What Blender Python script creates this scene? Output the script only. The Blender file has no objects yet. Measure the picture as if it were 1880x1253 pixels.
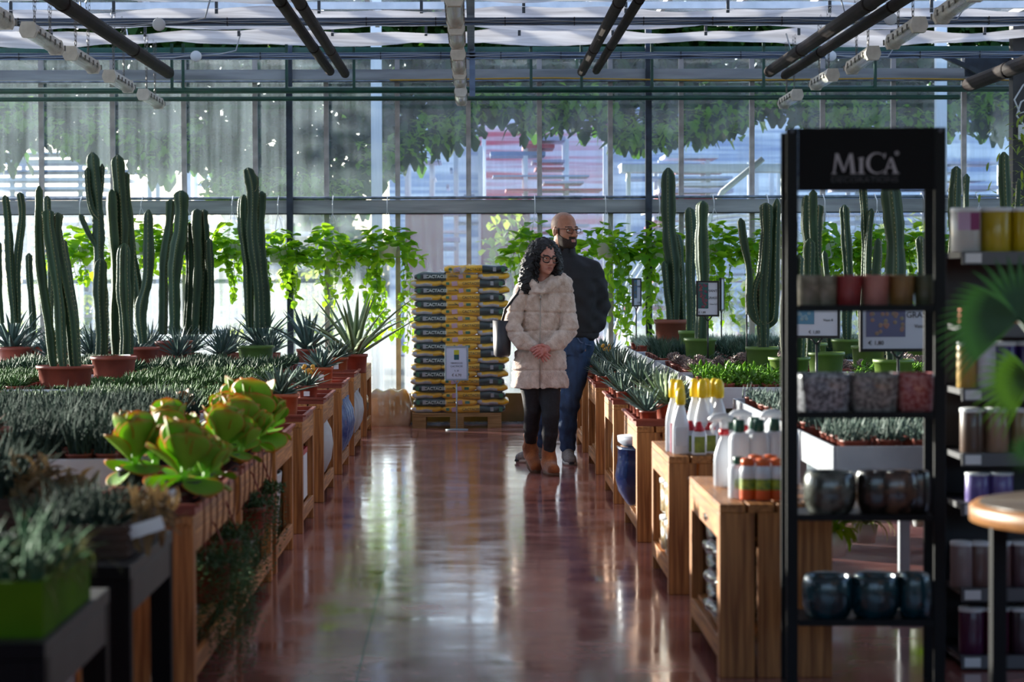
import bpy, math, random
import numpy as np
from mathutils import Vector, Matrix, noise as mnoise
rnd = random.Random(7)
SC = bpy.context.scene
COL = SC.collection
PI = math.pi
# ---------------------------------------------------------------- camera
F = 85 / 36 * 1880
CH = 1.36                                   # eye height of the camera, world +Y runs down the aisle
cam_d = bpy.data.cameras.new('camera'); cam = bpy.data.objects.new('camera', cam_d); COL.objects.link(cam)
cam_d.lens = 85; cam_d.sensor_width = 36; cam_d.clip_end = 400
cam.matrix_world = (Matrix.Translation((0, 0, CH)) @ Matrix.Rotation(-math.atan(70 / F), 4, 'Z')
                    @ Matrix.Rotation(PI / 2 - math.atan(123.5 / F), 4, 'X') @ Matrix.Rotation(-math.radians(.2), 4, 'Z'))
cam_d.dof.use_dof = True; cam_d.dof.focus_distance = 16.6; cam_d.dof.aperture_fstop = 3.6
SC.camera = cam
# ---------------------------------------------------------------- light
wd = bpy.data.worlds.new('sky'); SC.world = wd; wd.use_nodes = True
_n = wd.node_tree.nodes; _bg = _n['Background']
_sk = _n.new('ShaderNodeTexSky'); _sk.sky_type = 'NISHITA'; _sk.sun_disc = False
_sk.sun_elevation = math.radians(32); _sk.sun_rotation = math.radians(-35); _sk.air_density = 1.0; _sk.dust_density = 1.5
_tn = _n.new('ShaderNodeMixRGB'); _tn.blend_type = 'MULTIPLY'; _tn.inputs[0].default_value = 1; _tn.inputs[2].default_value = (.93, .98, 1.10, 1)
wd.node_tree.links.new(_sk.outputs[0], _tn.inputs[1]); wd.node_tree.links.new(_tn.outputs[0], _bg.inputs[0]); _bg.inputs[1].default_value = .30
sun_d = bpy.data.lights.new('sun', 'SUN'); sun = bpy.data.objects.new('sun', sun_d); COL.objects.link(sun)
sun_d.energy = 11.0; sun_d.angle = math.radians(.8); sun_d.color = (1, .93, .82)
SUN_DIR = Vector((-.75, .62, .175)).normalized()       # towards the sun: behind the back wall, from the left
sun.rotation_euler = SUN_DIR.to_track_quat('Z', 'Y').to_euler(); sun.location = SUN_DIR * 40
SC.view_settings.view_transform = 'Standard'; SC.view_settings.look = 'None'
SC.view_settings.exposure = 0.88; SC.view_settings.gamma = 1; SC.view_settings.use_curve_mapping = False
SC.cycles.max_bounces = 7; SC.cycles.diffuse_bounces = 3; SC.cycles.glossy_bounces = 3
SC.cycles.transmission_bounces = 4; SC.cycles.transparent_max_bounces = 10
SC.cycles.caustics_reflective = False; SC.cycles.caustics_refractive = False; SC.cycles.sample_clamp_indirect = 4

# ---------------------------------------------------------------- materials
def srgb(h):
    if isinstance(h, str):
        v = [int(h[i:i + 2], 16) / 255 for i in (0, 2, 4)]
        return tuple(((c + .055) / 1.055) ** 2.4 if c > .04 else c / 12.92 for c in v) + (1,)
    return tuple(h) + (1,) if len(h) == 3 else h
MATS = {}
def M(name, col, rough=.55, metal=0.0, col2=None, scale=6.0, stretch=(1, 1, 1), bump=0.0, bscale=None, trans=0.0, tcol=None,
      edge=None, rvar=0.0, alpha=1.0, coat=0.0, detail=3, sheen=0.0, contrast=(.35, .65), spec=None):
    if name in MATS: return MATS[name]
    m = bpy.data.materials.new(name); m.use_nodes = True; MATS[name] = m
    nt = m.node_tree; N = nt.nodes; L = nt.links; b = N['Principled BSDF']; out = N['Material Output']
    b.inputs['Roughness'].default_value = rough; b.inputs['Metallic'].default_value = metal
    if coat: b.inputs['Coat Weight'].default_value = coat; b.inputs['Coat Roughness'].default_value = .08
    if sheen: b.inputs['Sheen Weight'].default_value = sheen; b.inputs['Sheen Roughness'].default_value = .5
    if spec is not None: b.inputs['Specular IOR Level'].default_value = spec
    c1 = srgb(col); cur = None
    tc = N.new('ShaderNodeTexCoord'); mp = N.new('ShaderNodeMapping'); mp.inputs['Scale'].default_value = stretch
    L.new(tc.outputs['Object'], mp.inputs['Vector'])
    rg = N.new('ShaderNodeRGB'); rg.outputs[0].default_value = c1; cur = rg.outputs[0]
    if col2 is not None:
        nz = N.new('ShaderNodeTexNoise'); nz.inputs['Scale'].default_value = scale; nz.inputs['Detail'].default_value = detail
        L.new(mp.outputs[0], nz.inputs['Vector'])
        cr = N.new('ShaderNodeMapRange'); cr.inputs[1].default_value = contrast[0]; cr.inputs[2].default_value = contrast[1]
        L.new(nz.outputs[0], cr.inputs[0])
        mx = N.new('ShaderNodeMixRGB'); mx.inputs[1].default_value = c1; mx.inputs[2].default_value = srgb(col2)
        L.new(cr.outputs[0], mx.inputs[0]); cur = mx.outputs[0]
    if edge is not None:
        at = N.new('ShaderNodeAttribute'); at.attribute_name = 'e'
        mx = N.new('ShaderNodeMixRGB'); L.new(at.outputs['Fac'], mx.inputs[0]); L.new(cur, mx.inputs[1]); mx.inputs[2].default_value = srgb(edge)
        cur = mx.outputs[0]
    if rvar:
        oi = N.new('ShaderNodeObjectInfo'); mr = N.new('ShaderNodeMapRange'); mr.inputs[3].default_value = 1 - rvar; mr.inputs[4].default_value = 1 + rvar
        L.new(oi.outputs['Random'], mr.inputs[0]); hs = N.new('ShaderNodeHueSaturation'); L.new(mr.outputs[0], hs.inputs['Value']); L.new(cur, hs.inputs['Color'])
        cur = hs.outputs[0]
    L.new(cur, b.inputs['Base Color'])
    if bump:
        n2 = N.new('ShaderNodeTexNoise'); n2.inputs['Scale'].default_value = bscale or scale * 2; n2.inputs['Detail'].default_value = 3
        L.new(mp.outputs[0], n2.inputs['Vector'])
        bp = N.new('ShaderNodeBump'); bp.inputs['Strength'].default_value = bump; bp.inputs['Distance'].default_value = .01
        L.new(n2.outputs[0], bp.inputs['Height']); L.new(bp.outputs[0], b.inputs['Normal'])
    last = b.outputs[0]
    if trans:
        t = N.new('ShaderNodeBsdfTranslucent'); mixs = N.new('ShaderNodeMixShader'); mixs.inputs[0].default_value = trans
        if tcol: t.inputs[0].default_value = srgb(tcol)
        else: L.new(cur, t.inputs[0])
        L.new(last, mixs.inputs[1]); L.new(t.outputs[0], mixs.inputs[2]); last = mixs.outputs[0]
    if alpha < 1:
        t = N.new('ShaderNodeBsdfTransparent'); mixs = N.new('ShaderNodeMixShader'); mixs.inputs[0].default_value = alpha
        L.new(t.outputs[0], mixs.inputs[1]); L.new(last, mixs.inputs[2]); last = mixs.outputs[0]
    L.new(last, out.inputs[0])
    return m

# ---------------------------------------------------------------- mesh builder
class MB:
    def __init__(s): s.v = []; s.f = []; s.m = []; s.e = []; s.cm = 0
    def mat(s, i): s.cm = i; return s
    def add(s, vs, fs, es=None):
        o = len(s.v); s.v += [tuple(p) for p in vs]; s.e += (es if es else [0.0] * len(vs))
        for f in fs: s.f.append(tuple(i + o for i in f)); s.m.append(s.cm)
        return s
    def box(s, x0, x1, y0, y1, z0, z1, rot=None, bev=0):
        x0, x1 = min(x0, x1), max(x0, x1); y0, y1 = min(y0, y1), max(y0, y1); z0, z1 = min(z0, z1), max(z0, z1)
        vs = [(x, y, z) for z in (z0, z1) for y in (y0, y1) for x in (x0, x1)]
        if rot is not None:
            c = Vector(((x0 + x1) / 2, (y0 + y1) / 2, (z0 + z1) / 2)); vs = [tuple(c + rot @ (Vector(p) - c)) for p in vs]
        return s.add(vs, [(0, 2, 3, 1), (4, 5, 7, 6), (0, 1, 5, 4), (2, 6, 7, 3), (0, 4, 6, 2), (1, 3, 7, 5)])
    def tube(s, pts, r, n=8, cap=True, e=None):
        pts = [Vector(p) for p in pts]; k = len(pts); rs = r if isinstance(r, (list, tuple)) else [r] * k
        vs = []; ref = None; es = []
        for i, p in enumerate(pts):
            d = (pts[min(i + 1, k - 1)] - pts[max(i - 1, 0)])
            if d.length < 1e-9: d = Vector((0, 0, 1))
            d.normalize()
            if ref is None:
                ref = d.orthogonal().normalized()
            u = (ref - d * ref.dot(d))
            u = u.normalized() if u.length > 1e-6 else d.orthogonal().normalized()
            ref = u; w = d.cross(u)
            for j in range(n):
                a = 2 * PI * j / n; vs.append(p + (u * math.cos(a) + w * math.sin(a)) * rs[i])
        fs = [(i * n + j, i * n + (j + 1) % n, (i + 1) * n + (j + 1) % n, (i + 1) * n + j) for i in range(k - 1) for j in range(n)]
        if cap: fs += [tuple(range(n - 1, -1, -1)), tuple((k - 1) * n + j for j in range(n))]
        return s.add(vs, fs)
    def lathe(s, prof, n=24, c=(0, 0, 0), sx=1, sy=1, sq=0.0, rib=0, ribd=0, close=True):
        vs = []; es = []
        for (r, z) in prof:
            for j in range(n):
                a = 2 * PI * j / n; rr = r
                if sq:  # squareness
                    q = max(abs(math.cos(a)), abs(math.sin(a))); rr = r * ((1 - sq) + sq / q)
                if rib: rr *= 1 + ribd * math.cos(rib * a)
                vs.append((c[0] + rr * sx * math.cos(a), c[1] + rr * sy * math.sin(a), c[2] + z))
        k = len(prof)
        fs = [(i * n + j, i * n + (j + 1) % n, (i + 1) * n + (j + 1) % n, (i + 1) * n + j) for i in range(k - 1) for j in range(n)]
        if close:
            if prof[0][0] > 1e-6: fs.append(tuple(range(n - 1, -1, -1)))
            if prof[-1][0] > 1e-6: fs.append(tuple((k - 1) * n + j for j in range(n)))
        return s.add(vs, fs)
    def ball(s, c, r, n=10, m=7, sc=(1, 1, 1)):
        prof = [(max(r * math.sin(PI * i / m), 1e-5), -r * math.cos(PI * i / m)) for i in range(m + 1)]
        vs = []
        for (q, z) in prof:
            for j in range(n):
                a = 2 * PI * j / n; vs.append((c[0] + q * math.cos(a) * sc[0], c[1] + q * math.sin(a) * sc[1], c[2] + z * sc[2]))
        fs = [(i * n + j, i * n + (j + 1) % n, (i + 1) * n + (j + 1) % n, (i + 1) * n + j) for i in range(m) for j in range(n)]
        return s.add(vs, fs)
    def kite(s, p, az, el, L, w):
        h = Vector((math.cos(az), math.sin(az), 0)); sd = Vector((-math.sin(az), math.cos(az), 0)); d = h * math.cos(el) + Vector((0, 0, math.sin(el))); p = Vector(p)
        return s.add([p, p + d * L * .45 - sd * w / 2, p + d * L, p + d * L * .45 + sd * w / 2], [(0, 1, 2, 3)])
    def blade(s, base, az, el, L, w, curl=.5, segs=5, prof='spike', cup=.25, thick=.15, twist=0.0, edge=True, droop=0):
        # a leaf grown from base, azimuth az, elevation el, bending by curl radians outwards
        p = Vector(base); vs = []; es = []; h = Vector((math.cos(az), math.sin(az), 0)); sd = Vector((-math.sin(az), math.cos(az), 0))
        for i in range(segs + 1):
            t = i / segs; a = el - curl * t - droop * t * t
            d = h * math.cos(a) + Vector((0, 0, math.sin(a))); up = -h * math.sin(a) + Vector((0, 0, math.cos(a)))
            if prof == 'spike': ww = w * (1 - t) ** .75 * (1 if t > .12 else .8)
            elif prof == 'paddle': ww = w * (.22 + .78 * min(1, t / .55)) * (1 if t < .62 else math.sqrt(max(0, 1 - ((t - .62) / .38) ** 2)))
            elif prof == 'heart': ww = w * (min(1, (t + .03) / .14) ** .5) * max(0, 1 - t) ** .52 * 1.2
            elif prof == 'oval': ww = w * math.sin(PI * min(1, max(.02, t * .94 + .03))) ** .6
            else: ww = w * (1 - t * .8)
            ww = max(ww, 1e-4); s2 = sd * math.cos(twist) + up * math.sin(twist)
            if edge is True: eg = 1.0
            vs += [p - s2 * ww / 2 + up * (cup * ww / 2), p, p + s2 * ww / 2 + up * (cup * ww / 2)]
            es += [1.0, max(0.0, (t - .72) * 3.5), 1.0]
            if thick: vs.append(p - up * thick * ww); es.append(0.0)
            p = p + d * (L / segs)
        q = 4 if thick else 3; fs = []
        for i in range(segs):
            a0 = i * q; b0 = (i + 1) * q
            fs += [(a0, a0 + 1, b0 + 1, b0), (a0 + 1, a0 + 2, b0 + 2, b0 + 1)]
            if thick: fs += [(a0 + 3, a0, b0, b0 + 3), (a0 + 2, a0 + 3, b0 + 3, b0 + 2)]
        return s.add(vs, fs, es)
    def paddle(s, base, az, el, L, w, curl=0, twist=0, th=.045):
        # a thick round succulent leaf: the red margin is a narrow rim
        p = Vector(base); h = Vector((math.cos(az), math.sin(az), 0)); sd = Vector((-math.sin(az), math.cos(az), 0)); K = 11; rows = []; es = []
        cols = (-1, -.9, -.5, 0, .5, .9, 1)
        for i in range(K + 1):
            t = i / K; a = el - curl * t; d = h * math.cos(a) + Vector((0, 0, math.sin(a))); up = -h * math.sin(a) + Vector((0, 0, math.cos(a)))
            ww = w / 2 * ((.13 + .87 * math.sin(min(1, t / .62) * PI / 2) ** 1.7) if t < .62 else math.sqrt(max(0, 1 - ((t - .62) / .38) ** 2))); ww = max(ww, 1e-4); s2 = sd * math.cos(twist) + up * math.sin(twist)
            tip = max(0, (t - .86) / .14)
            for c in cols: rows.append(p + s2 * ww * c + up * (.16 * ww * c * c)); es.append(.9 if abs(c) == 1 and t > .3 else (.1 if abs(c) > .8 and t > .4 else 0) if t < .9 else tip * .9)
            for c in cols[::-1][1:-1]: rows.append(p + s2 * ww * c - up * (th * w * (1 - c * c) ** .5) + up * (.16 * ww * c * c)); es.append(.05 if t < .9 else tip * .7)
            p = p + d * (L / K)
        n = 12; fs = [(i * n + j, i * n + (j + 1) % n, (i + 1) * n + (j + 1) % n, (i + 1) * n + j) for i in range(K) for j in range(n)]
        return s.add(rows, fs, es)
    def mesh(s, name, mats, smooth=True):
        me = bpy.data.meshes.new(name); me.from_pydata(s.v, [], s.f)
        for m in (mats if isinstance(mats, (list, tuple)) else [mats]): me.materials.append(m)
        me.polygons.foreach_set('material_index', s.m)
        me.polygons.foreach_set('use_smooth', [bool(smooth)] * len(s.f))
        if any(s.e):
            a = me.attributes.new('e', 'FLOAT', 'POINT'); a.data.foreach_set('value', s.e)
        me.update(); return me
    def build(s, name, mats, parent=None, smooth=True, loc=(0, 0, 0), rz=0, bevel=0, auto=False):
        o = bpy.data.objects.new(name, s.mesh(name, mats, smooth)); COL.objects.link(o); o.location = loc; o.rotation_euler = (0, 0, rz)
        if parent: o.parent = parent
        if bevel:
            b = o.modifiers.new('bevel', 'BEVEL'); b.width = bevel; b.segments = 2; b.limit_method = 'ANGLE'
        return o
def newobj(name, me, loc=(0, 0, 0), rz=0, sc=1, parent=None):
    o = bpy.data.objects.new(name, me); COL.objects.link(o); o.location = loc; o.rotation_euler = (0, 0, rz); o.scale = (sc, sc, sc) if not isinstance(sc, tuple) else sc
    if parent: o.parent = parent
    return o
def empty(name, loc=(0, 0, 0), rz=0):
    o = bpy.data.objects.new(name, None); COL.objects.link(o); o.location = loc; o.rotation_euler = (0, 0, rz); o.empty_display_size = .1; return o
def tag(o, label, cat, group=None, kind=None):
    if label: o['label'] = label
    if cat: o['category'] = cat
    if group: o['group'] = group
    if kind: o['kind'] = kind
    return o
def thing(name, label, cat, loc=(0, 0, 0), rz=0, group=None): return tag(empty(name, loc, rz), label, cat, group)
def struct(o, label=None):
    o['kind'] = 'structure'
    if label: o['label'] = label
    return o
def kids(o): return [c for c in o.children]
def dup(root, loc=None, rz=None, label=None, group=None, sc=None):
    r = root.copy(); COL.objects.link(r)
    if loc is not None: r.location = loc
    if rz is not None: r.rotation_euler = (0, 0, rz)
    if sc: r.scale = (sc, sc, sc)
    if label: r['label'] = label
    if group: r['group'] = group
    for ch in list(root.children):
        c = ch.copy(); COL.objects.link(c); c.parent = r
        for g in list(ch.children):
            d = g.copy(); COL.objects.link(d); d.parent = c
    return r
def at(px, py, Y):                          # the place at distance Y that stands at this spot of the photograph
    return Vector(((px - 870) * Y / F, Y, CH - (py - 503) * Y / F))
def text(body, size, loc, mat, parent=None, name='lettering', rot=(PI / 2, 0, 0), align='CENTER', sx=1.0, bold=0.0, ext=.0004):
    c = bpy.data.curves.new(name, 'FONT'); c.body = body; c.size = size; c.align_x = align; c.align_y = 'CENTER'; c.extrude = ext; c.offset = bold
    c.resolution_u = 3
    o = bpy.data.objects.new(name, c); COL.objects.link(o); o.location = loc; o.rotation_euler = rot; o.scale = (sx, 1, 1)
    c.materials.append(mat); dg = bpy.context.evaluated_depsgraph_get(); me = bpy.data.meshes.new_from_object(o.evaluated_get(dg)); me.name = name
    m = newobj(name, me, loc); m.rotation_euler = rot; m.scale = (sx, 1, 1); bpy.data.objects.remove(o)
    if parent: m.parent = parent
    return m
def R3(x=0, y=0, z=0): return Matrix.Rotation(z, 3, 'Z') @ Matrix.Rotation(y, 3, 'Y') @ Matrix.Rotation(x, 3, 'X')

steel = M('galvanised_steel', '8a93a0', .38, .75, '5f6874', 14, bump=.1)
steel_d = M('dark_painted_steel', '3c4654', .45, .4, '2a313c', 9)
green_p = M('green_painted_pipe', '0d4a3a', .35, 0, '0a3a30', 8)
black_p = M('black_rubber_pipe', '1a1616', .8, 0, '2a211e', 5, spec=.15)
white_pl = M('white_plastic', 'e6e8ea', .35)
grey_pl = M('grey_plastic', 'b4b4ae', .45, 0, '9a9a94', 20)
black_m = M('black_powder_coat', '08070b', .5, spec=.2)
terra = M('terracotta_plastic', '9c4630', .5, 0, '7f3524', 7, rvar=.12)
green_pot = M('olive_green_plastic', '5e7a2c', .45, 0, '4d6a22', 6, rvar=.08)
soil = M('dark_potting_soil', '1c1410', .95, 0, '33261c', 40, bump=.6)
alu = M('white_enamelled_aluminium', 'c9ccd2', .35, .2, 'b3b8c0', 6)
woodH = M('planed_pine_along', 'c98748', .5, 0, '8c531e', 5, (14, .55, 14), bump=.12, bscale=8, rvar=.1, detail=4)
woodV = M('planed_pine_upright', 'c98748', .5, 0, '864c1c', 5, (14, 14, .55), bump=.12, bscale=8, rvar=.1, detail=4)
woodX = M('planed_pine_across', 'c98748', .5, 0, '8c531e', 5, (.55, 14, 14), bump=.12, bscale=8, rvar=.1, detail=4)
# ================================================================ the setting
def floor_mat():
    m = bpy.data.materials.new('polished_red_concrete'); m.use_nodes = True; nt = m.node_tree; N = nt.nodes; L = nt.links; b = N['Principled BSDF']
    tc = N.new('ShaderNodeTexCoord'); n1 = N.new('ShaderNodeTexNoise'); n1.inputs['Scale'].default_value = 1.6; n1.inputs['Detail'].default_value = 6; n1.inputs['Roughness'].default_value = .65
    L.new(tc.outputs['Object'], n1.inputs['Vector'])
    cr = N.new('ShaderNodeValToRGB'); cr.color_ramp.elements[0].position = .3; cr.color_ramp.elements[0].color = srgb('7c4643'); cr.color_ramp.elements[1].position = .7; cr.color_ramp.elements[1].color = srgb('b88078')
    L.new(n1.outputs[0], cr.inputs[0])
    sx = N.new('ShaderNodeSeparateXYZ'); L.new(tc.outputs['Object'], sx.inputs[0])
    def line(sock, v, w):
        a = N.new('ShaderNodeMath'); a.operation = 'SUBTRACT'; L.new(sock, a.inputs[0]); a.inputs[1].default_value = v
        c = N.new('ShaderNodeMath'); c.operation = 'ABSOLUTE'; L.new(a.outputs[0], c.inputs[0])
        d = N.new('ShaderNodeMath'); d.operation = 'LESS_THAN'; L.new(c.outputs[0], d.inputs[0]); d.inputs[1].default_value = w; return d.outputs[0]
    skew = N.new('ShaderNodeMath'); skew.operation = 'MULTIPLY_ADD'; L.new(sx.outputs[1], skew.inputs[0]); skew.inputs[1].default_value = .0065; L.new(sx.outputs[0], skew.inputs[2])
    ls = [line(skew.outputs[0], -.345, .0045), line(sx.outputs[1], 19.2, .006), line(sx.outputs[1], 14.4, .005)]
    cur = ls[0]
    for q in ls[1:]:
        mxx = N.new('ShaderNodeMath'); mxx.operation = 'MAXIMUM'; L.new(cur, mxx.inputs[0]); L.new(q, mxx.inputs[1]); cur = mxx.outputs[0]
    mx = N.new('ShaderNodeMixRGB'); L.new(cur, mx.inputs[0]); L.new(cr.outputs[0], mx.inputs[1]); mx.inputs[2].default_value = srgb('1d0f0f'); L.new(mx.outputs[0], b.inputs['Base Color'])
    n2 = N.new('ShaderNodeTexNoise'); n2.inputs['Scale'].default_value = 3.2; n2.inputs['Detail'].default_value = 4; L.new(tc.outputs['Object'], n2.inputs['Vector'])
    mr = N.new('ShaderNodeMapRange'); L.new(n2.outputs[0], mr.inputs[0]); mr.inputs[1].default_value = .3; mr.inputs[2].default_value = .75; mr.inputs[3].default_value = .07; mr.inputs[4].default_value = .19
    L.new(mr.outputs[0], b.inputs['Roughness']); b.inputs['IOR'].default_value = 1.65
    n3 = N.new('ShaderNodeTexNoise'); n3.inputs['Scale'].default_value = 2.2; n3.inputs['Detail'].default_value = 2; mp = N.new('ShaderNodeMapping'); mp.inputs['Scale'].default_value = (1, 1, 1)
    L.new(tc.outputs['Object'], mp.inputs['Vector']); L.new(mp.outputs[0], n3.inputs['Vector'])
    bp = N.new('ShaderNodeBump'); bp.inputs['Strength'].default_value = .12; bp.inputs['Distance'].default_value = .02; L.new(n3.outputs[0], bp.inputs['Height']); L.new(bp.outputs[0], b.inputs['Normal'])
    return m
struct(MB().box(-7.5, 7.5, -4, 22.02, -.1, 0).build('floor', floor_mat(), smooth=False))
yard = M('pale_gravel_yard', '6c6f5c', .9, 0, '565c4a', 3)
struct(MB().box(-60, 60, 22.3, 160, -.1, 0).box(-60, -7.6, -60, 22.3, -.1, 0).box(7.6, 60, -60, 22.3, -.1, 0).box(-7.6, 7.6, -60, -4.1, -.1, 0).build('ground', yard, smooth=False))
kerb_m = M('mossy_concrete', '6b5f4c', .9, 0, '3f4528', 3, bump=.5)
struct(MB().box(-7.5, 7.5, 22.02, 22.24, -.1, .27).build('wall_back', kerb_m, smooth=False))
grate = MB()
for i in range(150): grate.box(-5 + i * .07, -5 + i * .07 + .035, 21.86, 21.99, .001, .014)
grate.box(-5, 5.5, 21.84, 21.86, .001, .015); grate.box(-5, 5.5, 21.99, 22.01, .001, .015)
struct(grate.build('trim_1', steel, smooth=False))

def glass_mat(name, haze, lo, hi, tint='dce6ee', streak=True, coord='Object'):
    m = bpy.data.materials.new(name); m.use_nodes = True; nt = m.node_tree; N = nt.nodes; L = nt.links; N.remove(N['Principled BSDF']); out = N['Material Output']
    tr = N.new('ShaderNodeBsdfTransparent'); tr.inputs[0].default_value = (.93, .96, .96, 1)
    tl = N.new('ShaderNodeBsdfTranslucent'); tl.inputs[0].default_value = srgb(tint); df = N.new('ShaderNodeBsdfDiffuse'); df.inputs[0].default_value = srgb(tint)
    md = N.new('ShaderNodeMixShader'); md.inputs[0].default_value = .3; L.new(tl.outputs[0], md.inputs[1]); L.new(df.outputs[0], md.inputs[2])
    tc = N.new('ShaderNodeTexCoord'); mp = N.new('ShaderNodeMapping'); mp.inputs['Scale'].default_value = (9, 9, .35) if streak else (2, 2, 2)
    L.new(tc.outputs['Object'], mp.inputs['Vector'])
    nz = N.new('ShaderNodeTexNoise'); nz.inputs['Scale'].default_value = 1.3; nz.inputs['Detail'].default_value = 5; nz.inputs['Roughness'].default_value = .7; L.new(mp.outputs[0], nz.inputs['Vector'])
    n2 = N.new('ShaderNodeTexNoise'); n2.inputs['Scale'].default_value = .9; n2.inputs['Detail'].default_value = 3; L.new(tc.outputs['Object'], n2.inputs['Vector'])
    mu = N.new('ShaderNodeMath'); mu.operation = 'MULTIPLY'; L.new(nz.outputs[0], mu.inputs[0]); L.new(n2.outputs[0], mu.inputs[1])
    mr = N.new('ShaderNodeMapRange'); L.new(mu.outputs[0], mr.inputs[0]); mr.inputs[1].default_value = .15; mr.inputs[2].default_value = .38; mr.inputs[3].default_value = lo; mr.inputs[4].default_value = hi
    mx = N.new('ShaderNodeMixShader'); L.new(mr.outputs[0], mx.inputs[0]); L.new(tr.outputs[0], mx.inputs[1]); L.new(md.outputs[0], mx.inputs[2])
    gl = N.new('ShaderNodeBsdfGlossy'); gl.inputs[1].default_value = .05; g2 = N.new('ShaderNodeMixShader'); g2.inputs[0].default_value = .05
    L.new(mx.outputs[0], g2.inputs[1]); L.new(gl.outputs[0], g2.inputs[2]); L.new(g2.outputs[0], out.inputs[0]); return m
pane_m = glass_mat('hazy_glass', .2, .02, .16, tint='a4b4bc')
pane_low = glass_mat('misted_glass', .3, .10, .38)
WY = 22.12; MX = [-3.93 + .648 * k for k in range(-4, 17)]
mull_m = M('mullion_aluminium', 'c4beba', .5, 0, 'a09a96', 10)
for i, x in enumerate(MX[:-1]):
    w = empty('window_%d' % (i + 1), (x, WY, 0)); struct(w)
    MB().box(-.022, .022, -.02, .03, .27, 3.40).build('mullion', mull_m, w, smooth=False)
    MB().box(.022, .626, 0, .006, 2.06, 3.13).build('upper_pane', pane_m, w, smooth=False)
    MB().box(.022, .626, 0, .006, .27, 1.92).build('lower_pane', pane_low, w, smooth=False)
    MB().box(.022, .626, 0, .006, 3.21, 3.38).build('top_pane', pane_m, w, smooth=False)
tn = [2]
def trim(mb, mat, smooth=False):
    o = struct(mb.build('trim_%d' % tn[0], mat, smooth=smooth)); tn[0] += 1; return o
trim(MB().box(-6.6, 6.6, 21.98, 22.14, 1.915, 2.035), M('weathered_steel_rail', 'a8acb0', .5, .2, '7e8286', 4, (.3, 3, 3)))
trim(MB().tube([(-6.6, 21.96, 2.052), (6.6, 21.96, 2.052)], .014, 8), steel, True)
trim(MB().box(-6.6, 6.6, 21.99, 22.02, 1.905, 1.917), M('dark_seal', '20262a', .6))
trim(MB().box(-6.6, 6.6, 21.96, 22.14, 3.125, 3.215), MATS['weathered_steel_rail'])
trim(MB().tube([(-6.6, 21.93, 3.105), (6.6, 21.93, 3.105)], .011, 8), steel, True)
trim(MB().box(-6.6, 6.6, 22.0, 22.16, 3.375, 3.42), green_p)
trim(MB().tube([(-6.6, 21.65, 3.005), (6.6, 21.65, 3.005)], .03, 10), green_p, True)
trim(MB().tube([(-6.6, 21.6, 2.925), (4.35, 21.6, 2.925)], .021, 10), green_p, True)
# yellow cable on the right half
yc = [(x, 21.9, 3.115 + .008 * math.sin(x * 2.1) + (.006 if x < 1 else -.01 * (x - 1) / 4)) for x in [-.75 + .25 * i for i in range(26)]]
trim(MB().tube(yc, .007, 6), M('yellow_cable', 'b98e1c', .5), True)
for x in (-4.91, -1.66, 1.59): trim(MB().box(x - .028, x + .028, 21.9, 21.98, 0, 3.6), steel_d)
trim(MB().box(4.74, 4.90, 21.2, 21.36, 0, 3.6), M('dark_corner_post', '2c2a2c', .6, 0, '3a3836', 3))
trim(MB().box(4.08, 4.62, 21.25, 21.31, 3.15, 3.19, R3(y=.42)).box(4.35, 5.6, 21.37, 21.40, 3.09, 3.27), steel_d)
for x in (-2.68, -2.58, -1.66, -1.06, .52, .97, 1.60, 2.6, 3.6): trim(MB().box(x - .012, x + .012, 21.62, 21.66, 3.0, 3.42), green_p)
# cross rails with cables tied along them
cable_m = M('grey_cable', '9aa0a6', .5); tie_m = M('black_tie', '101216', .5)
def cross_rail(Y, z, sag):
    trim(MB().box(-7, 7, Y, Y + .03, z - .028, z + .028).box(-7, 7, Y - .014, Y, z + .022, z + .028).box(-7, 7, Y - .014, Y, z - .028, z - .022), M('blue_grey_rail', '6f7f96', .45, .5, '55637a', 5, (.4, 3, 3)))
    for k in range(3):
        pts = [(-6 + i * .2, Y - .012 - .004 * k, z - .012 + .011 * k + .007 * math.sin(i * 1.3 + k * 2) - .01 * abs(math.sin(i * .31)) * sag) for i in range(61)]
        trim(MB().tube(pts, .0035, 5), cable_m if k else tie_m, True)
    t = MB()
    for i in range(24): t.box(-6 + i * .52, -5.993 + i * .52, Y - .022, Y + .032, z - .03, z + .03)
    trim(t, tie_m)
cross_rail(18.2, 3.255, 1); cross_rail(21.0, 3.25, .5)
trim(MB().box(-.045, .015, 12, 22, 3.30, 3.36), MATS['blue_grey_rail'])
trim(MB().box(-.03, .02, 21.0, 21.05, 2.9, 3.33), MATS['blue_grey_rail'])
# black heating pipes that run down the house
for (x, z, Ye, r) in ((-2.62, 3.10, 20.9, .052), (-1.23, 3.11, 20.9, .04), (-1.10, 3.09, 20.9, .04), (.94, 3.10, 20.9, .04), (1.07, 3.12, 21.0, .035),
                      (2.55, 3.09, 20.8, .05), (2.70, 3.07, 20.9, .04), (4.15, 2.93, 20.2, .06)):
    p = MB().tube([(x, 4, z + (.0 if x < 4 else -.15)), (x, 14, z), (x, Ye, z)], r, 12)
    p.tube([(x, Ye, z), (x, Ye + .08, z)], r * .8, 10).tube([(x, Ye + .08, z), (x, Ye + .16, z - .01)], r * .35, 8)
    for yy in (15.5, 18.7): p.tube([(x, yy, z), (x, yy + .12, z)], r * 1.07, 12)
    trim(p, black_p, True)
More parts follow.
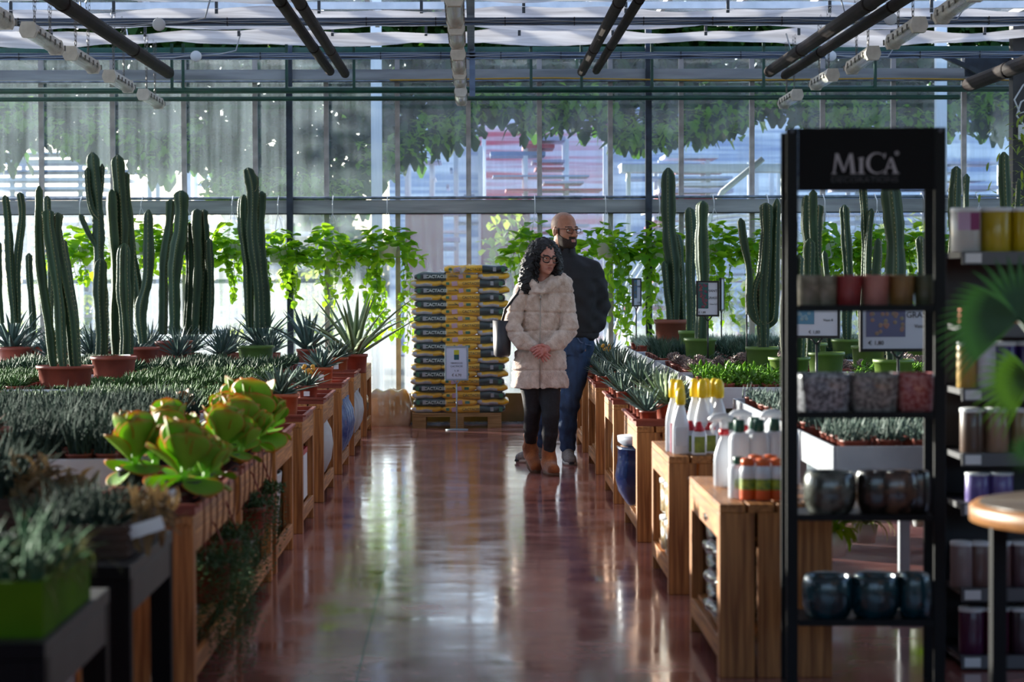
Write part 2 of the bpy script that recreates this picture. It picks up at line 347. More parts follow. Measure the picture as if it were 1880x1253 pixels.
# shade cloth under the roof
cloth_m = M('grey_shade_cloth', 'cfccca', .9, 0, 'a8a4a2', 3, (.4, 2, 2), trans=.45)
def cloth(Y0, Y1, z, sag, name):
    n, k = 90, 14; vs = []
    for i in range(k + 1):
        t = i / k
        for j in range(n + 1):
            x = -7.4 + 14.8 * j / n
            zz = z - sag * math.sin(PI * t) * (1 + .25 * math.sin(x * 1.7 + Y0)) + .02 * math.sin(x * 2.6 + t * 3) + .012 * math.sin(x * 7 + t * 9)
            vs.append((x, Y0 + (Y1 - Y0) * t, zz))
    fs = [(i * (n + 1) + j, i * (n + 1) + j + 1, (i + 1) * (n + 1) + j + 1, (i + 1) * (n + 1) + j) for i in range(k) for j in range(n)]
    return struct(MB().add(vs, fs).build(name, cloth_m))
cloth(9.5, 18.25, 3.42, .03, 'ceiling')
cloth_m = M('added_dark_cloth', '8a8886', .9, 0, '6e6c6a', 3, (.4, 2, 2), trans=.32); cloth(-3.5, 9.5, 3.42, .03, 'ceiling_front_blocker'); cloth_m = MATS['grey_shade_cloth']  # unseen denser cloth near the camera, added to darken the foreground
cloth(18.95, 20.35, 3.43, .05, 'trim_90'); cloth(20.75, 21.75, 3.44, .05, 'trim_91')
hk = MB()
for x in [-6 + .8 * i for i in range(16)]:
    for Y in (18.97, 20.77): hk.box(x - .012, x + .012, Y, Y + .02, 3.40, 3.50)
trim(hk, tie_m)
# glazed roof above the cloth
roof_g = glass_mat('roof_glass', .2, .05, .25, streak=False)
ro = empty('roof'); struct(ro)
MB().add([(-8, -4, 3.75), (8, -4, 3.75), (8, 23, 3.75), (-8, 23, 3.75)], [(0, 1, 2, 3)]).build('roof_glass', roof_g, ro, smooth=False)
b = MB()
for i in range(24): b.box(-7.4 + i * .648, -7.36 + i * .648, -4, 23, 3.70, 3.75)
b.build('roof_bar', mull_m, ro, smooth=False)
MB().box(-8, 8, 18.3, 18.36, 3.6, 3.66).box(-8, 8, 20.5, 20.56, 3.6, 3.66).build('roof_rail', alu, ro, smooth=False)
side_m = M('plastered_side', '6d7066', .8, 0, '5a5e55', 2)
struct(MB().box(-7.6, -7.5, -4, 22.1, 0, 1.0).build('wall_left', side_m, smooth=False)); struct(MB().box(7.5, 7.6, -4, 22.1, 0, 1.0).build('wall_right', side_m, smooth=False))
side_g = glass_mat('side_glass', .3, .03, .2, streak=False)
struct(MB().box(-7.56, -7.55, -4, 22.1, 1.0, 3.75).build('window_30', side_g, smooth=False)); struct(MB().box(7.55, 7.56, -4, 22.1, 1.0, 3.75).build('window_31', side_g, smooth=False))
struct(MB().box(-7.62, -7.57, -4, 5, .9, 3.75).build('wall_left_blocker', side_m, smooth=False)); struct(MB().box(7.57, 7.62, -4, 5, .9, 3.75).build('wall_right_blocker', side_m, smooth=False))  # unseen opaque pieces over the side glass, added to keep light off the foreground
struct(MB().box(-7.6, 7.6, -4.1, -4, 0, 1.6).build('wall_front', side_m, smooth=False)); struct(MB().box(-7.5, 7.5, -4.05, -4.04, 1.6, 3.75).build('window_32', side_g, smooth=False))
# ================================================================ outside, behind the glass
leaf_out = M('outdoor_leaf', '2e4a22', .7, 0, '1c3418', 3, trans=.3, tcol='55862a', spec=.1); leaf_lit = M('sunlit_fringe_leaf', '5f8a24', .6, 0, '46701e', 3, trans=.5, tcol='a8d23c', spec=.15)  # second leaf colour paints sunlight onto the vine's lower fringe
def leaf_cloud(test, n, box, size, seed, mb=None):
    r = random.Random(seed); mb = mb or MB(); x0, x1, y0, y1, z0, z1 = box; c = 0; tries = 0
    while c < n and tries < n * 12:
        tries += 1; p = (r.uniform(x0, x1), r.uniform(y0, y1), r.uniform(z0, z1))
        if not test(*p): continue
        a = r.uniform(0, 2 * PI); L = size * r.uniform(.7, 1.3)
        mb.blade(p, a, r.uniform(-1.3, .6), L, L * .7, .5, 2, 'oval', .15, 0); c += 1
    return mb
def canopy_bottom(x):        # lower edge of the vine, height in metres over x
    return 2.72 + .14 * math.sin(x * 2.3) + .08 * math.sin(x * 6.1) + (.25 if x > -.6 else 0)
def t1(x, y, z):
    b = canopy_bottom(x)
    if -2.9 < x < -.9: b = 2.12 if x < -1.25 else 2.45
    return z > b + .25 * mnoise.noise(Vector((x * 2, y * 2, z * 2)))
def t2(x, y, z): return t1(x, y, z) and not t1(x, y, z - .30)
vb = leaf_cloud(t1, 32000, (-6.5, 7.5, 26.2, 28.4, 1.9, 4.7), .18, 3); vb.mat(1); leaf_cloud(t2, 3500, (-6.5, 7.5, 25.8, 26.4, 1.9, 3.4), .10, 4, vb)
tag(vb.build('climbing_vine', [leaf_out, leaf_lit]), 'dense climbing vine hanging outside along the top of the glass wall', 'vine')
post_w = M('white_painted_post', 'd8dade', .6)
for px, w in ((693, 'white pergola post outside behind the left panes'), (1731, 'white pergola post outside behind the right panes')):
    c = at(px, 300, 25.0); tag(MB().box(c.x - .055, c.x + .055, 25, 25.11, 0, 4.2).build('pergola_post', post_w, smooth=False), w, 'post')
bs_w = M('white_bench_slat', 'dfe4ec', .4); bs_b = M('blue_grey_slat', '7f93b8', .5); bs_r = M('red_crate_slat', 'b8384e', .5); bs_p = M('pale_violet_slat', 'a9a7c6', .5)
def bench_stack(x0, x1, Y, top, mats, label, seed, step=.12):
    r = random.Random(seed); t = thing('bench_stack', label, 'rack', ((x0 + x1) / 2, Y, 0)); w = (x1 - x0) / 2
    k = int(top / step)
    for i in range(k):
        z = .12 + i * step; o = r.uniform(-.12, .12)
        MB().box(-w + o + r.uniform(0, .9), w + o - r.uniform(0, .9), r.uniform(-.3, 0), .9, z, z + r.uniform(.02, .06)).build('shelf', mats[i % len(mats)], t, smooth=False)
    p = MB()
    for q in (-w, -w * .33, w * .33, w):
        for yy in (0, .85): p.box(q - .03, q + .03, yy - .03, yy + .03, 0, top)
    p.build('frame', bs_w, t, smooth=False)
bench_stack(-7.2, -4.4, 33, 3.0, [bs_w, bs_b, bs_w], 'tall white rack of bench tops far outside at the left', 1)
bench_stack(-4.1, -2.2, 35, 2.9, [bs_w, bs_w, bs_b], 'white rack of bench tops outside behind the tall left cacti', 2)
bench_stack(-.9, .1, 33, 3.1, [bs_w, bs_b, bs_p], 'pale blue rack outside left of the red crates', 3)
bench_stack(.15, 1.9, 34, 3.25, [bs_r, bs_p, bs_b], 'rack of red crates outside above the couple', 4, .10)
bench_stack(2.0, 4.1, 35, 3.0, [bs_p, bs_w, bs_b, bs_r], 'pale violet rack outside right of the red crates', 5, .10)
bench_stack(4.3, 7.6, 34, 2.9, [bs_w, bs_b, bs_p], 'pale rack outside behind the black display stand', 6)
c = at(1420, 302, 31)
tag(MB().box(1.9, 4.1, 31, 31.5, 2.66, 2.76).tube([(2.0, 31.2, 0), (2.0, 31.2, 2.66)], .03).tube([(4.0, 31.2, 0), (4.0, 31.2, 2.66)], .03).build('awning_beam', bs_w, smooth=False), 'long white awning beam outside right of the couple', 'awning')
tag(MB().tube([(2.6, 27.95, 0), (2.65, 27.95, 1.85), (2.88, 27.95, 2.3), (3.35, 27.95, 2.68)], .035, 8).build('curved_pipe', bs_w), 'curved white pipe rising outside right of the couple', 'pipe')
# polytunnel hoops outside on the right, red shutter and hedge below
th = MB()
for k in range(7):
    Y = 32.5 - k * .02
for k in range(5):
    r_ = 1.6 + .05 * k; th.tube([(3.2 + r_ * math.cos(a * PI / 20) * .9, 28.4 + k * .3, .0 + 1.18 * r_ * math.sin(a * PI / 20)) for a in range(21)], .02, 6)
tag(th.build('polytunnel_hoops', bs_w), 'pale curved polytunnel hoops outside on the right', 'hoop')
tag(MB().box(.1, .75, 32, 32.1, 0, 2.3).box(-.9, -.4, 32, 32.1, 0, 2.3).build('red_door', M('red_shutter', '9c4a66', .6), smooth=False), 'faded red shutter outside behind the couple', 'shutter')
tag(MB().box(-1.6, 14, 46, 46.4, 0, 4.9).build('warehouse', M('pale_cladding', 'e6ecf6', .6, 0, '93a3c8', .9, (.25, 1, 9), contrast=(.4, .6)), smooth=False), 'long pale warehouse wall far outside behind the racks', 'building')
bush_m = M('bush_leaf', '7c9a3a', .5, 0, '4c6a26', 3, trans=.5, tcol='b6c850')
for (px, py, Y, r_, z0, lab, n) in ((935, 440, 29, .38, 1.75, 'yellow green bush outside beside the red shutter', 500), (560, 520, 27, .9, 1.1, 'rounded green bush outside behind the left baskets', 1100), (1330, 560, 27, 1.0, 1.0, 'low green bush outside behind the right signs', 1100), (60, 540, 27, 1.0, 1.0, 'green bush outside at the far left', 1000), (1700, 470, 27, 1.1, 1.5, 'tall green bush outside behind the display stand', 1300)):
    c = at(px, py, Y); cz = z0
    def tb(x, y, z, c=c, cz=cz, r_=r_): return ((x - c.x) / r_) ** 2 + ((y - c.y) / r_) ** 2 + ((z - cz * .6) / (cz * .75)) ** 2 < 1
    mb = leaf_cloud(tb, n, (c.x - r_, c.x + r_, c.y - r_, c.y + r_, 0, cz * 1.4), .12, int(px))
    o = empty('outdoor_bush', (0, 0, 0)); tag(o, lab, 'bush'); mb.build('foliage', bush_m, o); MB().tube([(c.x, c.y, 0), (c.x, c.y, cz * .8)], .03).build('stem', M('bark', '4a3a2a', .9), o)
# tree line closing the horizon
tr = random.Random(5)
for k in range(11):
    x = -24 + k * 5.0 + tr.uniform(-.1, .1); Y = 58 + tr.uniform(-4, 4); h = tr.uniform(2.4, 3.2)
    def tb(x_, y_, z_, x=x, Y=Y, h=h): return ((x_ - x) / 2.3) ** 2 + ((y_ - Y) / 2.2) ** 2 + ((z_ - h * .55) / (h * .5)) ** 2 < 1
    t = thing('distant_tree', 'dark tree in the row far behind the yard', 'tree', (0, 0, 0), 0, 'trees far behind the yard')
    leaf_cloud(tb, 700, (x - 3, x + 3, Y - 2.6, Y + 2.6, .2, h * 1.1), .55, k).build('crown', leaf_out, t)
    MB().tube([(x, Y, 0), (x, Y, h * .7)], [.25, .1]).build('trunk', M('bark', '4a3a2a', .9), t)

rw = thing('red_building', 'red panelled facade far outside above the couple', 'building', (0, 0, 0))
MB().box(.1, 2.6, 45.5, 45.9, 0, 4.2).build('facade', M('red_panels', 'c8506c', .6, 0, 'd9c8dc', 1.2, (.3, 1, 8), contrast=(.4, .6)), rw, smooth=False)

ob = MB()
for z in (1.44, .98): ob.box(-5.2, -1.9, 22.6, 22.63, z - .015, z + .015)
for x in (-4.15, -2.3): ob.box(x - .02, x + .02, 22.63, 22.66, 0, 1.98)
tag(ob.build('outdoor_railing', MATS['mullion_aluminium'], smooth=False), 'thin grey railing just outside the left lower panes', 'railing')
for k, (x, r_, h) in enumerate(((-4.3, .62, .95), (-2.95, .62, .8), (-1.6, .62, .85), (1.9, .6, .95), (3.25, .62, 1.0), (4.6, .6, 1.1))):
    def tb(x_, y_, z_, x=x, r_=r_, h=h): return ((x_ - x) / r_) ** 2 + ((y_ - 24.3) / .6) ** 2 + (z_ / h) ** 2 < 1
    o = thing('low_shrub', 'low dark shrub outside against the glass, %s' % ('at the far left', 'behind the dense cactus cluster', 'behind the tall upright aloes', 'behind the brown-potted cactus', 'behind the candelabra cactus', 'behind the display stand')[k], 'shrub')
    leaf_cloud(tb, 900, (x - r_, x + r_, 23.7, 24.9, 0, h), .10, 50 + k).build('foliage', leaf_out, o); MB().tube([(x, 24.3, 0), (x, 24.3, h * .7)], .02).build('stem', MATS['bark'], o)
# ================================================================ hanging tube lamps
lamp_h = M('lamp_housing_grey', 'd2cdc0', .5, 0, 'bcb7aa', 12); chain_m = M('lamp_chain', '6d6a66', .4, .8)
def clear_mat():
    m = M('prismatic_cover', 'e3e6df', .18, 0, 'c9cfc6', 60, bump=.4, bscale=90); nt = m.node_tree; N = nt.nodes; L = nt.links; out = N['Material Output']; s = out.inputs[0].links[0].from_socket
    t = N.new('ShaderNodeBsdfTransparent'); x = N.new('ShaderNodeMixShader'); x.inputs[0].default_value = .6; L.new(t.outputs[0], x.inputs[1]); L.new(s, x.inputs[2]); L.new(x.outputs[0], out.inputs[0]); return m
cover_m = clear_mat(); tube_m = M('lamp_tube_white', 'f0f0ea', .3)
def chain(p0, p1, parent):
    p0, p1 = Vector(p0), Vector(p1); n = max(2, int((p1 - p0).length / .032)); mb = MB(); d = (p1 - p0).normalized(); u = d.orthogonal().normalized(); w = d.cross(u)
    for i in range(n):
        c = p0.lerp(p1, (i + .5) / n); a = u if i % 2 else w
        mb.tube([c + d * (.021 * math.cos(t * PI / 4)) + a * (.008 * math.sin(t * PI / 4)) for t in range(9)], .0016, 4, cap=False)
    return mb.build('chain', chain_m, parent)
def make_lamp(label, group, L=1.02):
    t = thing('tube_lamp', label, 'lamp', (0, 0, 0), 0, group)
    def trap(y0, y1, a, b, hh): return [(x, y, z) for y in (y0, y1) for x, z in ((-a, 0), (a, 0), (b, hh), (-b, hh))], [(0, 1, 2, 3), (7, 6, 5, 4), (0, 4, 5, 1), (1, 5, 6, 2), (2, 6, 7, 3), (3, 7, 4, 0)]
    def octo(y0, y1):
        q = [(-.052, -.012), (-.036, -.046), (.036, -.046), (.052, -.012), (.052, .004), (.038, .048), (-.038, .048), (-.052, .004)]; n = 8
        return [(x, y, z) for y in (y0, y1) for x, z in q], [tuple(range(n)), tuple(range(2 * n - 1, n - 1, -1))] + [(i, i + n, (i + 1) % n + n, (i + 1) % n) for i in range(n)]
    def half(y0, y1, a0, a1, rx, rz, n=8, z=0): return [(rx * math.cos(a0 + (a1 - a0) * i / n), y, z + rz * math.sin(a0 + (a1 - a0) * i / n)) for y in (y0, y1) for i in range(n + 1)]
    def shell(y0, y1, a0, a1, rx, rz, n=8):
        vs = half(y0, y1, a0, a1, rx, rz, n); return vs, [(i, i + 1, n + 2 + i, n + 1 + i) for i in range(n)] + [tuple(range(n + 1)), tuple(range(2 * n + 1, n, -1))]
    h = MB(); h.add(*trap(0, L, .050, .036, .045)); h.mat(1)
    c = MB(); c.add(*shell(.02, L - .02, PI, 2 * PI, .047, .048)); c.build('diffuser', cover_m, t)
    MB().tube([(-.022, .06, -.012), (-.022, L - .06, -.012)], .013, 8).tube([(.022, .06, -.012), (.022, L - .06, -.012)], .013, 8).build('fluorescent_tube', tube_m, t)
    for y in (0, L):
        e = MB(); e.add(*octo(y - .035, y + .035)); e.build('end_cap', lamp_h, t, smooth=False)
    k = h
    for i in range(6): k.box(-.055, -.048, .12 + i * .19, .15 + i * .19, -.015, .02).box(.048, .055, .12 + i * .19, .15 + i * .19, -.015, .02)
    h.build('housing', [lamp_h, M('clip_dark', '6e6b64', .5)], t, smooth=False)
    for y in (.22, L - .22):
        for s in (-1, 1): chain((0, y, .045), (0, y + s * .09, .52), t)
    return t
lamp0 = None
rows = {'left': (-2.72, [13.2, 14.9, 16.45, 18.2, 20.05], 'left'), 'centre': (-.10, [13.1, 14.75, 16.4, 18.15, 19.9], 'middle'), 'right': (2.72, [13.1, 14.75, 16.45, 18.3, 20.3], 'right')}
names = ['nearest tube lamp', 'second tube lamp from the camera', 'third tube lamp from the camera', 'fourth tube lamp from the camera', 'farthest tube lamp']
for key, (x, ys, side) in rows.items():
    for i, y in enumerate(ys):
        lab = 'grey-capped %s hanging on chains in the %s row' % (names[i], side)
        if lamp0 is None: lamp0 = make_lamp(lab, None); o = lamp0
        else: o = dup(lamp0, label=lab)
        o['group'] = 'tube lamps in the %s row' % side
        o.location = (x, y, 2.86 + rnd.uniform(-.012, .012)); o.rotation_euler = (rnd.uniform(-.015, .015), 0, {'left': .01, 'centre': .0, 'right': -.02}[key])
# round junction boxes and their cables on the cross rails
jb = M('junction_box_white', 'c8ccce', .5)
for (px, py, Y, lab) in ((298, 46, 18.1, 'round white junction box on the left of the near rail'), (365, 104, 20.9, 'round white junction box on the left of the far rail'),
                         (1636, 38, 18.1, 'round white junction box on the right of the near rail'), (1526, 106, 20.9, 'round white junction box on the right of the far rail')):
    c = at(px, py, Y); t = thing('junction_box', lab, 'junction box', tuple(c))
    b = MB().lathe([(.045, 0), (.048, .01), (.048, .035), (.04, .042)], 20); o = b.build('lid', jb, t); o.rotation_euler = (PI / 2, 0, 0)
    s = 1 if px < 900 else -1
    MB().tube([(s * .04, 0, .01), (s * .2, .0, .02), (s * .34, 0, .05), (s * .38, .02, .2)], .006, 6).tube([(-s * .04, 0, .01), (-s * .2, .0, -.01), (-s * .5, 0, -.005), (-s * .58, 0, .12), (-s * .6, .02, .24)], .006, 6).build('cable', cable_m, t)
# electrical boxes on the dark corner post
t = thing('electrical_box', 'grey electrical boxes with looped white cables on the dark corner post', 'electrical box', (4.82, 21.18, 2.55))
MB().box(-.04, .08, -.05, .0, -.03, .1).box(.1, .17, -.05, 0, -.1, .06).build('box', jb, t, smooth=False)
MB().tube([(.0, -.03, .1), (-.06, -.03, .18), (-.02, -.03, .3), (.06, -.03, .35), (.03, -.03, .22), (-.03, -.03, .2), (-.08, -.03, .32), (.0, -.03, .45), (.1, -.03, .5), (.12, -.03, .62)], .008, 6).build('cable', jb, t)
MB().box(.11, .15, -.05, -.02, .25, .6).build('switch_box', jb, t, smooth=False)
# ================================================================ wooden crates, tables, trays
def crate(x0, x1, y0, y1, h, label, group, ends=3):
    t = thing('wooden_crate', label, 'crate', ((x0 + x1) / 2, y0, 0), 0, group); w = (x1 - x0) / 2; L = y1 - y0
    for y in (0.0, L - .03):
        e = MB(); n = 3; g = .012; pw = (2 * w - (n - 1) * g) / n
        for i in range(n): e.box(-w + i * (pw + g), -w + i * (pw + g) + pw, y, y + .03, 0, h - .03)
        e.build('end_panel', woodV, t, smooth=False, bevel=.003)
    for sx in (-1, 1):
        for y in (.03, L - .075): MB().box(sx * w, sx * (w - .045), y, y + .045, 0, h - .03).build('post', woodV, t, smooth=False, bevel=.003)
    for sx in (-1, 1):
        MB().box(sx * w, sx * (w - .022), .0752, L - .0752, h - .12, h - .031).build('top_rail', woodH, t, smooth=False, bevel=.003)
        MB().box(sx * w, sx * (w - .022), .0752, L - .0752, .06, .13).build('bottom_rail', woodH, t, smooth=False, bevel=.003)
    tp = MB(); n = 4; pw = (2 * w - .03) / n
    for i in range(n): tp.box(-w + i * (pw + .01), -w + i * (pw + .01) + pw, 0, L, h - .03, h)
    tp.build('top', woodH, t, smooth=False, bevel=.003)
    sh = MB()
    for i in range(4): sh.box(-w + .024 + i * (pw - .01), -w + .024 + i * (pw - .01) + pw - .02, .031, L - .031, .125, .145)
    sh.build('shelf', woodH, t, smooth=False, bevel=.003)
    return t
ordn = ['nearest', 'second', 'third', 'fourth', 'fifth', 'sixth', 'seventh', 'eighth']
LC = [(7.73, 9.1), (9.3, 10.75), (10.95, 12.0), (12.65, 13.55), (14.4, 15.5), (16.4, 17.35), (18.1, 19.2), (20.2, 21.2)]
RC = [(8.07, 9.19), (10.18, 11.15), (12.17, 13.2), (14.2, 15.2), (16.3, 17.35), (18.3, 19.3)]
CT = .585
Lw = ['holding up flapjack succulents above hanging trailing plants', 'with trailing plants hanging inside it', 'with a white ceramic stack inside', 'with a white and red box inside', 'with a pale rounded vase inside', 'with blue ribbed vases inside', 'with white ribbed vases inside', 'at the back wall with dark bags inside']
Rw = ['topped with white bottles and orange packs', 'topped with yellow-capped spray bottles', 'with the big blue glazed pot inside', 'with a white ribbed vase inside', 'standing beside the bearded man', 'closest to the back wall, behind the bearded man']
for i, (a, b) in enumerate(LC): crate(-1.28, -.90, a, b, CT, '%s pine crate left of the aisle, %s' % (ordn[i], Lw[i]), 'pine crates left of the aisle')
for i, (a, b) in enumerate(RC): crate(.82, 1.20, a, b, CT, '%s pine crate right of the aisle, %s' % (ordn[i], Rw[i]), 'pine crates right of the aisle')
# black display benches in the foreground
blk = M('black_steel_leg', '07070a', .6, spec=.1); gry = M('grey_bench_top', '2e2926', .6, 0, '231f1d', 5)
def dark_bench(x0, x1, y0, y1, h, label):
    t = thing('display_bench', label, 'bench', ((x0 + x1) / 2, y0, 0), 0, 'black benches in the left foreground'); w = (x1 - x0) / 2; L = y1 - y0
    MB().mat(0).box(-w, w, .004, L, h - .035, h).mat(1).box(-w, w, 0, .0035, h - .035, h).build('bench_top', [gry, blk], t, smooth=False, bevel=.004)
    MB().box(-w + .001, w - .001, .06, L - .06, h - .13, h - .036).build('apron', gry, t, smooth=False, bevel=.003)
    MB().box(-w + .03, w - .03, -.001, .058, h - .2, h - .0355).build('end_rail', blk, t, smooth=False, bevel=.003)
    for sx in (-1, 1):
        for y in (0.002, L - .062): MB().box(sx * w, sx * (w - .06), y, y + .06, 0, h - .036).build('leg', blk, t, smooth=False, bevel=.003)
    return t
dark_bench(-1.75, -.90, 6.3, 7.2, .60, 'second black bench at the left, carrying a brown planter of grey grass')
dark_bench(-1.75, -.90, 5.05, 5.95, .59, 'closest black bench at the lower left corner, carrying the green planter')
crate(-1.85, -1.40, 7.35, 8.2, .5, 'pine crate standing behind the second black bench', None)
# long rolling display tables
def display_table(x0, x1, y0, y1, h, label, group):
    t = thing('display_table', label, 'table', ((x0 + x1) / 2, y0, 0), 0, group); w = (x1 - x0) / 2; L = y1 - y0
    MB().box(-w + .013, w - .013, .013, L - .013, h - .05, h - .035).build('tray', alu, t, smooth=False)
    for nm, b in (('side_rim', (-w, -w + .012, 0, L)), ('side_rim', (w - .012, w, 0, L)), ('end_rim', (-w + .012, w - .012, 0, .012)), ('end_rim', (-w + .012, w - .012, L - .012, L))):
        MB().box(*b, h - .11, h + .01).build(nm, alu, t, smooth=False, bevel=.002)
    for sx in (-.85, .85):
        for y in (.3, L - .3): MB().box(sx * w - .02, sx * w + .02, y - .02, y + .02, 0, h - .05).box(sx * w - .06, sx * w + .06, y - .06, y + .06, 0, .012).build('leg', alu, t, smooth=False)
    MB().box(-w * .85 - .015, w * .85 + .015, .28, .32, h - .1, h - .05).box(-w * .85 - .015, w * .85 + .015, L - .32, L - .28, h - .1, h - .05).build('cross_bar', alu, t, smooth=False)
    return t
LT, RT = .62, .70
Ltab = [(9.6, 12.6), (12.75, 15.3), (15.5, 17.6), (17.8, 19.9), (20.05, 21.6)]
Rtab = [(9.0, 12.5), (13.7, 15.5), (15.8, 17.7), (18.0, 19.9), (20.05, 21.6)]
for i, (a, b) in enumerate(Ltab): display_table(-5.4, -1.36, a, b, LT, '%s white-rimmed plant table left of the aisle' % ordn[i], 'plant tables left of the aisle')
for i, (a, b) in enumerate(Rtab): display_table(1.34, 5.6, a, b, RT, '%s white-rimmed plant table right of the aisle' % ordn[i], 'plant tables right of the aisle')
# terracotta trays on the crates
def tray(x0, x1, y0, y1, z, label, group):
    w, L = (x1 - x0) / 2, (y1 - y0); b = MB(); b.box(-w + .015, w - .015, .015, L - .015, 0, .006)
    b.box(-w + .01, w - .01, .01, .018, 0, .03).box(-w + .01, w - .01, L - .018, L - .01, 0, .03).box(-w + .01, -w + .018, .018, L - .018, 0, .03).box(w - .018, w - .01, .018, L - .018, 0, .03)
    b.box(-w - .006, w + .006, -.004, .012, .027, .038).box(-w - .006, w + .006, L - .012, L + .004, .027, .038).box(-w - .006, -w + .012, .012, L - .012, .027, .038).box(w - .012, w + .006, .012, L - .012, .027, .038)
    o = b.build('plant_tray', terra, None, smooth=False, loc=((x0 + x1) / 2, y0, z)); return tag(o, label, 'tray', group)
for i, (a, b) in enumerate(LC[:7]):
    tray(-1.26, -.89, a + .04, a + (b - a) / 2 - .01, CT, 'terracotta tray at the near end of the %s left crate' % ordn[i], 'terracotta trays on the left crates')
    tray(-1.26, -.89, a + (b - a) / 2 + .01, b - .04, CT, 'terracotta tray at the far end of the %s left crate' % ordn[i], 'terracotta trays on the left crates')
for i, (a, b) in list(enumerate(RC))[2:]:
    tray(.81, 1.18, a + .04, a + (b - a) / 2 - .01, CT, 'terracotta tray at the near end of the %s right crate' % ordn[i], 'terracotta trays on the right crates')
    tray(.81, 1.18, a + (b - a) / 2 + .01, b - .04, CT, 'terracotta tray at the far end of the %s right crate' % ordn[i], 'terracotta trays on the right crates')
# ================================================================ plants
def pot_mb(r, h, mb=None, c=(0, 0, 0), n=28, rim=.16, sq=0):
    mb = mb or MB()
    mb.lathe([(r * .84, 0), (r * .86, h * .1), (r * .93, h * (1 - rim)), (r * .96, h * (1 - rim)), (r, h * (1 - rim) + .004), (r * 1.01, h), (r * .96, h), (r * .93, h * .88), (0.0001, h * .86)], n, c, sq=sq)
    return mb
# ---- columnar cacti
cact_m = M('cactus_skin', '22432a', .6, 0, '17321d', 4, (3, 3, 1), edge='4f5f38', bump=.15, rvar=.15)
spine_m = M('cactus_spines', 'a89a70', .7)
def crom(pts, n):
    P = [Vector(p) for p in pts]; P = [P[0] * 2 - P[1]] + P + [P[-1] * 2 - P[-2]]; out = []
    segs = len(P) - 3
    for i in range(n + 1):
        t = i / n * segs; k = min(int(t), segs - 1); u = t - k; a, b, c, d = P[k:k + 4]
        out.append(.5 * ((2 * b) + (c - a) * u + (2 * a - 5 * b + 4 * c - d) * u * u + (3 * b - a - 3 * c + d) * u ** 3))
    return out
def stem(sm, sp, pts, r, seed, ribs=5, spines=True, base=.8):
    rr = random.Random(seed); Lg = sum((Vector(pts[i + 1]) - Vector(pts[i])).length for i in range(len(pts) - 1)); n = max(14, int(Lg / .026)); C = crom(pts, n)
    m = ribs * 4; vs = []; es = []; ph = rr.uniform(0, 6); ref = None; f1 = rr.uniform(9, 14)
    for i, p in enumerate(C):
        t = i / n; d = (C[min(i + 1, n)] - C[max(i - 1, 0)]).normalized()
        ref = Vector((1, 0, 0)) if ref is None else ref; u = (ref - d * ref.dot(d)).normalized(); w = d.cross(u); ref = u
        top = (1 - t) * Lg; R = r * (base + (1 - base) * min(1, t * 4)) * (max(.05, 1 - (1 - min(1, top / (r * 1.15))) ** 2) ** .5 if top < r * 1.15 else 1)
        R *= 1 + .09 * math.sin(t * Lg * f1 + ph) + .05 * math.sin(t * Lg * 27 + ph) + .06 * math.sin(t * Lg * 4.3 + 2 * ph); p = p + Vector((.010 * math.sin(t * Lg * 6 + ph), .008 * math.cos(t * Lg * 5 + ph), 0)) * min(1, t * 4)
        for j in range(m):
            a = 2 * PI * j / m; q = abs(math.cos(ribs * a / 2)); k = .56 + .44 * q ** 1.6; k *= 1 + (.03 * math.sin(i * 1.9 + j) if q > .9 else 0)
            pt = p + (u * math.cos(a + ph) + w * math.sin(a + ph)) * (max(R, .0005) * k); vs.append(pt); es.append(q ** 8 * .8)
            if spines and q > .98 and top > r * .4 and i % 1 == 0:
                o = (u * math.cos(a + ph) + w * math.sin(a + ph)); 
                for s in (-1, 1):
                    e = pt + o * .011 + d * (s * .008) + w.cross(o) * 0; sd = d.cross(o) * .0022
                    sp.add([pt - sd, pt + sd, e], [(0, 1, 2)])
    k = n + 1
    fs = [(i * m + j, i * m + (j + 1) % m, (i + 1) * m + (j + 1) % m, (i + 1) * m + j) for i in range(n) for j in range(m)]; fs.append(tuple(range((k - 1) * m, k * m)))
    sm.add(vs, fs, es)
def cactus(label, X, Y, z, potr, poth, potmat, stems, soilc=True, group=None, cat='cactus'):
    """stems: list of (px path, py path, width px) at distance Y"""
    t = thing('potted_cactus', label, cat, (X, Y, z), 0, group)
    if potr:
        pot_mb(potr, poth).build('pot', potmat, t)
        MB().lathe([(potr * .93, poth * .9), (0.0001, poth * .92)], 24, close=False).build('soil', soil, t)
        MB().lathe([(potr * .955, poth * .58), (potr * .97, poth * .6), (potr * .955, poth * .62)], 28, close=False)
    for k, (path, wpx, dy) in enumerate(stems):
        pts = []
        for (px, py) in path:
            p = at(px, py, Y + dy); pts.append((p.x - X, dy, max(p.z - z, .0)))
        sm, sp = MB(), MB(); stem(sm, sp, pts, wpx * (Y + dy) / F / 2 * 1.12, hash_(label) + k * 7, 4 + (k + hash_(label)) % 3)
        s = sm.build('stem', cact_m, t); sp.build('spines', spine_m, s)
    return t
def hash_(s): return sum(ord(c) * (i + 3) for i, c in enumerate(s)) % 9973
def xz(px, Y): return (px - 870) * Y / F
cactus('three-stemmed column cactus in the wide terracotta pot nearest at the left', xz(121, 16), 16, LT, .19, .145, terra,
       [([(100, 672), (90, 600), (80, 480), (75, 339)], 19, .02), ([(117, 672), (108, 560), (97, 450), (94, 382)], 20, -.06), ([(140, 672), (128, 560), (113, 450), (108, 388)], 21, .0), ([(146, 668), (136, 560), (128, 480), (124, 438)], 10, .1)])
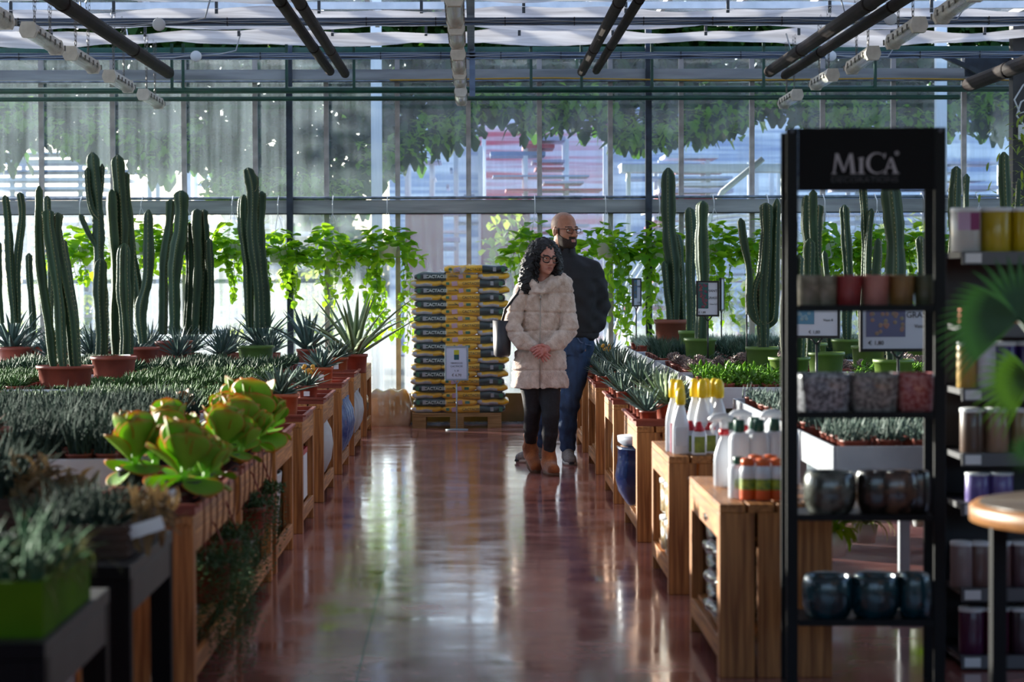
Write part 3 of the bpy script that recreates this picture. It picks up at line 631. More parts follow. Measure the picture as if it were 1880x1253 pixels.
cactus('cactus clump with one very tall ribbed stem in the second terracotta pot', xz(210, 17.3), 17.3, LT, .165, .16, terra,
       [([(188, 648), (188, 560), (190, 472)], 24, -.05), ([(213, 648), (212, 500), (211, 346)], 19, .02), ([(224, 648), (226, 500), (224, 400), (223, 283)], 22, .07), ([(233, 648), (232, 560), (231, 444)], 24, -.06), ([(240, 640), (242, 500), (240, 390), (237, 315)], 15, .1)])
cactus('forked cactus with a spiny yellow tip in a small terracotta pot', xz(266, 19.8), 19.8, LT, .125, .15, terra,
       [([(264, 628), (263, 560), (272, 500), (277, 383)], 19, -.02), ([(262, 628), (256, 540), (244, 470), (238, 392)], 17, .03)])
cactus('dense cluster of tall dark cactus columns in a terracotta pot at the left', xz(320, 20.6), 20.6, LT, .165, .18, terra,
       [([(300, 612), (302, 500), (314, 420), (314, 365)], 18, 0), ([(322, 612), (325, 500), (333, 420), (336, 348)], 24, -.06), ([(345, 612), (350, 500), (354, 410), (352, 440)], 16, .05), ([(358, 612), (362, 500), (364, 430), (365, 382)], 19, 0), ([(372, 612), (375, 500), (378, 430), (379, 383)], 15, .06), ([(384, 612), (386, 500), (388, 436)], 13, .02)])
cactus('dark branching candelabra cactus rising highest at the left', xz(192, 21.2), 21.2, LT, .15, .15, terra,
       [([(190, 640), (190, 560), (186, 460), (180, 380), (176, 278)], 20, 0), ([(186, 400), (172, 385), (166, 350), (166, 306)], 11, -.02), ([(184, 370), (190, 345), (190, 299)], 9, .02), ([(186, 460), (168, 430), (156, 400), (157, 392)], 12, 0)])
cactus('tall twin cactus with a small side arm at the centre left', xz(470, 20.4), 20.4, LT, .16, .14, green_pot,
       [([(460, 600), (456, 500), (452, 430), (450, 356)], 18, 0), ([(478, 600), (474, 500), (466, 420), (464, 350), (458, 307)], 21, -.05), ([(490, 600), (486, 500), (481, 420), (480, 350)], 19, .04), ([(466, 352), (474, 345), (476, 322)], 8, -.05)])
cactus('pair of cactus columns at the far left edge of the picture', xz(30, 20.3), 20.3, LT, .15, .14, terra,
       [([(28, 590), (24, 500), (18, 430), (13, 356)], 14, 0), ([(36, 590), (38, 480), (43, 400), (41, 351)], 13, .03), ([(6, 590), (3, 520), (0, 440)], 12, -.03)])
cactus('thin tapering cactus behind the nearest terracotta pot', xz(60, 21.2), 21.2, LT, .1, .12, terra, [([(62, 620), (60, 540), (59, 462)], 12, 0), ([(95, 620), (95, 500), (93, 357)], 12, .05)])
# right side
cactus('tall cactus with bent side stems in the brown pot beside the glass', xz(1232, 20.9), 20.9, RT + .02, .145, .24, M('brown_pot', '8a4a34', .55, 0, '74402e', 6),
       [([(1238, 590), (1236, 500), (1231, 420), (1226, 309)], 26, 0), ([(1254, 590), (1250, 520), (1246, 470), (1241, 430)], 17, .05), ([(1230, 590), (1224, 540), (1222, 480)], 12, -.05)])
cactus('single slim cactus column in a green pot left of the row', xz(1265, 19.8), 19.8, RT, .085, .19, green_pot, [([(1270, 620), (1268, 520), (1271, 450), (1264, 382)], 20, 0)])
cactus('straight cactus column in a green pot right of the slim one', xz(1286, 18.4), 18.4, RT, .125, .165, green_pot, [([(1288, 630), (1291, 520), (1292, 440), (1290, 370)], 24, 0)])
cactus('candelabra cactus with a long left arm in a green pot', xz(1400, 16.5), 16.5, RT, .115, .155, green_pot,
       [([(1403, 645), (1404, 520), (1406, 440), (1409, 374)], 24, 0), ([(1398, 600), (1378, 570), (1374, 500), (1366, 450), (1362, 402)], 15, -.02), ([(1404, 600), (1420, 580), (1426, 500), (1428, 366)], 18, .02), ([(1392, 590), (1388, 540), (1398, 500)], 10, -.03)])
cactus('thick cactus column in the green pot nearest the display stand', xz(1450, 14.9), 14.9, RT, .13, .14, green_pot, [([(1446, 670), (1447, 560), (1450, 460), (1452, 360)], 24, 0), ([(1470, 670), (1470, 560), (1470, 470)], 16, .03)])
rt = [(1490, 17.5, [([(1490, 640), (1490, 500), (1484, 420), (1481, 360)], 17, 0), ([(1500, 640), (1502, 500), (1504, 420), (1502, 378)], 17, -.03)], 'twin cactus seen through the left of the display stand'),
      (1518, 15.5, [([(1490, 660), (1490, 560), (1488, 440)], 20, 0), ([(1502, 660), (1498, 500), (1496, 350)], 16, .05)], 'leaning cactus beside the left post of the display stand'),
      (1556, 18.5, [([(1558, 640), (1557, 520), (1554, 378)], 18, 0), ([(1524, 640), (1521, 560), (1516, 462)], 10, .04)], 'slim cactus seen through the middle of the display stand'),
      (1596, 16.8, [([(1594, 650), (1596, 520), (1602, 385)], 14, 0), ([(1584, 650), (1590, 500), (1587, 340)], 15, .04), ([(1606, 650), (1610, 520), (1612, 440)], 18, -.03)], 'many-stemmed cactus seen through the display stand'),
      (1642, 14.2, [([(1644, 680), (1645, 560), (1643, 460), (1636, 340)], 36, 0)], 'thickest ribbed cactus seen through the display stand'),
      (1694, 18.0, [([(1694, 640), (1694, 540), (1692, 436)], 17, 0)], 'short cactus seen beside the right post of the display stand'),
      (1762, 15.0, [([(1760, 660), (1758, 520), (1757, 400), (1757, 308)], 21, 0), ([(1752, 660), (1750, 480), (1752, 368)], 16, .04)], 'knobbly tipped cactus right of the display stand'),
      (1778, 18.2, [([(1779, 640), (1778, 480), (1778, 322)], 10, 0)], 'thinnest cactus right of the display stand'),
      (1850, 14.5, [([(1848, 680), (1848, 480), (1848, 282)], 20, 0)], 'tall cactus above the yellow jars'), (1874, 16.5, [([(1876, 680), (1874, 480), (1872, 332)], 11, 0)], 'cactus at the right edge of the picture')]
for (px, Y, st, lab) in rt: cactus(lab, xz(px, Y), Y, RT, .12, .15, green_pot, st)
# ---- rosettes
def rosette(kind, seed):
    r = random.Random(seed); b = MB()
    if kind == 'grass':                                  # upright grey green blades
        for i in range(26): b.blade((r.uniform(-.035, .035), r.uniform(-.035, .035), .02), r.uniform(0, 6.3), r.uniform(1.0, 1.5), r.uniform(.10, .165), .013, r.uniform(.1, .5), 3, 'spike', .4, .3)
    elif kind == 'tuft':
        for i in range(22): a = i * 2.4; b.blade((.01 * math.cos(a), .01 * math.sin(a), .02), a, 1.35 - i * .05, r.uniform(.05, .07), .019, -.3, 3, 'spike', .4, .35)
    elif kind == 'striped':
        for i in range(28): a = i * 2.4; b.blade((.008 * math.cos(a), .008 * math.sin(a), .025), a, 1.35 - i * .045, r.uniform(.055, .08), .019, .15 - r.random() * .5, 3, 'spike', .35, .4)
    elif kind == 'flat':
        for i in range(20): a = i * 2.4; b.blade((0, 0, .025 + .03 * (1 - i / 20)), a, 1.2 - i * .055, .03 + i * .0016, .024, -.2, 3, 'paddle', .3, .3)
    elif kind == 'leafy':
        for i in range(48): a = r.uniform(0, 6.3); b.blade((r.uniform(-.055, .055), r.uniform(-.055, .055), r.uniform(.01, .06)), a, r.uniform(.1, 1.3), r.uniform(.028, .048), .019, .4, 2, 'oval', .2, .1)
    elif kind == 'fine':
        for i in range(34): a = r.uniform(0, 6.3); b.blade((r.uniform(-.045, .045), r.uniform(-.045, .045), .02), a, r.uniform(.5, 1.5), r.uniform(.04, .075), .01, .3, 2, 'spike', .3, .3)
    b.mat(1); pot_mb(.048, .055, b, (0, 0, -.03), 10)
    return b
km = {'grass': M('grey_green_blade', '2a3c33', .75, 0, '1b2a23', 5, edge='36463c', spec=.2, rvar=.25), 'tuft': M('soft_green_rosette', '354c24', .6, 0, '22381c', 6, edge='46662f', spec=.2, rvar=.25),
      'striped': M('dark_striped_rosette', '1a2e1e', .6, 0, '263e26', 40, edge='304a30', spec=.2, rvar=.25), 'flat': M('purple_grey_rosette', '6d5a5c', .5, 0, '55695a', 5, edge='9a7a70', spec=.2, rvar=.35),
      'leafy': M('bright_leafy_green', '4c7a1e', .4, 0, '3a641c', 6, edge='6d9a30', spec=.2, rvar=.2, trans=.25, tcol='8fc030'), 'fine': M('blue_grey_fine_leaf', '4a5f5a', .5, 0, '3a5040', 6, edge='586a60', spec=.2, rvar=.25)}
km['haworthia'] = M('dark_haworthia_leaf', '223a2e', .4, 0, '2f4c36', 30, edge='3c523f', spec=.2, rvar=.25)
km['pale'] = M('pale_blue_green_leaf', '7c9a8c', .5, 0, '5f7f74', 6, edge='a8b8a0', spec=.2, rvar=.25)
for k_ in ('brown',): km[k_] = M('brown_red_leaf', '6a3a2e', .5, 0, '4e5a34', 5, rvar=.3)
def patch(nm, kind, matk, x0, x1fn, y0, y1, step, z, label, cat, group, sc, seed, pot=terra, maxn=300, skip=()):
    r = random.Random(seed); ms = [rosette(kind, seed + i).mesh(nm, [km[matk], pot]) for i in range(3)]
    pts = []; y = y0
    while y <= y1:
        x = x0; xe = x1fn(y)
        while (x <= xe if xe > x0 else x >= xe):
            if not any((x - a) ** 2 + (y - b_) ** 2 < q * q for (a, b_, q) in skip): pts.append((x + r.uniform(-.015, .015), y + r.uniform(-.015, .015)))
            x += step if xe > x0 else -step
        y += step
    pts = pts[:maxn]
    for (x, y) in pts:
        low = .35 if any(abs(x - a) < q * .95 and b_ - 1.5 < y < b_ for (a, b_, q) in skip) else 1
        o = newobj(nm, ms[r.randrange(3)], (x, y, z + .03), r.uniform(0, 6.3), (sc * r.uniform(.85, 1.15),) * 2 + (sc * low * r.uniform(.85, 1.1),)); tag(o, label, cat, group)
    return len(pts)
Lpots = [(xz(121, 16), 16, .25), (xz(210, 17.3), 17.3, .23), (xz(266, 19.8), 19.8, .19), (xz(320, 20.6), 20.6, .26), (xz(470, 20.4), 20.4, .25), (xz(192, 21.2), 21.2, .22), (xz(30, 20.3), 20.3, .22)]
Rpots = [(xz(1232, 20.9), 20.9, .22), (xz(1265, 19.8), 19.8, .15), (xz(1286, 18.4), 18.4, .18), (xz(1400, 16.5), 16.5, .18), (xz(1450, 14.9), 14.9, .2)] + [(xz(q[0], q[1]), q[1], .18) for q in rt]
le = lambda y: -.2 * y - .15
re_ = lambda y: min(.2275 * y + .15, 5.4)
zl, zr = LT - .035, RT - .035
cnt = 0
cnt += patch('grassy_succulent', 'grass', 'grass', -1.48, le, 9.75, 12.5, .125, zl, 'small grey-green grassy succulent crowded on the nearest left table', 'succulent', 'grassy succulents on the nearest left table', 1.15, 11)
cnt += patch('green_rosette', 'tuft', 'tuft', -1.48, le, 12.9, 15.2, .125, zl, 'small soft green rosette crowded on the second left table', 'succulent', 'green rosettes on the second left table', 1.0, 21, skip=Lpots)
cnt += patch('spiky_rosette', 'striped', 'tuft', -1.48, le, 15.65, 17.5, .135, zl, 'small green spiky rosette crowded on the third left table', 'succulent', 'spiky rosettes on the third left table', 1.1, 31, skip=Lpots)
cnt += patch('dark_rosette', 'striped', 'striped', -1.48, le, 17.95, 19.8, .15, zl, 'small dark spiky rosette crowded on the fourth left table', 'succulent', 'dark rosettes on the fourth left table', 1.35, 41, skip=Lpots)
cnt += patch('blue_grey_succulent', 'fine', 'fine', 1.45, re_, 9.15, 12.4, .14, zr, 'low blue-grey succulent crowded on the nearest right table', 'succulent', 'blue-grey succulents on the nearest right table', 1.15, 51)
cnt += patch('leafy_succulent', 'leafy', 'leafy', 1.45, re_, 13.85, 15.4, .13, zr, 'bright green leafy succulent crowded on the second right table', 'succulent', 'leafy succulents on the second right table', 1.2, 61, skip=Rpots)
cnt += patch('purple_rosette', 'flat', 'flat', 1.45, re_, 15.95, 17.6, .125, zr, 'low purple-brown rosette crowded on the third right table', 'succulent', 'purple rosettes on the third right table', 1.1, 71, skip=Rpots)
cnt += patch('haworthia', 'grass', 'haworthia', 1.45, re_, 18.15, 19.8, .14, zr, 'dark upright haworthia crowded on the fourth right table', 'succulent', 'dark haworthias on the fourth right table', 1.0, 81, skip=Rpots)
cnt += patch('pale_succulent', 'fine', 'pale', 1.45, re_, 20.2, 21.5, .16, zr + .03, 'pale blue-green succulent crowded on the farthest right table', 'succulent', 'pale succulents on the farthest right table', 1.3, 91, skip=Rpots)
# ---- larger spiky rosettes
agave_m = M('blue_green_agave', '35504a', .4, 0, '46625a', 5, edge='54685e', rvar=.15); aloe_m = M('dark_aloe_leaf', '2c4234', .35, 0, '48604c', 60, edge='56695a', rvar=.12); aloe_g = M('mid_green_aloe_leaf', '5a7a40', .4, 0, '3d5c30', 40, edge='a8b488', rvar=.1)
def spiky(n, L, w, seed, el0=1.45, el1=.1, curl=.3, dz=.0):
    r = random.Random(seed); b = MB()
    for i in range(n):
        t = i / n; a = i * 2.4 + r.uniform(-.2, .2)
        b.blade((.012 * math.cos(a), .012 * math.sin(a), dz + .02 * (1 - t)), a, el0 + (el1 - el0) * t, L * r.uniform(.8, 1.1) * (.75 + .25 * min(1, t * 2)), w, curl * r.uniform(.2, 1.3), 6, 'spike', .35, .22)
    return b
ag = [spiky(34, .30, .028, 5 + i, 1.5, .35, .35).mesh('agave_leaves', agave_m) for i in range(3)]
r_ = random.Random(3)
n_ag = 0
for y in (20.25, 20.7, 21.15):
    x = -1.75
    while x > le(y):
        if not any((x - a) ** 2 + (y - b_) ** 2 < (q * .75) ** 2 for (a, b_, q) in Lpots):
            o = newobj('agave', ag[n_ag % 3], (x, y, LT + .06), r_.uniform(0, 6), r_.uniform(.85, 1.2)); tag(o, 'blue-green agave with narrow leaves standing on the farthest left table', 'agave', 'agaves on the farthest left table')
            MB().lathe([(.06, -.09), (.075, 0), (.0001, 0)], 14).build('pot', terra, o); n_ag += 1
        x -= .36
def potted(name, label, cat, x, y, z, potr, poth, leaves, lmat, potmat=terra, group=None, sq=0, tagm=None, flower=None):
    t = thing(name, label, cat, (x, y, z), 0, group)
    pot_mb(potr, poth, n=28, sq=sq).build('pot', potmat, t)
    MB().lathe([(potr * .92, poth * .88), (.0001, poth * .9)], 20, close=False).build('soil', soil, t)
    o = leaves.build('leaves', lmat, t); o.location = (0, 0, poth * .88)
    if tagm: MB().box(-.018, .018, -potr - .003, -potr + .0, poth * .3, poth * .62).build('price_label', white_pl, t, smooth=False)
    if flower:
        f = MB(); f.tube([(0, 0, poth), (.01, -.03, poth + .1)], .003, 5)
        for i in range(9): f.ball((.01 + .03 * math.cos(i * 2.4), -.05, poth + .1 + .02 * math.sin(i * 1.7)), .013, 7, 5)
        f.build('flower', M('orange_yellow_flower', 'e0a030', .5), t)
    return t
ztr = CT + .007
# right crate rosettes
k = 0
desc = ['dark aloe rosette', 'white-banded dark haworthia', 'grey-green aloe']
pos = ['at its near end', 'in its middle', 'at its far end']
for ci in (2, 3, 4, 5):
    a, b_ = RC[ci]
    for j, f_ in enumerate((.2, .5, .8)):
        lv = spiky(34 if ci > 2 else 30, .19 if ci != 5 else .21, .034, 300 + ci * 5 + j, 1.45, .15, .25 if (j + ci) % 2 else -.25)
        potted('potted_aloe', '%s in a terracotta pot on the %s right crate, %s' % (desc[(ci + j) % 3] if ci > 2 else 'green aloe rosette', ordn[ci], pos[j]), 'aloe', 1.0, a + (b_ - a) * f_, ztr, .07, .10, lv, aloe_m if ci > 2 else aloe_g, tagm=True, flower=(ci == 5 and j == 0), group='potted rosettes on the right crates')
for ci in (2, 3, 4, 5):
    a, b_ = RC[ci]
    for j, f_ in enumerate((.1, .37, .65, .9)):
        for X, side, L_ in ((.885, 'aisle-side', .13), (1.12, 'rear-side', .15)):
            potted('potted_aloe', 'small spiky rosette, %s row of the %s right crate, %s' % (side, ordn[ci], ('first', 'second', 'third', 'fourth')[j] + ' from the camera'), 'aloe', X, a + (b_ - a) * f_, ztr, .045, .07, spiky(24, L_, .024, 400 + ci * 9 + j * 2 + int(X), 1.45, .2, .15 if j % 2 else -.2), aloe_m if (ci + j) % 2 else agave_m, group='small rosettes on the right crates')
# left crate rosettes (third to eighth crate)
potted('potted_aloe', 'low spiky rosette in terracotta tray just past the flapjack plants', 'aloe', -1.06, 11.35, ztr, .06, .08, spiky(30, .11, .02, 501, 1.4, .2, .1), km['striped'])
potted('potted_aloe', 'small striped aloe at the far end of the third left crate', 'aloe', -1.12, 11.8, ztr, .05, .07, spiky(28, .10, .02, 502, 1.4, .2, .1), km['striped'])
for (y, x, s_, sd, lab, pm, mm, fl, sq) in ((13.0, -1.04, .20, 510, 'broad spotted aloe in a square orange pot on the fourth left crate', .10, aloe_m, False, .8), (13.35, -1.16, .14, 511, 'dark rosette behind the square orange pot', .06, aloe_m, False, 0),
                                    (14.8, -1.02, .15, 512, 'flowering dark rosette with a white label on the fifth left crate', .065, aloe_m, True, 0), (15.2, -1.12, .13, 513, 'dark rosette at the far end of the fifth left crate', .06, aloe_m, False, 0),
                                    (16.7, -1.05, .2, 514, 'pale-edged agave in orange pot on the sixth left crate', .08, agave_m, False, .6), (17.1, -1.1, .16, 515, 'small agave at the far end of the sixth left crate', .06, agave_m, False, 0),
                                    (18.7, -1.06, .19, 516, 'arching aloe in an orange pot on the seventh left crate', .09, aloe_m, False, .6)):
    potted('potted_aloe', lab, 'aloe', x, y, ztr, pm, .13 if sq else .09, spiky(34, s_, .04 if s_ > .18 else .028, sd, 1.4, .1, .15), mm, sq=sq, tagm=True, flower=fl, potmat=M('orange_terracotta', 'b2603c', .55, 0, 'a05230', 6) if sq else terra)
# tall upright aloes at the end of the left tables
for (px, Y, L_, sd, lab) in ((652, 19.0, .64, 601, 'large upright aloe with pale-edged leaves rising beside the aisle'), (566, 20.2, .45, 602, 'upright aloe with long straight leaves left of the large one'), (480, 20.9, .4, 603, 'upright aloe behind the twin cactus'), (25, 20.6, .42, 604, 'tall grey aloe at the far left back')):
    X = xz(px, Y); X = X
    potted('tall_aloe', lab, 'aloe', X, Y, CT if X > -1.3 else LT - .03, .1, .15, spiky(24, L_, .066, sd, 1.5, .45, .45), aloe_g if px == 652 else agave_m)
# ---- flapjack succulents
flap_m = M('flapjack_leaf', 'a6d84a', .5, 0, '86bc40', 5, edge='e0401c', rvar=.06, trans=.5)
def flapjack(n, L, seed):
    r = random.Random(seed); b = MB()
    b.tube([(0, 0, -.01), (0, 0, .07)], .012, 8)
    for i in range(n):
        t = i / n; a = (i % 2) * PI + (i // 2) * PI / 2 * 1.08 + r.uniform(-.25, .25)
        b.paddle((.012 * math.cos(a), .012 * math.sin(a), .01 + .07 * (1 - t)), a, (1.42 - .85 * t if i < n - 3 else r.uniform(-.5, .1)) + r.uniform(-.12, .12), L * (.75 + .3 * math.sin(PI * min(1, t * .8 + .15))) * r.uniform(.85, 1.1), L * 1.02, -.15 if t < .6 else .3, r.uniform(-.35, .35))
    return b
for (px, py, Y, L_, sc_, lab) in ((338, 930, 7.98, .125, 1.0, 'flapjack succulent with round red-edged leaves nearest the camera'), (392, 905, 8.25, .085, .9, 'small flapjack succulent tucked behind the nearest one'), (296, 870, 8.55, .12, 1.0, 'red-tipped flapjack succulent on the nearest left crate, far end'),
                                  (408, 850, 9.15, .115, 1.0, 'bright flapjack succulent over the gap between first two crates'), (372, 830, 9.5, .11, 1.0, 'orange-edged flapjack succulent behind the bright one'), (448, 822, 9.75, .11, 1.0, 'flapjack succulent at the near end of the second left crate'),
                                  (418, 800, 10.2, .12, 1.1, 'flapjack succulent in the middle of the second left crate'), (500, 800, 10.35, .15, 1.15, 'largest flapjack succulent with broad green leaves'), (440, 780, 10.95, .14, 1.1, 'flapjack succulent farthest along the left crates')):
    X = xz(px, Y); X = min(max(X, -1.2), -.95) if Y < 12 else X
    if px in (296, 372): X = -1.2
    b = flapjack(13, L_ * 1.22, int(px)); b2 = flapjack(12, L_ * .8, int(px) + 1)
    t = potted('flapjack_plant', lab, 'succulent', X, Y, ztr, .065, .09, b, flap_m, potmat=M('black_nursery_pot', '181518', .5), group='flapjack succulents on the left crates')
    o = b2.build('side_shoot', flap_m, t, loc=(.06, .05, .07)); o.rotation_euler = (.1, .15, 1)
potted('potted_succulent_rosette', 'pale green open rosette with red tips on the left table edge', 'succulent', xz(232, 10.0), 10.0, LT - .03, .06, .07, flapjack(14, .085, 77), M('pale_rosette', '9fb880', .4, 0, '84a468', 5, edge='d08060', trans=.25))
potted('potted_flower', 'small orange-tipped succulent on the left table behind the flapjacks', 'succulent', xz(338, 12.2), 12.2, LT - .03, .05, .07, flapjack(12, .06, 78), M('orange_tip_leaf', 'a86a3c', .5, 0, '7a8a3a', 6, edge='d06030'))
# ---- hanging trailing plants in the first two left crates
trail_m = M('trailing_bead_leaf', '567848', .6, 0, '36582f', 6, rvar=.1, trans=.2)
def trailing(label, X, Y, ztop, r, n, Lm, seed):
    r *= 1.15
    t = thing('trailing_plant', label, 'plant', (X, Y, ztop), 0, 'trailing plants hanging from the left crates'); rr = random.Random(seed)
    pot_mb(.085, .13, n=20).build('pot', M('hanging_pot_red', '8c3f2c', .5), t).location = (0, 0, -.14)
    MB().tube([(-.08, 0, -.02), (-.03, 0, .12), (.0, 0, .15), (.03, 0, .12), (.08, 0, -.02)], .004, 6).tube([(0, -.08, -.02), (0, -.03, .12), (0, 0, .15)], .004, 6).build('hanger', MATS['hanging_pot_red'], t)
    b = MB()
    for i in range(n):
        a = rr.uniform(0, 6.3); q = rr.uniform(.3, 1); x, y = r * q * math.cos(a), r * q * math.sin(a); L = Lm * rr.uniform(.3, 1) * (.5 + .5 * q); z = .03 * (1 - q)
        ox, oy = x * 1.0, y * 1.0; m = int(L / .016); x, y = x * .5, y * .5
        for j in range(m):
            u = j / m; px_ = x + (ox - x) * min(1, u * 5) + .006 * math.sin(j + i); py_ = y + (oy - y) * min(1, u * 5) + .006 * math.cos(j * 1.3 + i); pz = z - L * u + .02 * (1 - (1 - min(1, u * 5)) ** 2)
            b.blade((px_, py_, pz), rr.uniform(0, 6.3), rr.uniform(-.8, .5), .017, .009, .2, 1, 'x', .2, .3)
    for i in range(260):
        a = rr.uniform(0, 6.3); q = math.sqrt(rr.random()); b.blade((r * q * math.cos(a), r * q * math.sin(a), .03 * (1 - q * q) + rr.uniform(-.02, .02)), rr.uniform(0, 6.3), rr.uniform(0, 1.3), .02, .012, .2, 1, 'x', .2, .3)
    b.build('foliage', trail_m, t); return t
trailing('bushy trailing plant hanging low in the nearest left crate', -.92, 8.3, .38, .17, 230, .52, 1)
trailing('trailing plant hanging at the far end of the nearest left crate', -.93, 8.75, .42, .14, 170, .45, 2)
trailing('trailing plant hanging in the near end of the second left crate', -.92, 9.7, .44, .13, 140, .38, 3)
trailing('short trailing plant hanging at the far end of the second left crate', -.93, 10.3, .44, .11, 90, .28, 4)
# ---- pothos baskets along the glass
poth_m = M('pothos_leaf', '3f7a22', .35, 0, '5c962a', 5, rvar=.1, trans=.55, tcol='b6e62e'); vine_m = M('pothos_vine', '6a8a3a', .5)
def pothos(label, px, py, Y, drop, seed, n=95, strands=7, spread=.2):
    rr = random.Random(seed); c = at(px, py, Y); t = thing('hanging_basket', label, 'hanging plant', (c.x, Y, c.z), 0, 'pothos baskets hanging along the glass wall')
    MB().lathe([(.055, -.13), (.07, -.12), (.09, 0), (.095, .005), (.088, .005), (.08, -.01), (.0001, -.012)], 22).build('pot', white_pl, t)
    top = 2.06 - c.z
    h = MB()
    for a in (0, 2.1, 4.2): h.tube([(.088 * math.cos(a), .088 * math.sin(a), 0), (.02 * math.cos(a), .02 * math.sin(a), .26), (0, 0, .30)], .0022, 4)
    h.tube([(0, 0, .30), (0, 0, top - .05), (0, .08, top - .01), (0, .12, top + .012), (0, .145, top + .012), (0, .165, top - .01), (0, .165, top - .03)], .004, 5)
    h.build('hanger', white_pl, t)
    b = MB(); v = MB()
    def leaf(p, a, el, s):
        b.blade(p, a, el, s * .95, s * .82, .6, 5, 'heart', .12, 0, twist=rr.uniform(-.5, .5))
    for i in range(n):
        a = rr.uniform(0, 6.3); q = math.sqrt(rr.random()); R_ = spread * q; z = .20 * (1 - q * q) * rr.uniform(.1, 1.1) - .16 * q * q
        leaf((R_ * math.cos(a), R_ * .7 * math.sin(a), z), a + rr.uniform(-.7, .7), rr.uniform(-.7, .7), rr.uniform(.08, .135))
    for i in range(strands):
        a = rr.uniform(0, 6.3); L = drop * rr.uniform(.45, 1); x, y, z = spread * .6 * math.cos(a), spread * .5 * math.sin(a), .0; pts = [(0, 0, 0), (x, y, .03)]; m = int(L / .055)
        for j in range(m):
            x += rr.uniform(-.02, .022); y += rr.uniform(-.01, .01); z -= .055; pts.append((x, y, z))
            leaf((x, y, z), rr.uniform(0, 6.3), rr.uniform(-1.3, .1), rr.uniform(.05, .1))
            if rr.random() < .6: leaf((x, y, z + .02), rr.uniform(0, 6.3), rr.uniform(-1.2, .2), rr.uniform(.05, .085))
        v.tube(pts, .003, 4)
    b.build('foliage', poth_m, t); v.build('vine', vine_m, t)
PB = [(150, 452, .35, 'pothos basket at the far left behind the nearest cactus'), (262, 440, .35, 'pothos basket showing between the left cactus stems'), (345, 440, .5, 'pothos basket behind the dense cactus cluster'), (428, 448, .55, 'pothos basket left of the tall twin cactus'),
      (512, 455, .55, 'pothos basket right of the tall twin cactus'), (612, 452, .6, 'full pothos basket in the middle of the left glass'), (712, 448, 1.0, 'pothos basket trailing longest beside the stacked bags'),
      (983, 450, .6, 'pothos basket behind the woman and the bald man'), (1113, 448, 1.0, 'pothos basket right beside the bald man'), (1212, 450, .95, 'pothos basket behind the brown-potted cactus'), (1312, 445, .8, 'pothos basket above the price signs'),
      (1412, 448, .8, 'pothos basket behind the candelabra cactus'), (1516, 450, .6, 'pothos basket seen through the left of the display stand'), (1612, 448, .7, 'pothos basket seen through the middle of the display stand'), (1700, 450, .7, 'pothos basket seen through the right of the display stand'), (1800, 440, .7, 'pothos basket behind the yellow jars')]
for i, (px, py, dr, lab) in enumerate(PB): pothos(lab, px, py, 21.81, dr, 700 + i * 3, n=125 if i != 5 else 170, strands=6 if dr < .5 else 10, spread=.25 if i not in (5, 6, 7, 8) else .30)
# climber beside the corner post
cl = thing('climbing_plant', 'yellowish leafy climber beside the dark corner post', 'plant', (4.75, 20.6, RT)); b = MB(); rr = random.Random(9)
for i in range(420):
    z = rr.uniform(.9, 2.1); x = rr.gauss(.0, .16) + (.1 if z > 1.4 else -.05); b.blade((x, rr.gauss(0, .12), z), rr.uniform(0, 6.3), rr.uniform(-1, .4), .09, .025, .5, 3, 'oval', .1, 0)
b.build('foliage', M('climber_leaf', '6d8432', .45, 0, '4f6a28', 6, trans=.4, tcol='a8b830'), cl); MB().tube([(0, 0, 0), (.04, 0, .9), (-.02, 0, 1.5), (.06, 0, 2.1)], .01, 6).build('stem', vine_m, cl); pot_mb(.12, .2).build('pot', terra, cl)

hook_m = M('brown_hook', '6a3020', .5)
hk0 = MB().tube([(-.02, 0, .04), (.0, 0, .05), (.012, 0, .04), (.014, 0, 0), (.012, .02, -.06), (.004, .05, -.12), (-.004, .05, -.14)], .0026, 6).mesh('pot_hook', hook_m)
for i in range(14):
    y = 7.85 + i * .2
    tag(newobj('pot_hook', hk0, (-.892, y, CT + .01), 0), 'brown plastic hook hanging along the edge of the nearest left trays', 'hook', 'brown hooks on the left tray edges')
# ================================================================ stacked potting-soil bags on a pallet
wood_p = M('pallet_wood', 'b08a5a', .7, 0, '8a6538', 8, (.6, 8, 8))
PX0, PX1, PY0, PY1 = -.545, .24, 21.28, 21.82
t = thing('pallet', 'wooden pallet under the stack of yellow and green bags', 'pallet', ((PX0 + PX1) / 2, PY0, 0)); pw = (PX1 - PX0) / 2
for x in (-pw, -.06, pw - .12):
    for y in (0, .22, .44): MB().box(x, x + .12, y, y + .1, .022, .10).build('block', wood_p, t, smooth=False)
for x in (-pw, -.06, pw - .12): MB().box(x, x + .12, 0, .54, 0, .021).build('bottom_board', wood_p, t, smooth=False)
for y in (0, .22, .44): MB().box(-pw, pw, y, y + .1, .101, .117).build('stringer_board', wood_p, t, smooth=False)
for i in range(5): MB().box(-pw, pw, .0 + i * .11, .09 + i * .11, .118, .135).build('top_board', wood_p, t, smooth=False)
bag_y = M('bag_yellow', 'efb612', .35, 0, 'dda208', 9, bump=.25, bscale=14, coat=.4); bag_g = M('bag_dark_green', '0f2e28', .3, 0, '0a231f', 9, bump=.25, bscale=14, coat=.4)
bag_l = M('bag_bright_green', '12603c', .35, coat=.3); bag_w = M('bag_white', 'c9c6c8', .4, 0, 'aca8ac', 12, bump=.2, coat=.4); bag_p = M('bag_pink_logo', 'c69aa4', .4)
def text_mesh(body, size, mat, bold=0.0, name='lettering'):
    o = text(body, size, (0, 0, 0), mat, rot=(0, 0, 0), bold=bold); me = o.data; bpy.data.objects.remove(o); return me
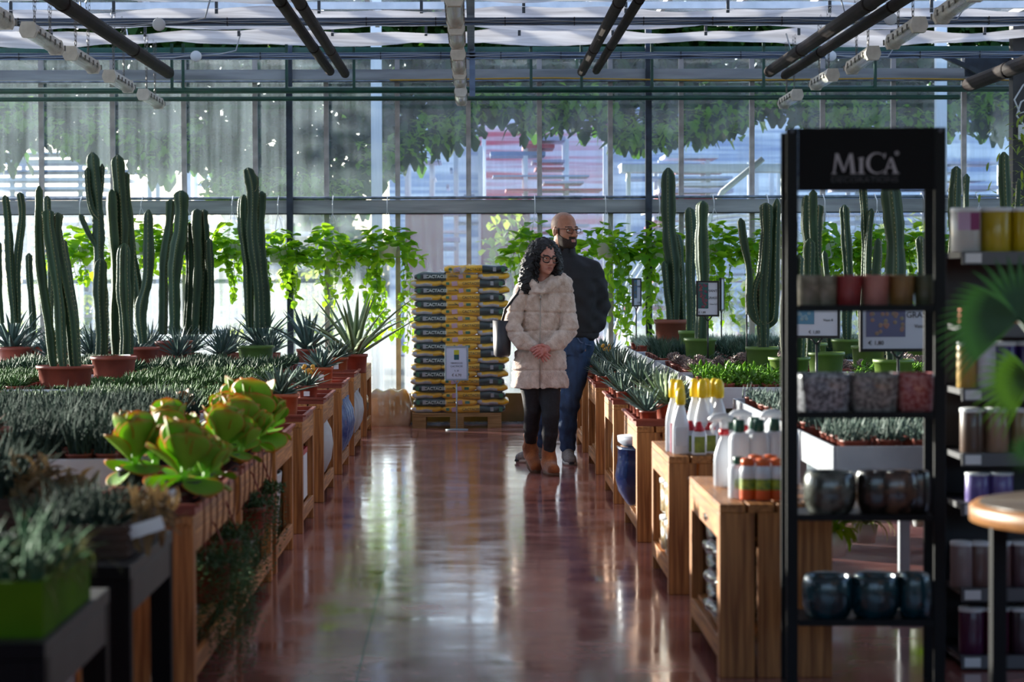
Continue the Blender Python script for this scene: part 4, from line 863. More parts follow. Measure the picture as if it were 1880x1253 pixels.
def pillow(L, D, H, bands, seed, nx=30, n=18):
    """bands: function of u in -1..1 and side angle giving the material index"""
    r = random.Random(seed); b = MB(); ph = r.uniform(0, 6)
    vs = []
    for i in range(nx + 1):
        u = -1 + 2 * i / nx; e = (1 - abs(u) ** 5) ** .5; eh = max(.45, (1 - abs(u) ** 7) ** .5)
        for j in range(n):
            a = 2 * PI * j / n; c, s_ = math.cos(a), math.sin(a)
            y = D / 2 * (.93 + .07 * e) * math.copysign(abs(c) ** .55, c); z = H / 2 * eh * math.copysign(abs(s_) ** .6, s_) * (1 + .08 * math.sin(u * 9 + ph + j * .6))
            vs.append((u * L / 2, y + .004 * math.sin(u * 13 + ph), z + .004 * math.sin(u * 7 + ph)))
    for i in range(nx):
        for j in range(n):
            b.cm = bands(-1 + 2 * (i + .5) / nx, 2 * PI * (j + .5) / n); b.add([], [])
            b.f.append((i * n + j, i * n + (j + 1) % n, (i + 1) * n + (j + 1) % n, (i + 1) * n + j)); b.m.append(b.cm)
    b.f.append(tuple(range(n - 1, -1, -1))); b.m.append(bands(-1, 0)); b.f.append(tuple(nx * n + j for j in range(n))); b.m.append(bands(1, 0))
    b.v = vs; b.e = [0] * len(vs); return b
mats4 = [bag_y, bag_g, bag_w]
BL, BD, BH = .56, .27, .082
bleft = [pillow(BL, BD, BH, lambda u, a: 1 if u < -.02 else 0, s).mesh('bag', mats4) for s in (1, 2, 3)]
bright = [pillow(BL, BD, BH, lambda u, a: 1 if u > .22 else 0, s).mesh('bag', mats4) for s in (4, 5, 6)]
bend = [pillow(.29, .5, .076, lambda u, a: 2 if (PI + .05 + .35 * u < a < PI + .75 + .3 * u) else 0, s).mesh('bag', mats4) for s in (7, 8, 9)]
tw = text_mesh('CACTACEE', .040, M('lettering_pale', 'c8cfc4', .5), .0009); tdk = text_mesh('CACTACEE', .034, M('lettering_dark_olive', '5a4a10', .5), .0005)
def decal(mb, x0, x1, z0, z1, d=.003): mb.box(x0, x1, -d, 0, z0, z1)
dec_l = MB(); decal(dec_l.mat(0), -.255, -.225, -.018, .02); dec_l.mat(1).box(-.2, -.172, -.003, 0, -.017, .019); dec_l.mat(2).box(.11, .15, -.003, 0, -.018, .018, R3(y=-.15)); dec_l.mat(0).box(.175, .215, -.003, 0, -.012, .012)
dec_l.mat(3).box(.02, .09, -.003, 0, -.004, .001); dec_l.mat(3).box(.07, .11, -.003, 0, .0, .006, R3(y=.5))
dec_r = MB(); dec_r.mat(0).box(.225, .258, -.003, 0, -.02, .018); dec_r.mat(1).box(.15, .178, -.003, 0, -.017, .019); dec_r.mat(2).box(-.19, -.14, -.003, 0, -.02, .02, R3(y=-.12)); dec_r.mat(0).box(-.24, -.212, -.003, 0, -.012, .012)
dmats = [bag_l, M('bag_grey_stamp', '9a9a9c', .5), bag_p, M('bag_print_dark', '3a3a12', .5)]
dl, dr_ = dec_l.mesh('printed_marks', dmats, False), dec_r.mesh('printed_marks', dmats, False)
ztop = .135; NL = 20; step = .0617; fy = 21.30
rb = random.Random(12)
for k in range(NL):
    z = ztop + .030 + k * step; left = (k % 2 == 0) ^ (NL % 2 == 0) ; left = (k % 2 == 1)
    dx = rb.uniform(-.008, .008) - .012 * (1 - k / NL) + .01; row = ['bottom', 'lower', 'middle', 'upper', 'top'][min(4, int(k / 4))]
    if left:
        o = newobj('soil_bag', bleft[k % 3], (-.255 + dx, fy + BD / 2, z)); e = newobj('soil_bag', bend[k % 3], (.162 + dx, fy + .26, z), 0, (.98, 1, 1))
        tag(o, 'yellow and green CACTACEE bag lying with its dark green end left', 'bag', 'green end left potting soil bags')
        newobj('lettering', tw, (-.085, -BD / 2 - .008, -.001), 0, (.94, .95, 1), o).rotation_euler = (PI / 2, 0, 0); newobj('printed_marks', dl, (0, -BD / 2 - .0055, 0), parent=o)
        tag(e, 'soil bag seen end-on at the right of the stack', 'bag', 'end-on soil bags at the right of the stack')
    else:
        o = newobj('soil_bag', bright[k % 3], (-.005 + dx, fy + BD / 2, z)); e = newobj('soil_bag', bend[k % 3], (-.415 + dx, fy + .26, z), 0, (.98, 1, 1))
        tag(o, 'yellow CACTACEE bag lying with its dark green end right', 'bag', 'green end right potting soil bags')
        newobj('lettering', tdk, (-.02, -BD / 2 - .008, -.001), 0, (.9, 1, 1), o).rotation_euler = (PI / 2, 0, 0); newobj('printed_marks', dr_, (0, -BD / 2 - .0055, 0), parent=o)
        tag(e, 'soil bag seen end-on at the left of the stack', 'bag', 'end-on soil bags at the left of the stack')
z = ztop + .03 + NL * step
o = newobj('soil_bag', bright[0], (.02, fy + .14, z)); tag(o, 'single yellow and green bag lying on top of the stack', 'bag')
newobj('lettering', tdk, (-.02, -BD / 2 - .008, 0), 0, (.9, 1, 1), o).rotation_euler = (PI / 2, 0, 0); newobj('printed_marks', dr_, (0, -BD / 2 - .0055, 0), parent=o)
# crumpled clear wrap round the stack
fm = M('clear_wrap_film', 'dfe4ea', .12, 0, bump=.8, bscale=16, alpha=.045, coat=.5)
w = MB(); NN = 44; rr = random.Random(8); vs = []
for i in range(31):
    zz = .14 + i * (NL * step + .0) / 30
    for j in range(NN):
        a = 2 * PI * j / NN; c, s_ = math.cos(a), math.sin(a); q = .012 * mnoise.noise(Vector((c * 3, s_ * 3, zz * 9)))
        vs.append((-.15 + (.425 + q) * math.copysign(abs(c) ** .22, c), 21.555 + (.285 + q) * math.copysign(abs(s_) ** .22, s_), zz))
w.add(vs, [(i * NN + j, i * NN + (j + 1) % NN, (i + 1) * NN + (j + 1) % NN, (i + 1) * NN + j) for i in range(30) for j in range(NN)])
tag(w.build('wrap_film', fm), 'clear crumpled plastic film wrapped around the bag stack', 'film')
w = MB()
for i in range(26):
    a = rr.uniform(0, 6.3); w.blade((-.12 + rr.uniform(-.12, .1), 21.30 + rr.uniform(-.02, .05), ztop + NL * step + rr.uniform(-.02, .02)), a, rr.uniform(-.2, .8), rr.uniform(.05, .13), .07, rr.uniform(-.8, .8), 4, 'oval', rr.uniform(-.5, .5), 0)
tag(w.build('torn_film', M('torn_wrap_film', 'e8ecef', .15, alpha=.4, coat=1)), 'torn bunch of clear film on the top of the bag stack', 'film')
# ================================================================ signs
frame_m = M('sign_frame_black', '17171b', .4); paper = M('sign_paper', 'd4d6e4', .6); ink = M('sign_ink', '2c2f3c', .6); frame_l = M('sign_frame_pale', '9aa8b0', .35, .3)
def sign(label, X, Y, zc, w, h, rz, stem_z, lines, pic=None, fm=None, portrait=True, base=False, group=None, stem_h=None):
    t = thing('price_sign', label, 'sign', (X, Y, 0), rz, group)
    fr = fm or frame_m; f = MB(); b = .012
    f.box(-w / 2, w / 2, .004, .012, zc - h / 2, zc + h / 2)
    f.box(-w / 2, -w / 2 + b, -.006, .004, zc - h / 2, zc + h / 2).box(w / 2 - b, w / 2, -.006, .004, zc - h / 2, zc + h / 2).box(-w / 2 + b, w / 2 - b, -.006, .004, zc - h / 2, zc - h / 2 + b).box(-w / 2 + b, w / 2 - b, -.006, .004, zc + h / 2 - b, zc + h / 2)
    f.build('frame', fr, t, smooth=False)
    MB().box(-w / 2 + b + .001, w / 2 - b - .001, .0, .003, zc - h / 2 + b + .001, zc + h / 2 - b - .001).build('card', paper, t, smooth=False)
    s = MB(); s.tube([(0, .008, stem_z), (0, .008, zc - h / 2 - .03)], .006, 8); s.tube([(0, .008, zc - h / 2 - .03), (-.03, .008, zc - h / 2)], .005, 6).tube([(0, .008, zc - h / 2 - .03), (.03, .008, zc - h / 2)], .005, 6)
    if base: s.lathe([(.1, 0), (.1, .008), (.02, .012)], 20)
    s.build('stem', fr if fm else frame_m, t)
    for (txt, sz, x, z, m) in lines: text(txt, sz, (x, -.0015, zc + z), m, t, align='CENTER')
    if pic:
        for (x0, x1, z0, z1, col, n) in pic:
            p = MB().mat(0).box(x0, x1, -.002, -.0002, zc + z0, zc + z1)
            rr = random.Random(int(X * 100)); p.mat(1)
            for i in range(n):
                x = rr.uniform(x0 + .012, x1 - .012); z = rr.uniform(z0 + .012, z1 - .012); p.lathe([(.0095, 0), (.007, .0015), (.0001, .002)], 8)
                for q in range(len(p.v) - 24, len(p.v)): vx, vy, vz = p.v[q]; p.v[q] = (vx + x, -.002 - vz, vy + zc + z)
            p.build('picture', [M('picture_teal_' + col[0], col[0], .6), M('picture_fruit_' + col[1], col[1], .6, 0, col[2], 30)], t, smooth=False)
    return t
Y = 21.05
sign('white price card reading TERRICCIO CACTACEE on a stand before the bags', xz(838, Y), Y, at(0, 667, Y).z, .205, .30, .08, .0,
     [('TERRICCIO', .021, 0, .0, ink), ('CACTACEE', .021, 0, -.027, ink), ('lt. 20', .018, 0, -.066, ink), ('€ 6,70', .032, 0, -.105, M('sign_price_brown', '5a4a2a', .6))],
     None, frame_l, base=True)
c_ = at(838, 667, Y); tt = bpy.data.objects['price_sign']
MB().mat(0).box(-.022, .022, -.002, -.0002, c_.z + .075, c_.z + .115).mat(1).box(-.022, .022, -.002, -.0002, c_.z + .03, c_.z + .075).build('picture', [M('print_yellow', 'c8c030', .6), M('print_teal', '2a5a5c', .6)], tt, smooth=False)
MB().box(-.15, .15, -.003, 0, 0, .0).build
Y = 17.2
sign('price card with PIANTE GRASSE on the third right table', xz(1300, Y), Y, at(0, 550, Y).z, .165, .255, -.25, .70,
     [('PIANTE', .026, .040, .055, ink), ('GRASSE', .024, .040, .005, ink), ('Vaso 5,5', .015, .042, -.04, ink), ('€ 1,80', .02, -.04, -.098, ink)], [(-.068, .005, -.07, .112, ('2c5a5c', '8a4a4a', '6a3a52'), 26)])
Y = 20.9
sign('narrow turned price card beside the brown-potted cactus', xz(1170, Y), Y, at(0, 538, Y).z, .16, .245, 1.05, .70, [('GRASSE', .02, .03, .05, ink), ('€ 1,80', .02, .03, -.09, ink)], [(-.065, .0, -.05, .11, ('4a6a8c', '8a6a5a', '5a6a4a'), 14)])
Y = 20.4
sign('price card seen almost edge-on behind the PIANTE GRASSE card', xz(1327, Y), Y, at(0, 542, Y).z, .16, .28, 1.3, .70, [])
Y = 16.6
sign('price card seen exactly edge-on before the candelabra cactus', xz(1374, Y), Y, at(0, 545, Y).z, .16, .22, 1.55, .70, [])
Y = 10.6
sign('large GRASSE price card behind the black display stand', xz(1652, Y), Y, at(0, 607, Y).z, .345, .20, .05, .70,
     [('GRASSE', .036, .095, .06, ink), ('Vaso 8', .022, .10, .012, ink), ('€ 1,80', .026, -.10, -.062, ink)], [(-.145, .03, -.035, .08, ('6a6a8a', '8f8a72', 'a87a70'), 22)])
Y = 12.0
sign('smaller landscape price card behind the left of the display stand', xz(1500, Y), Y, at(0, 594, Y).z, .24, .16, -.35, .70,
     [('Vaso 8', .018, .06, .01, ink), ('€ 1,80', .022, -.01, -.05, ink)], [(-.1, -.01, -.01, .06, ('5a8aa8', '7a9ab0', '88a0a8'), 8)])
# ================================================================ black MiCA display stand
MY, MS = 7.5, 7.5 / F
mx0, mx1 = (1446 - 870) * MS, (1738 - 870) * MS; mw = (mx1 - mx0) / 2; mz = lambda py: CH - (py - 503) * MS
D = .27
t = thing('display_stand', 'tall black metal display stand with a MiCA header panel', 'display stand', ((mx0 + mx1) / 2, MY, 0), -.06)
for s in (-1, 1):
    for y in (0, D - .02): MB().box(s * mw, s * (mw - .036), y, y + .02, 0, mz(237)).build('post', black_m, t, smooth=False, bevel=.002)
MB().box(-mw + .037, mw - .037, .002, .012, mz(352), mz(237)).build('header_panel', M('header_panel_black', '0b0a0e', .6, spec=.15), t, smooth=False)
for s in (-1, 1):
    MB().tube([(s * (mw - .018), -.001, mz(243)), (s * (mw - .018), -.006, mz(243))], .006, 10).build('screw', steel, t)
shz = [mz(565), mz(762), mz(952), mz(1147)]
for z in shz:
    MB().box(-mw + .037, mw - .037, 0, D, z - .012, z).box(-mw + .037, mw - .037, -.003, 0, z - .016, z + .004).build('shelf', black_m, t, smooth=False)
MB().box(-mw - .001, -mw + .037, .021, D - .021, .02, .05).box(mw - .037, mw + .001, .021, D - .021, .02, .05).build('base_bar', black_m, t, smooth=False)
# header lettering drawn stroke by stroke (thick and thin serif capitals)
lm = M('header_lettering_silver', 'a9a4ac', .4); ld = M('header_lettering_dim', '3b3a40', .5)
def poly(mb, pts, y=-.001, th=.0015):
    n = len(pts); vs = [(p[0], y, p[1]) for p in pts] + [(p[0], y + th, p[1]) for p in pts]
    mb.add(vs, [tuple(range(n)), tuple(range(2 * n - 1, n - 1, -1))] + [(i, i + n, (i + 1) % n + n, (i + 1) % n) for i in range(n)])
def stroke(mb, x0, z0, x1, z1, w0, w1=None):
    w1 = w1 or w0; poly(mb, [(x0 - w0 / 2, z0), (x0 + w0 / 2, z0), (x1 + w1 / 2, z1), (x1 - w1 / 2, z1)])
u = MS; zb = mz(320); X0 = (1530 - 870) * MS - (mx0 + mx1) / 2
def L_(nm, fn):
    b = MB(); fn(b); b.build('letter', lm, t, smooth=False)
def fM(b):
    H = 36 * u; x = X0
    stroke(b, x + 3 * u, 0 + zb, x + 8 * u, zb + H, 3 * u, 4 * u); stroke(b, x + 8 * u, zb + H, x + 21 * u, zb + 2 * u, 6 * u, 4 * u); stroke(b, x + 21 * u, zb + 2 * u, x + 33 * u, zb + H, 3 * u, 3 * u); stroke(b, x + 34 * u, zb + H, x + 38 * u, zb, 6 * u, 7 * u)
    poly(b, [(x - 2 * u, zb - 1.5 * u), (x + 8 * u, zb - 1.5 * u), (x + 7 * u, zb + .5 * u), (x, zb + .5 * u)]); poly(b, [(x + 32 * u, zb - 1.5 * u), (x + 45 * u, zb - 1.5 * u), (x + 43 * u, zb + .5 * u), (x + 34 * u, zb + .5 * u)])
def fI(b):
    x = X0 + 53 * u; stroke(b, x, zb, x, zb + 27 * u, 6 * u); poly(b, [(x - 7 * u, zb - 1.5 * u), (x + 7 * u, zb - 1.5 * u), (x + 5 * u, zb + .8 * u), (x - 5 * u, zb + .8 * u)]); poly(b, [(x - 6 * u, zb + 26 * u), (x + 5 * u, zb + 26 * u), (x + 4 * u, zb + 29 * u), (x - 4 * u, zb + 28 * u)])
def fC(b):
    cx, cz = X0 + 81 * u, zb + 18 * u; n = 26
    for i in range(n):
        a0, a1 = [math.radians(42 + (318 - 42) * k / n) for k in (i, i + 1)]
        w = lambda a: (1.5 + 4.5 * abs(math.sin((a - .7) / 4.85 * PI / 1.0) ) ** 1.2) * u
        poly(b, [((cx + math.cos(a0) * (19 * u)), cz + math.sin(a0) * 19.5 * u), (cx + math.cos(a1) * (19 * u), cz + math.sin(a1) * 19.5 * u), (cx + math.cos(a1) * (19 * u - w(a1)), cz + math.sin(a1) * (19.5 * u - w(a1) * .6)), (cx + math.cos(a0) * (19 * u - w(a0)), cz + math.sin(a0) * (19.5 * u - w(a0) * .6))])
    stroke(b, cx + 14 * u, cz + 9 * u, cx + 15.5 * u, cz + 18 * u, 2.4 * u)
def fA(b):
    x = X0 + 96 * u; stroke(b, x, zb, x + 11 * u, zb + 28 * u, 2.4 * u, 3 * u); stroke(b, x + 20 * u, zb, x + 11.5 * u, zb + 28 * u, 7 * u, 4 * u); poly(b, [(x + 4 * u, zb + 9 * u), (x + 17 * u, zb + 9 * u), (x + 17 * u, zb + 11 * u), (x + 4.6 * u, zb + 11 * u)])
    poly(b, [(x - 4 * u, zb - 1.5 * u), (x + 5 * u, zb - 1.5 * u), (x + 4 * u, zb + .5 * u), (x - 2 * u, zb + .5 * u)]); poly(b, [(x + 13 * u, zb - 1.5 * u), (x + 27 * u, zb - 1.5 * u), (x + 25 * u, zb + .5 * u), (x + 15 * u, zb + .5 * u)])
for fn in (fM, fI, fC, fA): L_('', fn)
b = MB(); 
for i in range(12):
    a0, a1 = 2 * PI * i / 12, 2 * PI * (i + 1) / 12; cx, cz = X0 + 118 * u, zb + 36 * u; poly(b, [(cx + 4 * u * math.cos(a0), cz + 4 * u * math.sin(a0)), (cx + 4 * u * math.cos(a1), cz + 4 * u * math.sin(a1)), (cx + 2.6 * u * math.cos(a1), cz + 2.6 * u * math.sin(a1)), (cx + 2.6 * u * math.cos(a0), cz + 2.6 * u * math.sin(a0))])
b.box(X0 + 116.8 * u, X0 + 119 * u, -.001, .0005, zb + 34.5 * u, zb + 37.5 * u); b.build('registered_mark', lm, t, smooth=False)
b = MB(); b.box(X0 - 3 * u, X0 + 121 * u, -.001, .0005, zb - 6.3 * u, zb - 5.4 * u); b.build('underline', ld, t, smooth=False)
text('DECORATIONS', 12.5 * u, (X0 + 59 * u, -.001, zb - 13 * u), ld, t, sx=1.42, name='sub_lettering')
# pots on the stand
def ceramic(name, c1, c2=None, sc=60, rough=.25, **k): return M(name, c1, rough, 0, c2, sc, coat=.5, contrast=(.42, .58), **k)
def glazed_pot(label, X, Y, z, r, h, mat, shape, cat='pot', group=None, rib=0, sx=1):
    t = thing('glazed_pot', label, cat, (X, Y, z), 0, group)
    if shape == 'bowl': prof = [(r * .72, 0), (r * .86, h * .08), (r * .98, h * .3), (r, h * .6), (r * .97, h * .85), (r * .90, h * .97), (r * .87, h), (r * .82, h * .97), (r * .84, h * .8), (r * .7, h * .15), (.0001, h * .12)]
    elif shape == 'square': prof = [(r * .84, 0), (r * .9, h * .05), (r, h * .9), (r, h), (r * .93, h), (r * .9, h * .8), (r * .8, h * .1), (.0001, h * .08)]
    else: prof = [(r * .86, 0), (r * .9, h * .04), (r, h * .96), (r, h), (r * .94, h), (r * .92, h * .8), (r * .82, h * .1), (.0001, h * .08)]
    MB().lathe(prof[:8] if False else prof, 44 if not rib else 96, sq=.45 if shape == 'square' else 0, rib=rib, ribd=.025 if rib else 0).build('body', mat, t)
    if shape in ('bowl',): MB().lathe([(r * .86, h * .985), (r * .885, h * 1.005), (r * .84, h * .99)], 36, close=False).build('rim', mat, t)
    return t
def rowpots(items, zi, ydep, hpx, wpx, shape, rib=0, dy=.06, back=True):
    z = shz[zi]
    for (px, mat, lab, w) in items:
        Y = MY + dy; r = w * Y / F / 2
        glazed_pot(lab, (px - 870) * Y / F, Y + r * .4, z + .0, r, hpx * Y / F, mat, shape, rib=rib, group='pots on the black display stand')
gb = ceramic('pot_beige_ribbed', '8a8272', '6d6656', 30, .4); rd = ceramic('pot_red', '8f2c2e', '7c2226', 20, .4); pk = ceramic('pot_pink', 'b5766c', 'a5665e', 20, .45); mu = ceramic('pot_mustard', '84602e', '6f4e24', 20, .45); ol = ceramic('pot_olive', '4e4e34', '3e3f2a', 20, .45)
rowpots([(1487, gb, 'beige ribbed pot at the left of the top shelf', 50), (1518, gb, 'beige dotted pot second on the top shelf', 44), (1561, rd, 'small red pot on the top shelf', 50), (1611, pk, 'small pink ribbed pot on the top shelf', 50), (1659, mu, 'small mustard brown ribbed pot on the top shelf', 48), (1703, ol, 'olive ribbed pot at the right of the top shelf', 42)], 0, 0, 57, 50, 'round', 32)
sg = ceramic('pot_speckled_grey', '55565c', 'a3a5ac', 90); sg2 = ceramic('pot_speckled_grey_brown', '5a5858', '9c9894', 90); sr = ceramic('pot_speckled_red', '8c3a3c', 'b87a78', 90)
rowpots([(1516, sg, 'speckled grey square pot at the left of the second shelf', 104), (1607, sg2, 'speckled grey pot in the middle of the second shelf', 98), (1683, sr, 'speckled red pot at the right of the second shelf', 74)], 1, 0, 72, 90, 'square', dy=.05)
g3 = ceramic('pot_mottled_grey', '5c5f58', '33352f', 25); b3 = ceramic('pot_mottled_brown', '5a4234', '2a211d', 25); k3 = ceramic('pot_dark_brown', '2e2522', '1a1716', 25)
rowpots([(1528, g3, 'mottled grey rounded pot at the left of the third shelf', 98), (1613, k3, 'dark brown rounded pot behind the third shelf front', 70), (1650, b3, 'mottled brown rounded pot on the third shelf', 92), (1692, k3, 'dark rounded pot at the right of the third shelf', 40)], 2, 0, 78, 84, 'bowl', dy=.05)
t4 = ceramic('pot_teal', '0c3a44', '072830', 16)
rowpots([(1524, t4, 'teal glazed pot at the left of the bottom shelf', 96), (1612, t4, 'teal glazed pot in the middle of the bottom shelf', 92), (1684, t4, 'teal glazed pot at the right of the bottom shelf', 62)], 3, 0, 80, 84, 'bowl', dy=.05)
for i, (px, lab) in enumerate(((1520, 'left'), (1605, 'middle'), (1680, 'right'))):
    glazed_pot('dark pot in the rear row of the third shelf, %s' % lab, (px - 870) * 7.7 / F, 7.71, shz[2], .055, .125, (g3, k3, k3)[i], 'bowl', group='pots on the black display stand')
    glazed_pot('teal pot in the rear row of the bottom shelf, %s' % lab, (px - 870) * 7.7 / F, 7.71, shz[3], .055, .125, t4, 'bowl', group='pots on the black display stand')
# ================================================================ grey shelving with candles and jars
shelf_m = M('dark_grey_shelving', '3c3a40', .5, 0, '2e2c32', 4); lip_m = M('shelf_price_rail', '57575c', .4)
GY = 8.2; gz = lambda py: CH - (py - 503) * GY / F
gx0 = (1752 - 870) * GY / F; gx1 = gx0 + .95
t = thing('shelving_unit', 'dark grey shop shelving full of candles at the right edge', 'shelving', ((gx0 + gx1) / 2, GY, 0)); gw = (gx1 - gx0) / 2
lev = [gz(466), gz(600), gz(718), gz(838), gz(930), gz(1088), gz(1213)]
for s in (-1, 1): MB().box(s * gw, s * (gw - .025), 0.24, .44, 0, gz(466)).build('side_panel', shelf_m, t, smooth=False)
MB().box(-gw + .025, gw - .025, .42, .44, 0, gz(466)).build('back_panel', shelf_m, t, smooth=False)
for i, z in enumerate(lev):
    s = MB().box(-gw + .026, gw - .026, 0, .42, z - .02, z).build('shelf', shelf_m, t, smooth=False)
    MB().box(-gw + .03, gw - .03, -.012, -.001, z - .042, z + .002).build('price_rail', lip_m, s, smooth=False)
    for q in (.04, .3, .5): MB().box(-gw + q, -gw + q + .055, -.0145, -.0125, z - .036, z - .004).build('price_card', white_pl, s, smooth=False)
def candle(label, X, Y, z, r, h, col, name, lid=True, taper=1.0, cat='candle', group=None, vec=None):
    t = thing(name, label, cat, (X, Y, z), 0, group)
    m = M('candle_' + col, col, .35, 0, vec or col, 30, coat=.3)
    MB().lathe([(r * .97, 0), (r, .004), (r, h * .9), (r * .96, h * .93), (.0001, h * .93)], 24).build('body', m, t)
    if lid: MB().lathe([(r * 1.02, h * .9), (r * 1.03, h * .92), (r * 1.03, h * .985), (r * .98, h), (.0001, h)], 24).build('lid', white_pl, t)
    return t
G2 = lambda px: (px - 870) * (GY + .07) / F
rowsC = [(0, [(1776, .052, 82, 'c4c0bc', 'pale jar with a magenta label left of the yellow candles'), (1832, .052, 82, 'b8a018', 'first yellow candle on the top shelf'), (1888, .052, 82, 'c0a81c', 'second yellow candle on the top shelf')]),
         (2, [(1778, .035, 86, 'b08a3a', 'slim amber candle at the left of the third shelf'), (1815, .04, 86, 'cfcad8', 'white candle with a purple label on the third shelf'), (1846, .046, 86, '3c2470', 'dark purple candle on the third shelf'), (1895, .046, 86, '34205f', 'dark purple candle at the picture edge, third shelf')]),
         (3, [(1788, .042, 82, '5a4234', 'dark brown candle on the fourth shelf'), (1834, .042, 82, '9c7a62', 'light brown candle on the fourth shelf'), (1882, .042, 82, '8a7a52', 'khaki candle on the fourth shelf')]),
         (4, [(1798, .042, 54, '6a5a9c', 'short lavender candle left on the fifth shelf'), (1842, .042, 54, '6a5a9c', 'short lavender candle right on the fifth shelf')]),
         (5, [(1770, .04, 84, '8a7474', 'pale mauve candle left on the sixth shelf'), (1802, .038, 84, '6a4a44', 'brown-red candle on the sixth shelf'), (1840, .04, 84, '7c5a58', 'speckled mauve candle on the sixth shelf'), (1882, .04, 84, '5a4048', 'plum candle at the edge of the sixth shelf')]),
         (6, [(1788, .044, 86, '4a1238', 'dark magenta candle left on the bottom shelf'), (1834, .044, 86, '5c1436', 'crimson candle on the bottom shelf'), (1882, .044, 86, '3a2430', 'dark plum candle on the bottom shelf')])]
for (li, it) in rowsC:
    for (px, r, hp, col, lab) in it: candle(lab, max(G2(px), gx0 + .045), GY + .07, lev[li], r, hp * (GY + .07) / F, col, 'candle_jar', group='candles on the grey shelving')
jr = [o for o in bpy.data.objects if o.get('label', '').startswith('pale jar with a magenta')][0]; MB().box(.005, .036, -.0545, -.0515, .075, .135).build('label', M('magenta_label', '8c2a6a', .5), jr, smooth=False); MB().box(-.038, .0049, -.0545, -.0515, .075, .135).build('label', M('lilac_label', 'c9a8c8', .5), jr, smooth=False)
for i in range(5):
    b = MB().box(-.035, .035, -.03, .03, 0, .055).build('box_body', M('orange_carton', 'c0542a', .5, 0, 'a8401c', 30), None, smooth=False); b.name = 'carton'
    b.location = (gx0 + .07 + i * .08, GY + .06, lev[1]); tag(b, 'orange and white small carton on the second shelf of the candle shelving', 'box', 'orange cartons on the second shelf')
    MB().box(-.025, .025, -.0305, -.0303, .015, .04).build('label', white_pl, b, smooth=False)
# ================================================================ round table and fan palm in the right foreground
t = thing('round_table', 'round table with pale wooden edge at the lower right', 'table', (1.76, 6.3, 0))
MB().lathe([(.44, .70), (.455, .705), (.455, .742), (.445, .75), (.0001, .75)], 64).build('table_top', M('table_wood_edge', 'a97442', .45, 0, '8a5a30', 6, (2, 2, 12)), t)
MB().lathe([(.43, .7501), (.43, .7535), (.0001, .754)], 64).build('table_inlay', M('table_dark_inlay', '4a4038', .3, 0, '3a322c', 6), t)
for a in (2.6, .55, 4.7, 5.9): MB().box(.40 * math.cos(a) - .02, .40 * math.cos(a) + .02, .40 * math.sin(a) - .02, .40 * math.sin(a) + .02, 0, .70).build('leg', black_m, t, smooth=False)
t = thing('fan_palm', 'potted fan palm standing on the round table, leaves reaching left', 'palm', (1.62, 6.2, .754))
pot_mb(.11, .15).build('pot', M('palm_pot_dark', '2a2826', .5), t)
palm_m = M('palm_leaf', '1f4a2c', .5, 0, '183c22', 6, trans=.12, tcol='3a6a28', edge='2c5a34')
def fan(px, py, Y, R_, a0, a1, n, mat, tilt):
    c = at(px, py, Y); o = (c.x - 1.62, Y - 6.2, c.z - .754); b = MB()
    for i in range(n):
        a = a0 + (a1 - a0) * i / (n - 1); d = Vector((math.cos(a), tilt * math.cos(a * 1.3), math.sin(a))).normalized(); L = R_ * (1 - .15 * abs(i / (n - 1) - .5)); sd = Vector((-d.z, 0, d.x)).normalized(); vs = []; K = 8
        for k in range(K + 1):
            q = k / K; w = R_ * .05 * math.sin(PI * min(1, q * .8 + .12)) * (1 - q ** 3) + .0005; p = Vector(o) + d * (L * q) + Vector((0, 0, -.18 * R_ * q ** 3)); vs += [p - sd * w, p + Vector((0, -w * .8, 0)), p + sd * w]
        b.add(vs, [(k * 3 + m, k * 3 + m + 1, k * 3 + m + 4, k * 3 + m + 3) for k in range(K) for m in (0, 1)], [0, .8, 0] * (K + 1))
    lf = b.build('fan_leaf', mat, t); MB().tube([(0, 0, .12), (o[0] * .3, o[1] * .5, o[2] * .6), o], [.008, .007, .005], 8).build('leaf_stalk', mat, lf)
fan(1872, 588, 6.25, .225, PI * .78, PI * 1.22, 15, palm_m, .2)
fan(1872, 588, 6.35, .22, PI * -.1, PI * .7, 16, palm_m, -.1)
fan(1895, 700, 6.05, .155, PI * .72, PI * 1.35, 13, M('palm_leaf_light', '38601a', .5, 0, '2c5014', 6, trans=.15, tcol='5a8a20'), .2)
fan(1890, 830, 6.1, .06, PI * .6, PI * 1.4, 9, palm_m, .1)
# ================================================================ goods on and in the right crates
glassy = M('clear_wrap', 'ffffff', .05, 0, alpha=.12, bump=.7, bscale=25, coat=1)
def bottle_body(mb, r, h, sx=1, sy=.62):
    mb.lathe([(r * .9, 0), (r, h * .03), (r, h * .5), (r * .92, h * .62), (r * .55, h * .84), (r * .36, h * .92), (r * .36, h)], 24, sx=sx, sy=sy); return mb
yel = M('yellow_cap', 'e8c410', .35); red = M('red_cap', 'c0202a', .35); dgreen = M('dark_green_cap', '0d4a38', .35); orange = M('orange_label', 'd8591c', .4, 0, 'c04a14', 20); lime = M('lime_label', '8a9a2c', .45, 0, '5a6e20', 30); bottle_w = M('bottle_white', 'e4e6ec', .28, trans=.15)
def proto(fn):
    o = fn(); return o
